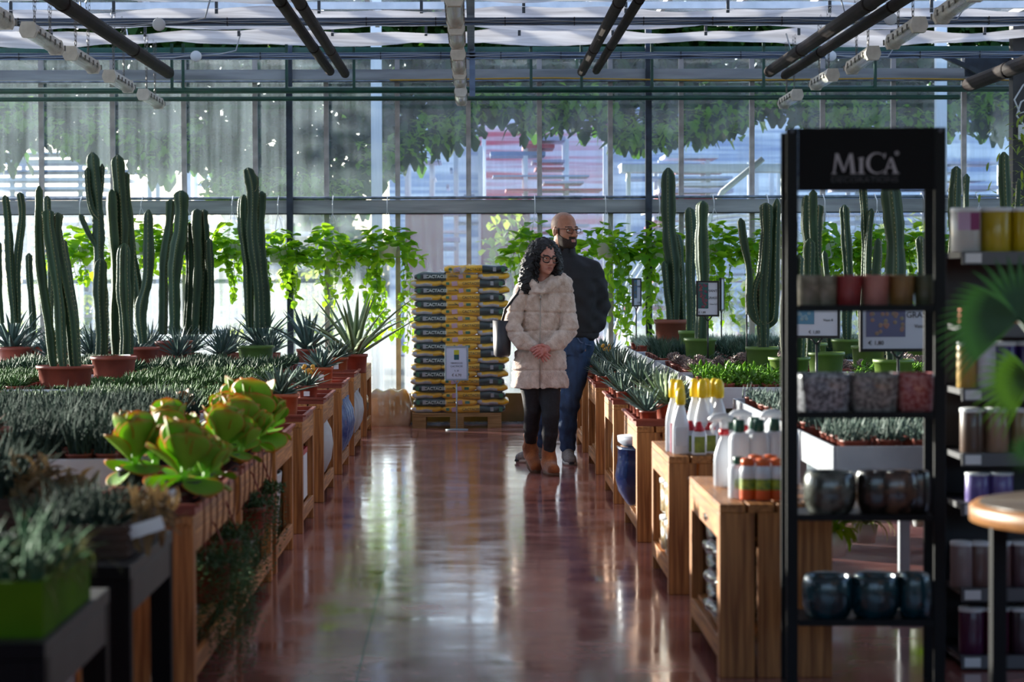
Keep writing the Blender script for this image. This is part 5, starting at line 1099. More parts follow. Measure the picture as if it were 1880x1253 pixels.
# tall bottle under a yellow cap (spray head cover)
def mk_yellow():
    t = thing('spray_bottle', 'x', 'bottle', (0, 0, 0), 0, 'yellow-capped bottles on the second right crate')
    bottle_body(MB(), .036, .19).build('bottle_body', bottle_w, t)
    MB().lathe([(.017, .182), (.0205, .186), (.0215, .212), (.019, .231), (.011, .244), (.0001, .247)], 18).build('cap', yel, t)
    MB().box(-.0255, .0255, -.0238, -.0226, .03, .1).build('label', M('pale_label', 'd2d6de', .5), t, smooth=False); return t
pr = mk_yellow(); first = True
Y0 = 10.42
ys = [(1237, 745, .0, 'far left'), (1248, 742, -.05, 'left, second'), (1250, 765, -.14, 'left, nearest the edge'), (1276, 742, .05, 'centre, behind'), (1290, 760, -.02, 'centre, in front'), (1298, 752, .03, 'centre right'), (1312, 740, .06, 'right, behind'), (1321, 758, -.04, 'rightmost, in front')]
for (px, py, dy, pos_) in ys:
    Y = Y0 + dy; X = xz(px, Y); o = pr if first else dup(pr); first = False
    o.location = (X, Y, CT + .004); o.scale = (1, 1, 1.28 if dy > -.1 else 1.15); o['label'] = 'white spray bottle with yellow cap in the second-crate group, %s' % pos_; o.rotation_euler = (0, 0, rnd.uniform(-.4, .4))
def mk_red():
    t = thing('squeeze_bottle', 'x', 'bottle', (0, 0, 0), 0, 'red-capped bottles on the second right crate')
    MB().lathe([(.03, 0), (.032, .005), (.032, .085), (.026, .102), (.016, .108)], 24, sy=.7).build('bottle_body', bottle_w, t)
    MB().lathe([(.024, .1), (.024, .108), (.012, .128), (.009, .140), (.0001, .142)], 18).build('cap', red, t)
    MB().box(-.022, .022, -.0245, -.0228, .01, .078).build('label', lime, t, smooth=False); return t
pr = mk_red(); first = True
for (px, dy, l) in ((1268, -.03, 'left'), (1284, -.1, 'middle, in front'), (1304, -.02, 'right')):
    Y = 10.33 + dy; o = pr if first else dup(pr); first = False; o.location = (xz(px, Y), Y, CT + .004); o['label'] = 'small white bottle with red cap and lime label, %s' % l
for (px, Y, w, l) in ((1250, 10.29, .042, 'narrow white carton with a pink edge beside the red-capped bottles'), (1238, 10.36, .03, 'white carton with small blue print at the crate corner')):
    b = MB().mat(0).box(-w / 2, w / 2, -.015, .015, 0, .125).mat(1).box(-w / 2 - .0006, -w / 2 + .003, -.0156, .015, 0, .1252).mat(1).box(-w / 2, w / 2, -.0156, .015, .12, .1256)
    o = b.build('carton', [M('carton_white', 'c9c8ce', .5), M('carton_pink', 'b05a70', .5)], None, smooth=False); o.location = (xz(px, Y), Y, CT + .004); tag(o, l, 'box')
    pm = MB()
    for i in range(9): pm.box(-w / 2 + .006, w / 2 - .006, -.0162, -.0156, .015 + i * .011, .018 + i * .011)
    pm.build('print_lines', M('print_grey', '8a8c9a', .5), o, smooth=False)
# large green-capped bottles on the first crate
def mk_green():
    t = thing('plant_food_bottle', 'x', 'bottle', (0, 0, 0), 0, 'green-capped bottles on the nearest right crate')
    MB().lathe([(.036, 0), (.038, .006), (.038, .15), (.033, .168), (.018, .180)], 26, sy=.8).build('bottle_body', bottle_w, t)
    MB().lathe([(.0185, .176), (.0195, .178), (.0195, .212), (.018, .215), (.0001, .216)], 18).build('cap', dgreen, t)
    MB().box(-.018, .018, -.0315, -.0302, .05, .1).build('label', M('faint_green_label', 'a9bfa2', .5, 0, 'd0d6d0', 40), t, smooth=False); return t
pr = mk_green(); first = True
for (px, Y, l) in ((1343, 8.75, 'at the left, rear'), (1358, 8.60, 'at the left, front'), (1356, 8.25, 'standing lowest beside the orange pack'), (1386, 8.75, 'in the centre, rear'), (1394, 8.62, 'in the centre, front'), (1423, 8.66, 'at the right beside the sprayer'), (1450, 8.8, 'behind the display stand post')):
    o = pr if first else dup(pr); first = False; o.location = (xz(px, Y), Y, CT + .004); o['label'] = 'white bottle with dark green cap, %s' % l
    o.scale = (1, 1, 1.15)
    if Y < 8.3: o.scale = (.9, .9, .66)
def mk_trig(l, px, Y, rz):
    t = thing('trigger_sprayer', l, 'bottle', (xz(px, Y), Y, CT + .004), rz, 'trigger sprayers on the nearest right crate')
    bottle_body(MB(), .038, .19).build('bottle_body', bottle_w, t)
    MB().lathe([(.017, .186), (.019, .188), (.019, .205), (.014, .21)], 16).build('collar', red, t)
    h = MB(); h.tube([(0, 0, .205), (0, 0, .235), (-.005, 0, .25)], [.014, .016, .014], 12).tube([(.03, 0, .243), (.0, 0, .252), (-.035, 0, .250), (-.055, 0, .24)], [.012, .017, .015, .008], 12); h.build('spray_head', bottle_w, t)
    MB().tube([(-.028, 0, .238), (-.045, 0, .215), (-.04, 0, .19)], [.006, .006, .004], 8).build('trigger', bottle_w, t)
mk_trig('white trigger sprayer at the left of the nearest crate', 1330, 8.7, .1); mk_trig('white trigger sprayer in the middle of the nearest crate', 1366, 8.9, 0); mk_trig('white trigger sprayer with red collar at the right', 1424, 8.9, 0)
for i, (px, Y, l) in enumerate(((1374, 8.2, 'left'), (1402, 8.18, 'middle'), (1430, 8.18, 'right'), (1388, 8.34, 'behind left'), (1416, 8.34, 'behind right'))):
    t = thing('orange_refill_pack', 'pack of orange-labelled liquid bottles under film on the nearest crate, %s' % l, 'pack', (xz(px, Y), Y, CT + .004), 0, 'orange packs on the nearest right crate')
    MB().lathe([(.025, 0), (.026, .004), (.026, .05), (.0255, .055)], 20).build('lower_body', orange, t)
    MB().lathe([(.0262, .03), (.0264, .05), (.0262, .062)], 20, close=False).build('band', M('label_green_band', '3f6a30', .45, 0, 'a8b030', 40), t)
    MB().lathe([(.026, .055), (.026, .085), (.021, .1), (.012, .106), (.0001, .107)], 20).build('neck', bottle_w, t)
    MB().lathe([(.0215, .1), (.0215, .12), (.0001, .124)], 16).build('cap', M('orange_cap', 'e0662c', .35), t); t.scale = (1.1, 1.1, 1.16)
w = MB(); rr = random.Random(2)
for (cx, cy, ex, ey) in ((1.0, 8.6, .2, .5), (1.0, 10.6, .2, .4)):
    n = 16; vs = [(cx - ex + 2 * ex * i / n, cy - ey + 2 * ey * j / n, CT + .0035 + .004 * abs(mnoise.noise(Vector((i * .7, j * .7, cy))))) for j in range(n + 1) for i in range(n + 1)]
    tag(MB().add(vs, [(j * (n + 1) + i, j * (n + 1) + i + 1, (j + 1) * (n + 1) + i + 1, (j + 1) * (n + 1) + i) for j in range(n) for i in range(n)]).build('plastic_sheet', glassy), 'crumpled clear film lying on the %s right crate' % ('nearest' if cy < 9 else 'second'), 'film')
# inside the crates
bagk = M('black_shiny_bag', '0e0d10', .18, 0, '1c1a1e', 12, bump=.6, bscale=30, coat=.6)
for i in range(7):
    b = pillow(.34, .26, .072, lambda u, a: 0, 60 + i, 16, 14); o = b.build('gravel_bag', bagk, None, loc=(.95, 8.45 + .02 * (i % 2), .185 + i * .052)); o.rotation_euler = (.0, 0, PI / 2 + .06 * (-1) ** i)
    o.scale = (1, 1, .72); tag(o, 'black glossy gravel bag in the pile inside the nearest right crate', 'bag', 'black gravel bags in the nearest right crate')
    o2 = newobj('gravel_bag', o.data, (.985, 8.82, .185 + i * .052), PI / 2 - .05 * (-1) ** i, (1, 1, .72)); tag(o2, 'black glossy gravel bag at the back of the pile in the nearest right crate', 'bag', 'black gravel bags further back in the crate')
for i, (Y, z, l) in enumerate(((10.35, .146, 'lower near'), (10.35, .31, 'upper near'), (10.6, .146, 'lower far'), (10.6, .31, 'upper far'))):
    t = thing('gravel_bucket', 'clear jar of yellowish gravel with white lid in the second right crate, %s' % l, 'jar', (.885, Y, z), 0, 'gravel jars in the second right crate')
    MB().lathe([(.06, 0), (.066, .01), (.068, .13)], 24).build('body', M('gravel_ochre', 'a07a3c', .3, 0, 'cfc4a8', 40, coat=.8), t); MB().lathe([(.071, .13), (.071, .15), (.0001, .152)], 24).build('lid', white_pl, t)
def vase(label, X, Y, z, r, h, mat, rib=0, neck=.6, name='ceramic_vase', group=None, lid=None):
    t = thing(name, label, 'vase', (X, Y, z), 0, group); prof = [(r * .5, 0), (r * .62, h * .03), (r * .9, h * .25), (r, h * .5), (r * .92, h * .75), (r * neck * 1.1, h * .94), (r * neck * 1.15, h), (r * neck, h), (r * neck * .9, h * .9), (.0001, h * .88)]
    MB().lathe(prof, 48 if not rib else rib * 6, rib=rib, ribd=.05 if rib else 0).build('body', mat, t)
    if lid: MB().lathe([(r * .7, h), (r * .9, h + .025), (r * .92, h + .055), (.0001, h + .057)], 30).build('saucer', lid, t)
    return t
blue = M('cobalt_glaze', '14264f', .12, 0, '0e1c3c', 5, coat=1); wht = M('white_ribbed_glaze', 'c9cac8', .4, 0, 'b8b8b4', 8); bluev = M('blue_white_glaze', '2c4680', .3, 0, '6f86b4', 12, coat=.4)
vase('large round cobalt blue glazed pot in the third right crate', .895, 12.62, .146, .16, .31, blue, neck=.82, lid=M('white_saucer', 'c4cad4', .3))
vase('white ribbed vase in the fourth right crate', .96, 14.55, .146, .13, .34, wht, 16)
vase('pale green pot beside the couple in the sixth right crate', .94, 18.6, .146, .11, .24, M('celadon', '7c8f82', .4))
t = thing('ceramic_stack', 'white square ceramic planter stacked in the third left crate', 'planter', (-1.06, 11.4, .146)); MB().lathe([(.13, 0), (.15, .27), (.15, .28), (.14, .28), (.13, .02), (.0001, .02)], 40, sq=.7).build('body', wht, t)
o = MB().box(-.11, .11, -.12, .12, 0, .12).build('carton', M('carton_white', ''), None, smooth=False, loc=(-1.05, 10.35, .146)) if False else None
t = thing('boxed_item', 'white box with a red top in the fourth left crate', 'box', (-1.03, 13.1, .146)); MB().box(-.11, .11, -.2, .2, 0, .24).build('box_body', white_pl, t, smooth=False); MB().box(-.112, .112, -.202, .202, .241, .27).build('box_lid', red, t, smooth=False)
vase('pale rounded vase in the fifth left crate', -.99, 14.75, .146, .13, .36, wht)
for i, Y in enumerate((16.6, 16.85, 17.1)): vase('blue and white ribbed vase in the sixth left crate, %s' % ('near', 'middle', 'far')[i], -.97, Y, .146, .12, .36, bluev, 12, group='blue vases in the sixth left crate')
for i, Y in enumerate((18.4, 18.75)): vase('white ribbed vase in the seventh left crate, %s' % ('near', 'far')[i], -.98, Y, .146, .12, .33, wht, 14, group='white vases in the seventh left crate')
o = pillow(.4, .3, .2, lambda u, a: 0, 91).build('dark_bag', bagk, None, loc=(-1.06, 20.7, .25)); o.rotation_euler = (0, 0, PI / 2); tag(o, 'dark bag in the crate at the back wall on the left', 'bag')
vase('white ceramic planter between hanging plants and floor, second left crate', -1.06, 10.45, .146, .12, .2, wht)
vase('white ceramic planter in the nearest left crate behind the trailing plants', -1.06, 8.3, .146, .12, .2, wht)
# sack of pale material on the kerb at the left of the bags
o = pillow(.4, .28, .3, lambda u, a: 0, 95).build('cloudy_sack', M('cloudy_plastic', 'c9c2b2', .25, 0, 'a08a66', 5, bump=.8, bscale=12, coat=.8), None, loc=(-.74, 21.9 + .2, .40)); o.scale = (1, .6, 1.25)
o.location = (-.76, 21.72, .14); tag(o, 'cloudy plastic sack slumped against the wall left of the bags', 'sack')
# ================================================================ hanging plants under the right tables and left foreground planters
sp_m = M('spider_plant_leaf', '8fb048', .4, 0, '6a9a34', 6, edge='d4dca8', trans=.4, tcol='b8d860')
t = thing('spider_plant', 'arching spider plant hanging under the nearest right table', 'plant', (xz(1592, 10.6), 10.6, .25)); b = MB(); rr = random.Random(4)
for i in range(70): a = rr.uniform(0, 6.3); b.blade((0, 0, 0), a, rr.uniform(.4, 1.3), rr.uniform(.12, .2), .012, rr.uniform(1.5, 3), 7, 'spike', .3, 0)
b.build('leaves', sp_m, t); MB().tube([(0, 0, 0), (0, 0, .34)], .003, 5).build('hanger', white_pl, t); MB().lathe([(.04, -.08), (.055, 0), (.0001, 0)], 16).build('pot', white_pl, t)
for (px, Y, z, lab, sd) in ((1530, 10.0, .28, 'leafy green plant hanging under the right table by the crate', 5), (1700, 10.8, .32, 'plant in white pot hanging under the table at the right', 6)):
    t = thing('spider_plant', lab, 'plant', (xz(px, Y), Y, z)); b = MB(); rr = random.Random(sd)
    for i in range(60): a = rr.uniform(0, 6.3); b.blade((0, 0, 0), a, rr.uniform(.2, 1.3), rr.uniform(.1, .18), .03, rr.uniform(1, 2.4), 5, 'oval', .3, 0)
    b.build('leaves', poth_m, t); MB().tube([(0, 0, 0), (0, 0, .32)], .003, 5).build('hanger', white_pl, t); MB().lathe([(.05, -.1), (.07, 0), (.0001, 0)], 16).build('pot', white_pl, t)
straw = M('dried_straw', '9a7c52', .8, 0, '6a5236', 8, rvar=.1, trans=.15); brown_b = M('brown_woven_planter', '4a3226', .8, 0, '33221a', 10, (1, 1, 6), bump=.6)
def planter_box(label, x0, x1, y0, y1, z, h, mat, gh, gmat, gcol, n, seed, w_=.014, wov=False):
    t = thing('planter', label, 'planter', ((x0 + x1) / 2, (y0 + y1) / 2, z)); w, l = (x1 - x0) / 2, (y1 - y0) / 2; b = MB()
    b.box(-w, w, -l, -l + .012, 0, h).box(-w, w, l - .012, l, 0, h).box(-w, -w + .012, -l + .012, l - .012, 0, h).box(w - .012, w, -l + .012, l - .012, 0, h).box(-w + .012, w - .012, -l + .012, l - .012, 0, .01)
    if wov:
        for i in range(int(h / .022)): b.tube([(-w, -l, .01 + i * .022), (w, -l, .01 + i * .022), (w, l, .01 + i * .022), (-w, l, .01 + i * .022), (-w, -l, .01 + i * .022)], .009, 6)
    b.build('box', mat, t, smooth=False); MB().box(-w + .013, w - .013, -l + .013, l - .013, h - .04, h - .025).build('soil', soil, t, smooth=False)
    r = random.Random(seed); g = MB()
    for i in range(n): g.blade((r.uniform(-w, w) * .9, r.uniform(-l, l) * .9, h - .03), r.uniform(0, 6.3), r.uniform(.6, 1.5), gh * r.uniform(.6, 1.1), w_, r.uniform(.1, .8), 4, 'spike', .4, .25)
    g.build('leaves', gmat, t); return t
gr = planter_box('bright green box planter of spiky plants on the closest bench', -1.22, -.915, 5.12, 5.75, .591, .12, M('lime_box', '4c7010', .9, 0, '3f600e', 4, spec=.1), .16, M('spiky_green_leaf', '2c5034', .6, 0, '1f3c26', 6, edge='48684c', spec=.2), 0, 150, 1, .022)
b = MB(); rr = random.Random(3)
for i in range(260): b.blade((rr.uniform(-.05, .16), rr.uniform(-.3, .3), .11), rr.uniform(-1.4, 1.4), rr.uniform(-.3, 1.2), rr.uniform(.06, .13), .007, rr.uniform(1, 2.5), 4, 'spike', .2, 0)
b.build('dry_moss', M('olive_moss', '7a7a44', .8, 0, '5a6434', 9, trans=.2), gr)
planter_box('brown woven planter with dense grey grass on the second bench', -1.22, -.93, 6.45, 7.05, .601, .09, brown_b, .15, km['grass'], 0, 330, 2, .011, True)
b = MB(); rr = random.Random(6)
for i in range(60): b.blade((rr.uniform(-.03, .06), rr.uniform(-.04, .04), rr.uniform(-.02, .04)), rr.uniform(0, 6.3), rr.uniform(-1.4, 1.3), rr.uniform(.05, .11), .022, rr.uniform(-2, 2), 5, 'oval', .3, 0)
o = b.build('raffia_bow', straw, None, loc=(-.90, 6.6, .69)); tag(o, 'straw raffia bow tied on the grey-grass planter', 'bow')
o = MB().box(-.05, .05, -.002, .0, -.018, .018, R3(y=-.3)).build('plant_label', white_pl, None, smooth=False, loc=(-.885, 6.5, .68)); tag(o, 'white paper tag hanging on the raffia bow', 'label')
o = MB().box(-.03, .03, -.002, .0, -.02, .02, R3(y=-.5)).build('plant_label', white_pl, None, smooth=False, loc=(-.90, 7.12, .70)); tag(o, 'small white tag at the far end of the grey-grass planter', 'label')
planter_box('large brown planter with tall grey-green grass at the left edge', -1.75, -1.42, 7.45, 8.1, .501, .17, brown_b, .24, km['grass'], 0, 420, 5, .014, True)
b = MB(); rr = random.Random(7)
for i in range(90): b.blade((rr.uniform(-.12, .10), rr.uniform(-.06, .06), rr.uniform(-.09, .05)), rr.uniform(0, 6.3), rr.uniform(-1.4, 1.3), rr.uniform(.05, .11), .035, rr.uniform(-2, 2), 5, 'oval', .4, 0)
o = b.build('dried_leaves', straw, None, loc=(-1.32, 7.6, .70)); tag(o, 'bunch of dried curled leaves hanging on the large brown planter', 'dried leaves')
potted('potted_aloe', 'terracotta pot with red-brown plant at the left picture edge', 'plant', -1.98, 9.9, LT - .03, .09, .15, spiky(20, .1, .02, 990, 1.4, .2), km['brown'])
# ================================================================ people: implicit surfaces meshed on a graded grid
class Grid:
    def __init__(s, xs, ys, zs): s.x, s.y, s.z = [np.asarray(a, np.float32) for a in (xs, ys, zs)]; s.V = np.full((len(s.x), len(s.y), len(s.z)), .06, np.float32)
    def sub(s, lo, hi, m):
        q = []
        for ax, a, b in ((s.x, lo[0], hi[0]), (s.y, lo[1], hi[1]), (s.z, lo[2], hi[2])):
            i, j = np.searchsorted(ax, a - m), np.searchsorted(ax, b + m); q.append(slice(max(0, i - 1), min(len(ax), j + 1)))
        return tuple(q), s.x[q[0]][:, None, None], s.y[q[1]][None, :, None], s.z[q[2]][None, None, :]
    def comb(s, q, d, k, op):
        a = s.V[q]
        if op == 'cut': a = -a
        if k > 0:
            h = np.clip(.5 + .5 * (d - a) / k, 0, 1) if op == 'add' else np.clip(.5 + .5 * (d - a) / k, 0, 1)
            r = d * (1 - h) + a * h - k * h * (1 - h)
        else: r = np.minimum(a, d)
        s.V[q] = r if op == 'add' else -r
    def cap(s, a, b, r1, r2=None, k=.02, op='add'):
        r2 = r1 if r2 is None else r2; a, b = np.array(a, np.float32), np.array(b, np.float32); R = max(r1, r2); q, X, Y, Z = s.sub(np.minimum(a, b) - R, np.maximum(a, b) + R, .05); v = b - a; L = max(float(v @ v), 1e-9)
        h = np.clip(((X - a[0]) * v[0] + (Y - a[1]) * v[1] + (Z - a[2]) * v[2]) / L, 0, 1)
        d = np.sqrt((X - a[0] - v[0] * h) ** 2 + (Y - a[1] - v[1] * h) ** 2 + (Z - a[2] - v[2] * h) ** 2) - (r1 + (r2 - r1) * h); s.comb(q, d, k, op)
    def chain(s, pts, rs, k=.015):
        for i in range(len(pts) - 1): s.cap(pts[i], pts[i + 1], rs[i], rs[i + 1], k)
    def ell(s, c, r, k=.02, R=None, op='add'):
        c = np.array(c, np.float32); m = max(r); q, X, Y, Z = s.sub(c - m, c + m, .05); dx, dy, dz = X - c[0], Y - c[1], Z - c[2]
        if R is not None: dx, dy, dz = [dx * R[0][i] + dy * R[1][i] + dz * R[2][i] for i in range(3)]
        k0 = np.sqrt((dx / r[0]) ** 2 + (dy / r[1]) ** 2 + (dz / r[2]) ** 2); k1 = np.sqrt((dx / r[0] ** 2) ** 2 + (dy / r[1] ** 2) ** 2 + (dz / r[2] ** 2) ** 2) + 1e-9
        s.comb(q, k0 * (k0 - 1) / k1, k, op)
    def loft(s, zs, rx, ry, cx, cy, k=.03, p=2.3, op='add'):
        m = max(max(rx), max(ry)); q, X, Y, Z = s.sub((min(cx) - m, min(cy) - m, zs[0]), (max(cx) + m, max(cy) + m, zs[-1]), .05)
        z = Z.ravel(); f = lambda a: np.interp(z, zs, a).astype(np.float32)[None, None, :]
        a, b, u, v = f(rx), f(ry), f(cx), f(cy); e = (np.abs((X - u) / a) ** p + np.abs((Y - v) / b) ** p) ** (1 / p); d = (e - 1) * np.minimum(a, b)
        d = np.maximum(d, np.maximum(zs[0] - Z, Z - zs[-1])); s.comb(q, d, k, op)
    def mesh(s, name, mats, matfn=None, disp=None):
        x, y, z = s.x, s.y, s.z; V = s.V
        if disp is not None: V = V + disp(x[:, None, None], y[None, :, None], z[None, None, :])
        S = V < 0; nx, ny, nz = [n - 1 for n in S.shape]; cnt = np.zeros((nx, ny, nz), np.uint8)
        for i in (0, 1):
            for j in (0, 1):
                for k in (0, 1): cnt += S[i:i + nx, j:j + ny, k:k + nz]
        act = (cnt > 0) & (cnt < 8); I = np.argwhere(act); idx = -np.ones(act.shape, np.int64); idx[act] = np.arange(len(I)); acc = np.zeros((len(I), 3)); num = np.zeros(len(I))
        co = [(i, j, k) for i in (0, 1) for j in (0, 1) for k in (0, 1)]
        for a in co:
            for ax in range(3):
                if a[ax]: continue
                b = list(a); b[ax] = 1; pa = I + np.array(a); pb = I + np.array(b); va = V[pa[:, 0], pa[:, 1], pa[:, 2]]; vb = V[pb[:, 0], pb[:, 1], pb[:, 2]]; c = (va < 0) != (vb < 0)
                t = np.where(c, va / np.where(va - vb == 0, 1, va - vb), 0); A = np.stack([x[pa[:, 0]], y[pa[:, 1]], z[pa[:, 2]]], 1); B = np.stack([x[pb[:, 0]], y[pb[:, 1]], z[pb[:, 2]]], 1)
                acc += np.where(c[:, None], A + (B - A) * t[:, None], 0); num += c
        P = acc / num[:, None]; Fs = []
        for ax in range(3):
            o = [q for q in range(3) if q != ax]; s0 = [slice(None)] * 3; s1 = [slice(None)] * 3; s0[ax] = slice(0, -1); s1[ax] = slice(1, None); A, B = S[tuple(s0)], S[tuple(s1)]; E = np.argwhere(A != B)
            ok = (E[:, o[0]] > 0) & (E[:, o[1]] > 0) & (E[:, o[0]] < S.shape[o[0]] - 1) & (E[:, o[1]] < S.shape[o[1]] - 1); E = E[ok]; ins = A[E[:, 0], E[:, 1], E[:, 2]]; qs = []
            for (da, db) in ((1, 1), (0, 1), (0, 0), (1, 0)):
                c = E.copy(); c[:, o[0]] -= da; c[:, o[1]] -= db; qs.append(idx[c[:, 0], c[:, 1], c[:, 2]])
            Q = np.stack(qs, 1); fl = ins if ax != 1 else ~ins; Q[~fl] = Q[~fl][:, ::-1]; Fs.append(Q)
        Q = np.concatenate(Fs); me = bpy.data.meshes.new(name); me.from_pydata(P.tolist(), [], Q.tolist())
        for m in (mats if isinstance(mats, (list, tuple)) else [mats]): me.materials.append(m)
        me.polygons.foreach_set('use_smooth', [True] * len(Q))
        if matfn is not None: me.polygons.foreach_set('material_index', np.asarray(matfn(P[Q].mean(1)), np.int32))
        me.update(); return me
def graded(lo, hi, coarse, zones):
    out = [lo]; p = lo
    while p < hi:
        st = coarse
        for (a, b, f) in zones:
            if a - .001 <= p <= b: st = min(st, f)
        p += st; out.append(p)
    return out
def axes(yaw, pitch, roll=0.0):
    cy, sy, cp, sp = math.cos(yaw), math.sin(yaw), math.cos(pitch), math.sin(pitch)
    Xl = np.array((cy, sy, 0)); Yl = np.array((sy * cp, -cy * cp, -sp)); Zl = np.array((sy * sp, -cy * sp, cp))
    X2 = Xl * math.cos(roll) + Zl * math.sin(roll); Z2 = Zl * math.cos(roll) - Xl * math.sin(roll)
    return np.stack([X2, Yl, Z2], 1)          # columns: face right, face forward, up
def head(G, C, A, s, male):
    C = np.array(C); w = lambda x, y, z: C + A @ (np.array((x, y, z)) * s); E = lambda c, r, k, op='add': G.ell(w(*c), [q * s for q in r], k, A, op)
    K = lambda a, b, r1, r2, k=.01, op='add': G.cap(w(*a), w(*b), r1 * s, r2 * s, k, op)
    K((0, -.03, -.07), (0, -.045, -.22), .056 if male else .045, .062 if male else .05, .03)
    E((0, -.02, .034), (.076, .096, .085), .02); E((0, .014, -.028), (.062, .073, .082), .03); E((0, .032, -.075), (.05 if male else .042, .05, .036), .03)
    E((0, .072, -.098), (.019, .014, .014), .018)
    for q in (-1, 1):
        E((q * .04, .052, -.032), (.022, .022, .022), .02); E((q * .031, .098, .0), (.019, .017, .0125), .01, 'cut'); E((q * .031, .0785, .0085), (.019, .0125, .0062), .005); E((q * .031, .0775, -.0095), (.017, .0115, .0048), .005)
        E((q * .0135, .098, -.037), (.0085, .01, .0075), .006); E((q * .079, -.012, -.012), (.010, .019, .031), .008); E((q * .089, -.004, -.010), (.006, .010, .019), .004, 'cut')
    K((-.036, .078, .020), (.036, .078, .020), .010, .010, .012)
    K((0, .086, .012), (0, .108, -.031), .0085, .0135, .012)
    K((-.02, .082, -.0635), (0, .0915, -.061), .0045, .0062, .006); K((.02, .082, -.0635), (0, .0915, -.061), .0045, .0062, .006); K((-.017, .083, -.0735), (.017, .083, -.0735), .0055, .0055, .007); K((0, .089, -.0735), (.0, .089, -.0735), .007, .007, .006)
    K((-.026, .092, -.068), (.026, .092, -.068), .0022, .0022, .003, 'cut')
    return w
skin_f = M('skin_fair', 'c98f7c', .5, 0, 'b87a68', 30); skin_m = M('skin_tan', 'b57c62', .5, 0, 'a36c54', 30); lip_m2 = M('lip', 'a8665c', .45); brow = M('eyebrow_dark', '1d1512', .8); beard = M('beard_dark', '2a1d18', .9, 0, '3a2a22', 120); scalp = M('shaved_scalp', '94705e', .55, 0, 'a57c66', 60)
eye_w = M('eye_white', 'd8d2cc', .3); iris = M('iris_brown', '24140c', .2); hand_m = M('hand_skin_rosy', 'b56a62', .5, 0, 'c27c70', 40)
def localize(P, C, A, s): return (P - np.array(C)) @ A / s
def eyes(parent, C, A, s):
    for q in (-1, 1):
        c = np.array(C) + A @ (np.array((q * .031, .0755, 0)) * s); e = MB().mat(0).ball((0, 0, 0), .0114 * s, 16, 12)
        f = A @ np.array((0, 1.0, 0)); e.mat(1).ball(tuple(f * .0055 * s), .0070 * s, 12, 9); e.build('eye', [eye_w, iris], parent, loc=tuple(c))
def glasses(parent, C, A, s, r, sqz, th, mat):
    w = lambda x, y, z: tuple(np.array(C) + A @ (np.array((x, y, z)) * s)); b = MB()
    for q in (-1, 1):
        pts = []
        for i in range(21):
            a = 2 * PI * i / 20; cx, sx_ = math.cos(a), math.sin(a); pts.append(w(q * .034 + r * math.copysign(abs(cx) ** .8, cx), .104 - abs(cx) * .003 - (.006 if cx * q > 0 else 0), -.003 + r * sqz * math.copysign(abs(sx_) ** .8, sx_)))
        b.tube(pts, th, 6, cap=False); b.tube([w(q * (.034 + r), .097, .008), w(q * .078, .07, .008), w(q * .083, -.005, .004), w(q * .08, -.02, -.01)], th * .8, 6)
    b.tube([w(-.034 + r, .104, .003), w(0, .108, .007), w(.034 - r, .104, .003)], th * .9, 6); b.build('glasses', mat, parent)
def hand(G, wrist, palm, knuckles, tips, thumb, r=.0082, k=.003, pr=(.030, .016, .034)):
    wrist, palm = np.array(wrist), np.array(palm); G.cap(wrist, palm, .026, .024, .015); G.ell(palm, pr, .015)
    for i, (a, b) in enumerate(zip(knuckles, tips)):
        a, b = np.array(a), np.array(b); m = (a + b) / 2 + np.array((0, -.007, .003)); rr_ = r * (1, 1.02, .98, .86)[i]
        G.cap(palm * .45 + a * .55, a, .012, rr_ * 1.1, .006); G.cap(a, m, rr_ * 1.08, rr_, k); G.cap(m, b, rr_, rr_ * .82, k)
    for i in range(len(thumb) - 1): G.cap(thumb[i], thumb[i + 1], (.013, .0105, .009)[i], (.0105, .009, .0075)[i], .005)
# ---------------------------------------------------------------- the woman
WX, WYp = .443, 16.35
W_ = thing('person', 'woman with curly black hair and glasses in a long beige fur coat, hands clasped', 'person', (WX, WYp, 0))
HC = (.040, -.005, 1.468); HA = axes(math.radians(24), math.radians(6), math.radians(-3)); HS = .94
G = Grid(graded(-.30, .34, .011, [(-.08, .15, .0030)]), graded(-.29, .36, .011, [(-.27, -.17, .0032), (-.13, .12, .0035)]), graded(.0, 1.66, .012, [(.755, .90, .0030), (1.30, 1.60, .0030)]))
w = head(G, HC, HA, HS, False)
G.cap((.03, .01, 1.18), (.032, .02, 1.33), .07, .045, .03); G.cap((-.10, .02, 1.24), (.15, .02, 1.25), .05, .05, .04); G.loft([.70, .95, 1.22], [.14, .12, .13], [.09, .08, .08], [.0, .02, .03], [.01, .01, .01])
LE, RE = (-.188, -.035, 1.0), (.20, -.035, .985); LWr, RWr = (-.045, -.165, .862), (.062, -.165, .868)
G.chain([(-.115, .02, 1.24), LE, LWr], [.045, .038, .027]); G.chain([(.165, .02, 1.25), RE, RWr], [.045, .038, .027])
FK, FA = (.073, -.05, .40), (.062, .0, .13); BK, BA = (-.045, .03, .44), (-.058, .20, .20)
G.chain([(.06, 0, .78), FK, FA, (.062, -.01, .06), (.085, -.16, .035)], [.08, .05, .034, .034, .026]); G.chain([(-.06, 0, .78), BK, BA, (-.06, .22, .12), (-.03, .12, .045)], [.08, .05, .034, .034, .026])
hand(G, RWr, (.022, -.215, .846), [(.002, -.238, .866), (-.004, -.241, .850), (-.001, -.241, .833), (.008, -.238, .818)], [(-.047, -.222, .846), (-.046, -.226, .824), (-.034, -.228, .806), (-.015, -.228, .794)], [(.04, -.215, .868), (.012, -.235, .884), (-.014, -.236, .880), (-.034, -.226, .872)])
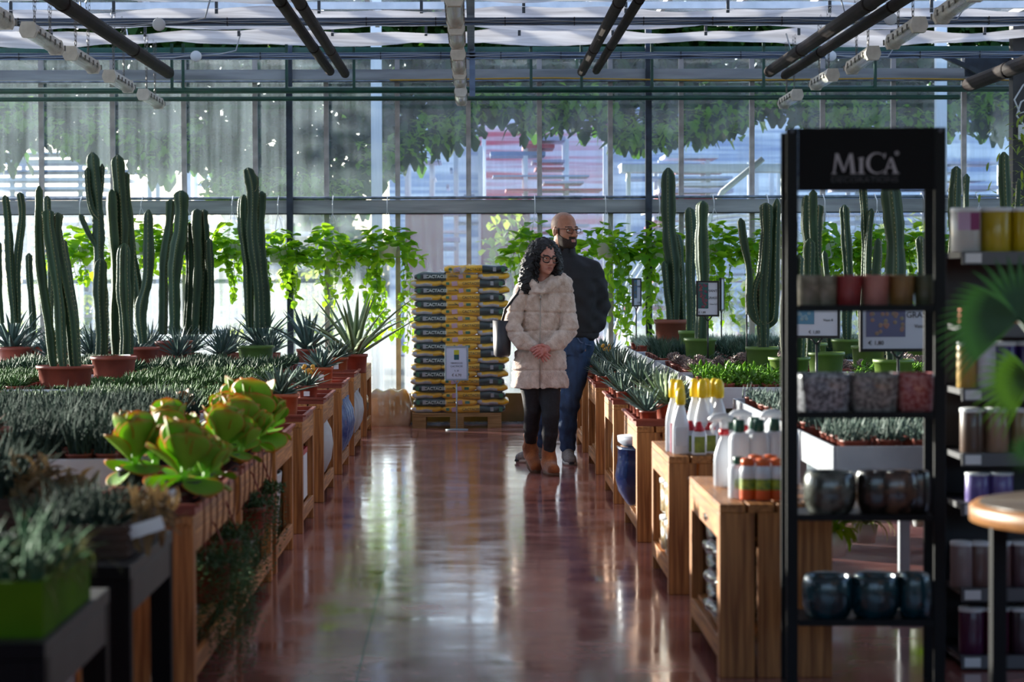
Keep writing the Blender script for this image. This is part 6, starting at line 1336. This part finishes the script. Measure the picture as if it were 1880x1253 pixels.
hand(G, LWr, (-.002, -.196, .828), [(.022, -.212, .838), (.022, -.214, .824), (.014, -.214, .811), (.003, -.214, .803)], [(.066, -.216, .812), (.058, -.218, .792), (.040, -.219, .777), (.020, -.219, .772)], [(-.02, -.205, .852), (-.018, -.222, .86), (-.005, -.232, .862)])
def mf(P):
    L = localize(P, HC, HA, HS); m = np.zeros(len(P)); x, y, z = L.T
    m[(z < -.0575) & (z > -.079) & (z > -.077) & (z < -.059) & (np.abs(x) < .018 - .5 * np.abs(z + .068)) & (y > .078) & (P[:, 2] > 1.3)] = 1
    m[(np.abs(z - .0225 - .10 * (np.abs(x) - .03) * (np.abs(x) < .03)) < .0042) & (np.abs(x) > .014) & (np.abs(x) < .052) & (y > .06)] = 2
    m[(P[:, 2] < .92)] = 3
    return m
newobj('body', G.mesh('body', [skin_f, lip_m2, brow, hand_m], mf), parent=W_)
eyes(W_, HC, HA, HS); glasses(W_, HC, HA, HS, .0275, .86, .0036, M('glasses_black', '0b0a0c', .25))
# coat
G = Grid(graded(-.32, .36, .0065, []), graded(-.28, .24, .007, []), graded(.56, 1.42, .0055, []))
G.loft([.588, .70, .85, 1.0, 1.12, 1.22, 1.275, 1.31], [.196, .188, .170, .146, .138, .142, .128, .08], [.145, .14, .132, .122, .12, .112, .10, .075], [.0, .0, .008, .018, .026, .032, .034, .034], [.01, .01, .01, .01, .01, .015, .02, .025], .02, 2.5)
G.chain([(-.105, .0, 1.235), (-.158, -.035, 1.12), (LE[0] - .0, LE[1] - .045, LE[2]), (-.115, -.125, .905), (LWr[0] - .004, LWr[1] + .014, LWr[2] + .004)], [.070, .062, .060, .060, .044], .0035)
G.chain([(.160, .0, 1.25), (.188, -.035, 1.12), (RE[0], RE[1] - .045, RE[2]), (.135, -.125, .91), (RWr[0] + .008, RWr[1] + .012, RWr[2] + .004)], [.070, .060, .060, .060, .046], .0035)
G.ell((.125, .02, 1.315), (.105, .09, .042), .02, axes(0, 0, -.15)); G.ell((.03, .09, 1.30), (.11, .05, .05), .02)
G.chain([(-.055, .03, 1.325), (-.045, -.06, 1.29), (.0, -.115, 1.225)], [.03, .03, .018], .015); G.chain([(.15, -.02, 1.33), (.085, -.085, 1.285), (.01, -.118, 1.225)], [.035, .034, .02], .015)
G.cap((.03, -.05, 1.37), (.012, -.10, 1.285), .042, .022, .01, 'cut'); G.cap((.03, -.03, 1.41), (.03, .0, 1.36), .055, .045, .01, 'cut')
for c, r in ((LWr, .033), (RWr, .034)): pass
def cdisp(X, Y, Z):
    d = np.zeros(np.broadcast(X, Y, Z).shape, np.float32); armf = (np.abs(X - .015) < .135 + .0 * Y)
    for zi in (1.225, 1.10, .975, .845, .705):
        zz = zi + .006 * np.sin(X * 9 + zi * 20); d = d + .010 * np.exp(-((Z - zz) / .0075) ** 2)
    d = d + .011 * np.exp(-((X - .004 - .004 * np.sin(Z * 9)) / .007) ** 2) * (Y < 0) * (Z < 1.23)
    n = .0030 * np.sin(X * 61 + Z * 23) * np.sin(Z * 57 + Y * 31) + .0022 * np.sin(X * 131 + Y * 90) * np.sin(Z * 143) + .004 * np.sin(X * 21 + 3 * np.sin(Z * 13)) * np.sin(Z * 17)
    return (d + n).astype(np.float32)
def fur():
    m = M('beige_faux_fur', 'dec8ba', .95, 0, 'c2a898', 26, (1, 1, .7), bump=.9, bscale=130, sheen=.35); return m
newobj('coat', G.mesh('coat', fur(), None, cdisp), parent=W_)
MB().tube([(-.001, -.142, .60), (.0, -.140, .85), (.003, -.128, 1.05), (.006, -.122, 1.215)], .0028, 6).box(-.001, .01, -.134, -.128, 1.185, 1.215).build('zip', M('zip_metal', '9a8f86', .35, .6), W_)
# skinny trousers and boots
G = Grid(graded(-.17, .18, .006, []), graded(-.14, .30, .007, []), graded(.10, .68, .007, []))
G.chain([(.062, 0, .66), FK, (.068, -.03, .27), FA], [.088, .058, .052, .038], .012); G.chain([(-.058, 0, .66), BK, (-.055, .10, .31), BA], [.088, .058, .052, .038], .012)
newobj('trousers', G.mesh('trousers', M('black_denim', '14151a', .75, 0, '1d1f26', 60, bump=.2), None, lambda X, Y, Z: (.0022 * np.sin(Z * 95 + 4 * np.sin(X * 30)) * np.exp(-((Z - .20) / .07) ** 2) + .0012 * np.sin(Z * 60 + X * 40)).astype(np.float32)), parent=W_)
suede = M('tan_suede', 'a5602e', .9, 0, '7f4520', 14, bump=.4, bscale=60, sheen=.3); sole_m = M('boot_sole', '5d4230', .7)
def boot(top, ank, heel, toe, flat, nm='boot'):
    lo = np.minimum.reduce([np.array(q) for q in (top, ank, heel, toe)]) - .075; hi = np.maximum.reduce([np.array(q) for q in (top, ank, heel, toe)]) + .075
    G = Grid(*[graded(lo[i], hi[i], .0055, []) for i in range(3)]); G.chain([top, ank], [.0475, .047], .01); G.chain([ank, heel], [.046, .040], .02); G.chain([heel, toe], [.040, .037], .02); G.cap(ank, toe, .045, .034, .03)
    t_ = np.array(top) + (np.array(top) - np.array(ank)) * .6; G.cap(top, t_, .036, .036, .004, 'cut')
    q = G.V; 
    if flat: G.V = np.maximum(G.V, .004 - G.z[None, None, :])
    o = newobj(nm, G.mesh(nm, suede, None, lambda X, Y, Z: (.003 * np.sin(Z * 75 + X * 20) * (Z > .09)).astype(np.float32)), parent=W_); return o
b1 = boot((.062, -.002, .185), (.062, -.002, .08), (.064, .0, .045), (.088, -.155, .040), True)
b2 = boot((-.058, .185, .245), (-.058, .215, .15), (-.058, .225, .115), (-.022, .105, .042), False)
def sole(pts, z, h, parent, mat, R=None):
    n = len(pts); vs = [(x, y, z) for x, y in pts] + [(x, y, z + h) for x, y in pts]; return MB().add(vs, [tuple(range(n - 1, -1, -1)), tuple(range(n, 2 * n))] + [(i, (i + 1) % n, (i + 1) % n + n, i + n) for i in range(n)]).build('sole', mat, parent)
def footprint(a, b, r1, r2, n=20):
    a, b = Vector(a), Vector(b); d = (b - a).normalized(); nrm = Vector((-d.y, d.x)); out = []
    for i in range(n // 2 + 1): t = -PI / 2 + PI * i / (n // 2); out.append(b + d * math.cos(t) * r2 + nrm * math.sin(t) * r2)
    for i in range(n // 2 + 1): t = PI / 2 + PI * i / (n // 2); out.append(a + d * math.cos(t) * r1 + nrm * math.sin(t) * r1)
    return [(p.x, p.y) for p in out]
sole(footprint((.063, .0), (.088, -.158), .043, .042), 0.0, .022, b1, sole_m)
s2 = MB().tube([(-.058, .245, .075), (-.045, .19, .035), (-.024, .105, .013), (-.015, .07, .012)], [.034, .036, .038, .02], 10).build('sole', sole_m, b2)
# hair: a mass with the face left free, and coiled locks over it
hair_m = M('black_curly_hair', '0d0c10', .55, 0, '17151b', 60, bump=.8, bscale=60)
G = Grid(graded(-.20, .25, .0055, []), graded(-.14, .20, .0065, []), graded(1.18, 1.64, .0055, []))
G.ell((.028, .035, 1.500), (.108, .115, .108), .03); G.ell((-.062, .0, 1.40), (.062, .075, .11), .04); G.ell((-.088, -.03, 1.30), (.056, .06, .095), .03); G.ell((.118, .01, 1.42), (.045, .07, .10), .03); G.ell((.128, -.01, 1.33), (.038, .05, .06), .03); G.ell((.02, .09, 1.38), (.11, .06, .13), .03)
fw = lambda x, y, z: np.array(HC) + HA @ (np.array((x, y, z)) * HS)
G.ell(fw(.0, .085, -.025), (.056, .075, .088), .012, HA, 'cut'); G.ell(fw(.0, .10, -.10), (.055, .07, .06), .02, HA, 'cut'); G.ell(fw(.0, .05, .02), (.055, .04, .04), .01, HA, 'cut')
newobj('hair', G.mesh('hair', hair_m, None, lambda X, Y, Z: (.006 * np.sin(X * 120 + 5 * np.sin(Z * 60)) * np.sin(Z * 150 + Y * 50) + .004 * np.sin(Y * 170) * np.sin(Z * 90 + X * 60)).astype(np.float32)), parent=W_)
rr = random.Random(31); b = MB()
for i in range(380):
    a = rr.uniform(0, 2 * PI); sx_, sy_ = math.cos(a), math.sin(a); z1 = rr.uniform(1.36, 1.585); f = math.sqrt(max(.05, 1 - ((z1 - 1.49) / .115) ** 2)) if z1 > 1.49 else 1
    x0, y0 = .028 + .108 * sx_ * f, .035 + .115 * sy_ * f; Lk = rr.uniform(.06, .16) if z1 < 1.5 else rr.uniform(.05, .09)
    q = localize(np.array([[x0, y0, z1]]), HC, HA, HS)[0]
    if q[1] > .045 and abs(q[0]) < .068 and q[2] < .062: continue
    pts = []; fr = rr.uniform(55, 85); rad = rr.uniform(.006, .011); ph = rr.uniform(0, 6); n = int(Lk / .006)
    for j in range(n): u_ = j * .006; pts.append((x0 + sx_ * .010 * min(1, u_ * 20) + rad * math.cos(u_ * fr * 2 + ph) + sx_ * .12 * u_, y0 + rad * math.sin(u_ * fr * 2 + ph) + sy_ * .05 * u_, z1 - u_))
    q2 = localize(np.array([pts[-1]]), HC, HA, HS)[0]
    if q2[1] > .05 and abs(q2[0]) < .06 and -.14 < q2[2] < .06: continue
    b.tube(pts, .0030, 5)
for i in range(60):   # locks on both shoulders
    s_ = -1; x0 = (-.085 if s_ < 0 else .128) + rr.uniform(-.035, .035); y0 = rr.uniform(-.06, .03); z1 = rr.uniform(1.30, 1.40); pts = []; ph = rr.uniform(0, 6); n = int(rr.uniform(.05, .09) / .006)
    for j in range(n): u_ = j * .006; pts.append((x0 + .009 * math.cos(u_ * 130 + ph) + s_ * .06 * u_, y0 - .15 * u_ + .009 * math.sin(u_ * 130 + ph), z1 - u_))
    b.tube(pts, .0034, 5)
b.build('curls', hair_m, W_)
# shoulder bag
t = thing('handbag', 'dark grey tote bag hanging from the shoulder of the woman in beige', 'bag', (WX - .252, WYp + .02, .80))
prof = [(.065, 0), (.078, .012), (.083, .06), (.088, .245), (.080, .245), (.076, .06), (.0001, .03)]
MB().lathe(prof, 36, sx=.72, sy=1.75, sq=.35).build('body', M('bag_grey_rubber', '3a3a40', .5, 0, '2f2f35', 8), t)
MB().tube([(-.0, -.12, .235), (.02, -.11, .32), (.10, -.085, .42), (.135, -.06, .48), (.15, -.01, .50), (.13, .05, .49), (.06, .08, .38), (.0, .10, .24)], .0085, 8).build('strap', M('black_strap', '121216', .5), t)
# ---------------------------------------------------------------- the man
MX_, MYp = .68, 17.27
P_ = thing('person', 'bald bearded man with glasses in a black jacket and blue jeans behind the woman', 'person', (MX_, MYp, 0))
HC = (-.026, .0, 1.672); HA = axes(math.radians(36), math.radians(3)); HS = 1.06
G = Grid(graded(-.45, .36, .012, [(-.13, .13, .0034)]), graded(-.22, .34, .012, [(-.13, .14, .0036)]), graded(.0, 1.82, .012, [(1.50, 1.80, .0034), (.80, .95, .006)]))
w = head(G, HC, HA, HS, True)
G.ell(w(0, .052, -.088), (.052, .045, .034), .03, HA)
G.cap((-.15, .02, 1.40), (.16, .02, 1.39), .055, .055, .04); G.loft([.85, 1.1, 1.38], [.15, .15, .16], [.10, .10, .10], [.01, .0, .0], [.0, .0, .0])
AE, AW = (.225, .035, 1.12), (.135, -.055, .915)
G.chain([(.18, .02, 1.38), AE, AW], [.055, .045, .03]); G.chain([(-.18, .02, 1.38), (-.22, .06, 1.12), (-.17, -.03, .92)], [.055, .045, .03])
hand(G, AW, (.10, -.085, .865), [(.08, -.10, .84), (.09, -.103, .835), (.10, -.10, .83), (.11, -.095, .828)], [(.07, -.09, .79), (.082, -.092, .785), (.095, -.09, .785), (.107, -.085, .79)], [(.12, -.09, .88), (.08, -.105, .87), (.06, -.105, .85)])
hand(G, (-.17, -.03, .92), (-.14, -.055, .87), [(-.13, -.075, .85), (-.14, -.078, .845), (-.15, -.078, .84), (-.16, -.07, .84)], [(-.12, -.075, .80), (-.135, -.078, .795), (-.148, -.078, .795), (-.16, -.07, .80)], [(-.15, -.06, .88), (-.12, -.08, .875), (-.1, -.08, .86)])
MK, MA = (-.005, -.075, .43), (-.012, -.01, .12); NK, NA = (-.15, .02, .46), (-.195, .20, .13)
G.chain([(.055, 0, .86), MK, MA, (-.01, -.02, .06), (.0, -.14, .035)], [.09, .055, .036, .035, .028]); G.chain([(-.09, 0, .86), NK, NA, (-.20, .2, .06), (-.33, .12, .035)], [.09, .055, .036, .035, .028])
def mm(P):
    L = localize(P, HC, HA, HS); m = np.zeros(len(P)); x, y, z = L.T; hd = P[:, 2] > 1.45
    lip = (z < -.060) & (z > -.079) & (np.abs(x) < .019 - .35 * np.abs(z + .0685)) & (y > .080)
    line = -.034 - .026 * np.clip((y - .03) / .05, 0, 1)
    jaw = hd & (y > .0) & (z < line) & (z > -.14) & ~((np.abs(x) < .024) & (z > -.043))
    side = hd & (np.abs(x) > .056) & (y > .008) & (y < .026) & (z < .012) & (z > -.06)
    mo = hd & (z < -.043) & (z > -.062) & (np.abs(x) < .030 - 0 * x) & (y > .072)
    m[(jaw | mo | side) & ~lip] = 3; m[lip & hd] = 1
    m[hd & (np.abs(z - .0205 - .08 * (.03 - np.abs(np.abs(x) - .03))) < .0036) & (np.abs(x) > .012) & (np.abs(x) < .052) & (y > .06)] = 2
    m[hd & (z > .015) & ((y < .01) | (z > .10)) & (m == 0)] = 4
    return m
newobj('body', G.mesh('body', [skin_m, lip_m2, brow, beard, scalp], mm), parent=P_)
eyes(P_, HC, HA, HS); glasses(P_, HC, HA, HS, .026, .62, .0022, M('glasses_dark_metal', '15141a', .3, .4))
jk = M('black_jacket', '15171f', .75, 0, '0f1118', 20, bump=.25, bscale=9)
G = Grid(graded(-.34, .36, .007, []), graded(-.24, .24, .0075, []), graded(.88, 1.58, .007, []))
G.loft([.905, .93, 1.05, 1.2, 1.33, 1.41, 1.455, 1.48], [.185, .192, .196, .205, .208, .175, .10, .07], [.125, .13, .135, .14, .135, .115, .09, .07], [.015, .015, .01, .0, -.002, -.005, -.012, -.018], [0, 0, 0, .0, .005, .01, .01, .01], .02, 2.5)
G.chain([(.165, .01, 1.375), (.205, .02, 1.25), AE, (.195, -.005, 1.0), (AW[0] + .004, AW[1], AW[2] + .008)], [.080, .072, .066, .06, .048], .03); G.cap((.03, .01, 1.475), (.16, .01, 1.405), .035, .055, .03); G.cap((-.06, .01, 1.475), (-.16, .01, 1.405), .035, .055, .03); G.chain([(-.165, .01, 1.375), (-.21, .05, 1.12), (-.17, -.02, .93)], [.08, .066, .048], .015)
G.loft([1.43, 1.50, 1.545], [.085, .072, .070], [.085, .074, .072], [-.018, -.022, -.024], [.012, .008, .006], .02); G.cap((-.024, .004, 1.56), (-.024, .004, 1.52), .062, .058, .006, 'cut')
def jdisp(X, Y, Z): return (.004 * np.sin(Z * 42 + X * 30 + 2 * np.sin(Y * 20)) * np.sin(X * 26 + Z * 8) + .003 * np.sin(Z * 70 - X * 38) * (np.abs(X) > .16) + .005 * np.exp(-((Z - .935) / .006) ** 2) + .004 * np.exp(-((X + .0) / .004) ** 2) * (Y < 0)).astype(np.float32)
newobj('jacket', G.mesh('jacket', jk, None, jdisp), parent=P_)
jeans = M('blue_jeans', '1f3350', .8, 0, '2f4a70', 12, (2, 2, .8), bump=.25, bscale=60)
G = Grid(graded(-.34, .24, .0065, []), graded(-.19, .32, .007, []), graded(.085, .97, .007, []))
G.loft([.78, .90, .965], [.165, .172, .168], [.115, .118, .115], [.0, .01, .01], [0, 0, 0], .03)
G.chain([(.062, 0, .84), (.035, -.03, .62), MK, (-.012, -.05, .28), (-.012, -.012, .125)], [.112, .090, .072, .062, .058], .02); G.chain([(-.09, 0, .84), (-.12, .01, .62), NK, (-.17, .10, .3), (-.195, .195, .14)], [.11, .088, .072, .06, .056], .02)
G.cap((.10, -.09, .885), (.085, -.12, .83), .034, .03, .012)
def wd_(X, Y, Z): return (.0045 * np.sin(Z * 80 + 9 * X + 3 * np.sin(X * 25)) * (np.exp(-((Z - .45) / .09) ** 2) + np.exp(-((Z - .17) / .06) ** 2)) + .0025 * np.sin(Z * 33 + X * 50) + .003 * np.exp(-((np.abs(X - .06) - .0) / .003) ** 2) * 0).astype(np.float32)
newobj('jeans', G.mesh('jeans', jeans, None, wd_), parent=P_)
MB().tube([(.055, -.124, .905), (.075, -.135, .875), (.12, -.125, .855), (.155, -.09, .85)], .0032, 6).build('pocket_seam', M('jeans_seam', '5a6a8a', .8), P_)
sh_g = M('sneaker_grey_mesh', '8f8c8a', .8, 0, '77736f', 50, bump=.5, bscale=120); sh_d = M('sneaker_dark', '2a2a2e', .7); sh_w = M('sneaker_sole_pale', 'b8b4ac', .6)
def sneaker(heel, toe, z0=0.0):
    d = np.array(toe) - np.array(heel); d = d / np.linalg.norm(d); lo = np.minimum(heel, toe) - .07; hi = np.maximum(heel, toe) + .07; hh = np.array((heel[0], heel[1], .05)); tt = np.array((toe[0], toe[1], .035))
    G = Grid(graded(lo[0], hi[0], .0055, []), graded(lo[1], hi[1], .0055, []), graded(.0, .17, .005, [])); G.cap(hh, tt, .040, .034, .02); G.cap(tt - np.array((*(d * .03), 0)), tt + np.array((*(d * .02), .0)), .043, .034, .02); G.cap(hh + (0, 0, .0), hh + np.array((0, 0, .055)), .042, .044, .02); G.cap(hh + (0, 0, .05), tt + (0, 0, .0), .036, .03, .02)
    G.cap(hh + (0, 0, .075), hh + (0, 0, .16), .034, .036, .003, 'cut'); G.V = np.maximum(G.V, .018 - G.z[None, None, :])
    o = newobj('sneaker', G.mesh('sneaker', sh_g), parent=P_)
    sole(footprint(heel, toe, .043, .046), .0, .024, o, sh_w)
    MB().tube([tuple(hh * (1 - q) + tt * q + np.array((s_ * .018 * -d[1], s_ * .018 * d[0], .044 - .030 * q))) for q, s_ in ((.25, -1), (.3, 1), (.4, -1), (.45, 1), (.55, -1), (.6, 1))], .0035, 5).build('laces', white_pl, o)
    MB().tube([(toe[0] + d[0] * .045, toe[1] + d[1] * .045, .012), (toe[0] + d[0] * .046, toe[1] + d[1] * .046, .03)], [.02, .014], 8).build('toe_cap', sh_d, o)
sneaker((-.01, .0), (.004, -.165)); sneaker((-.20, .20), (-.335, .11))
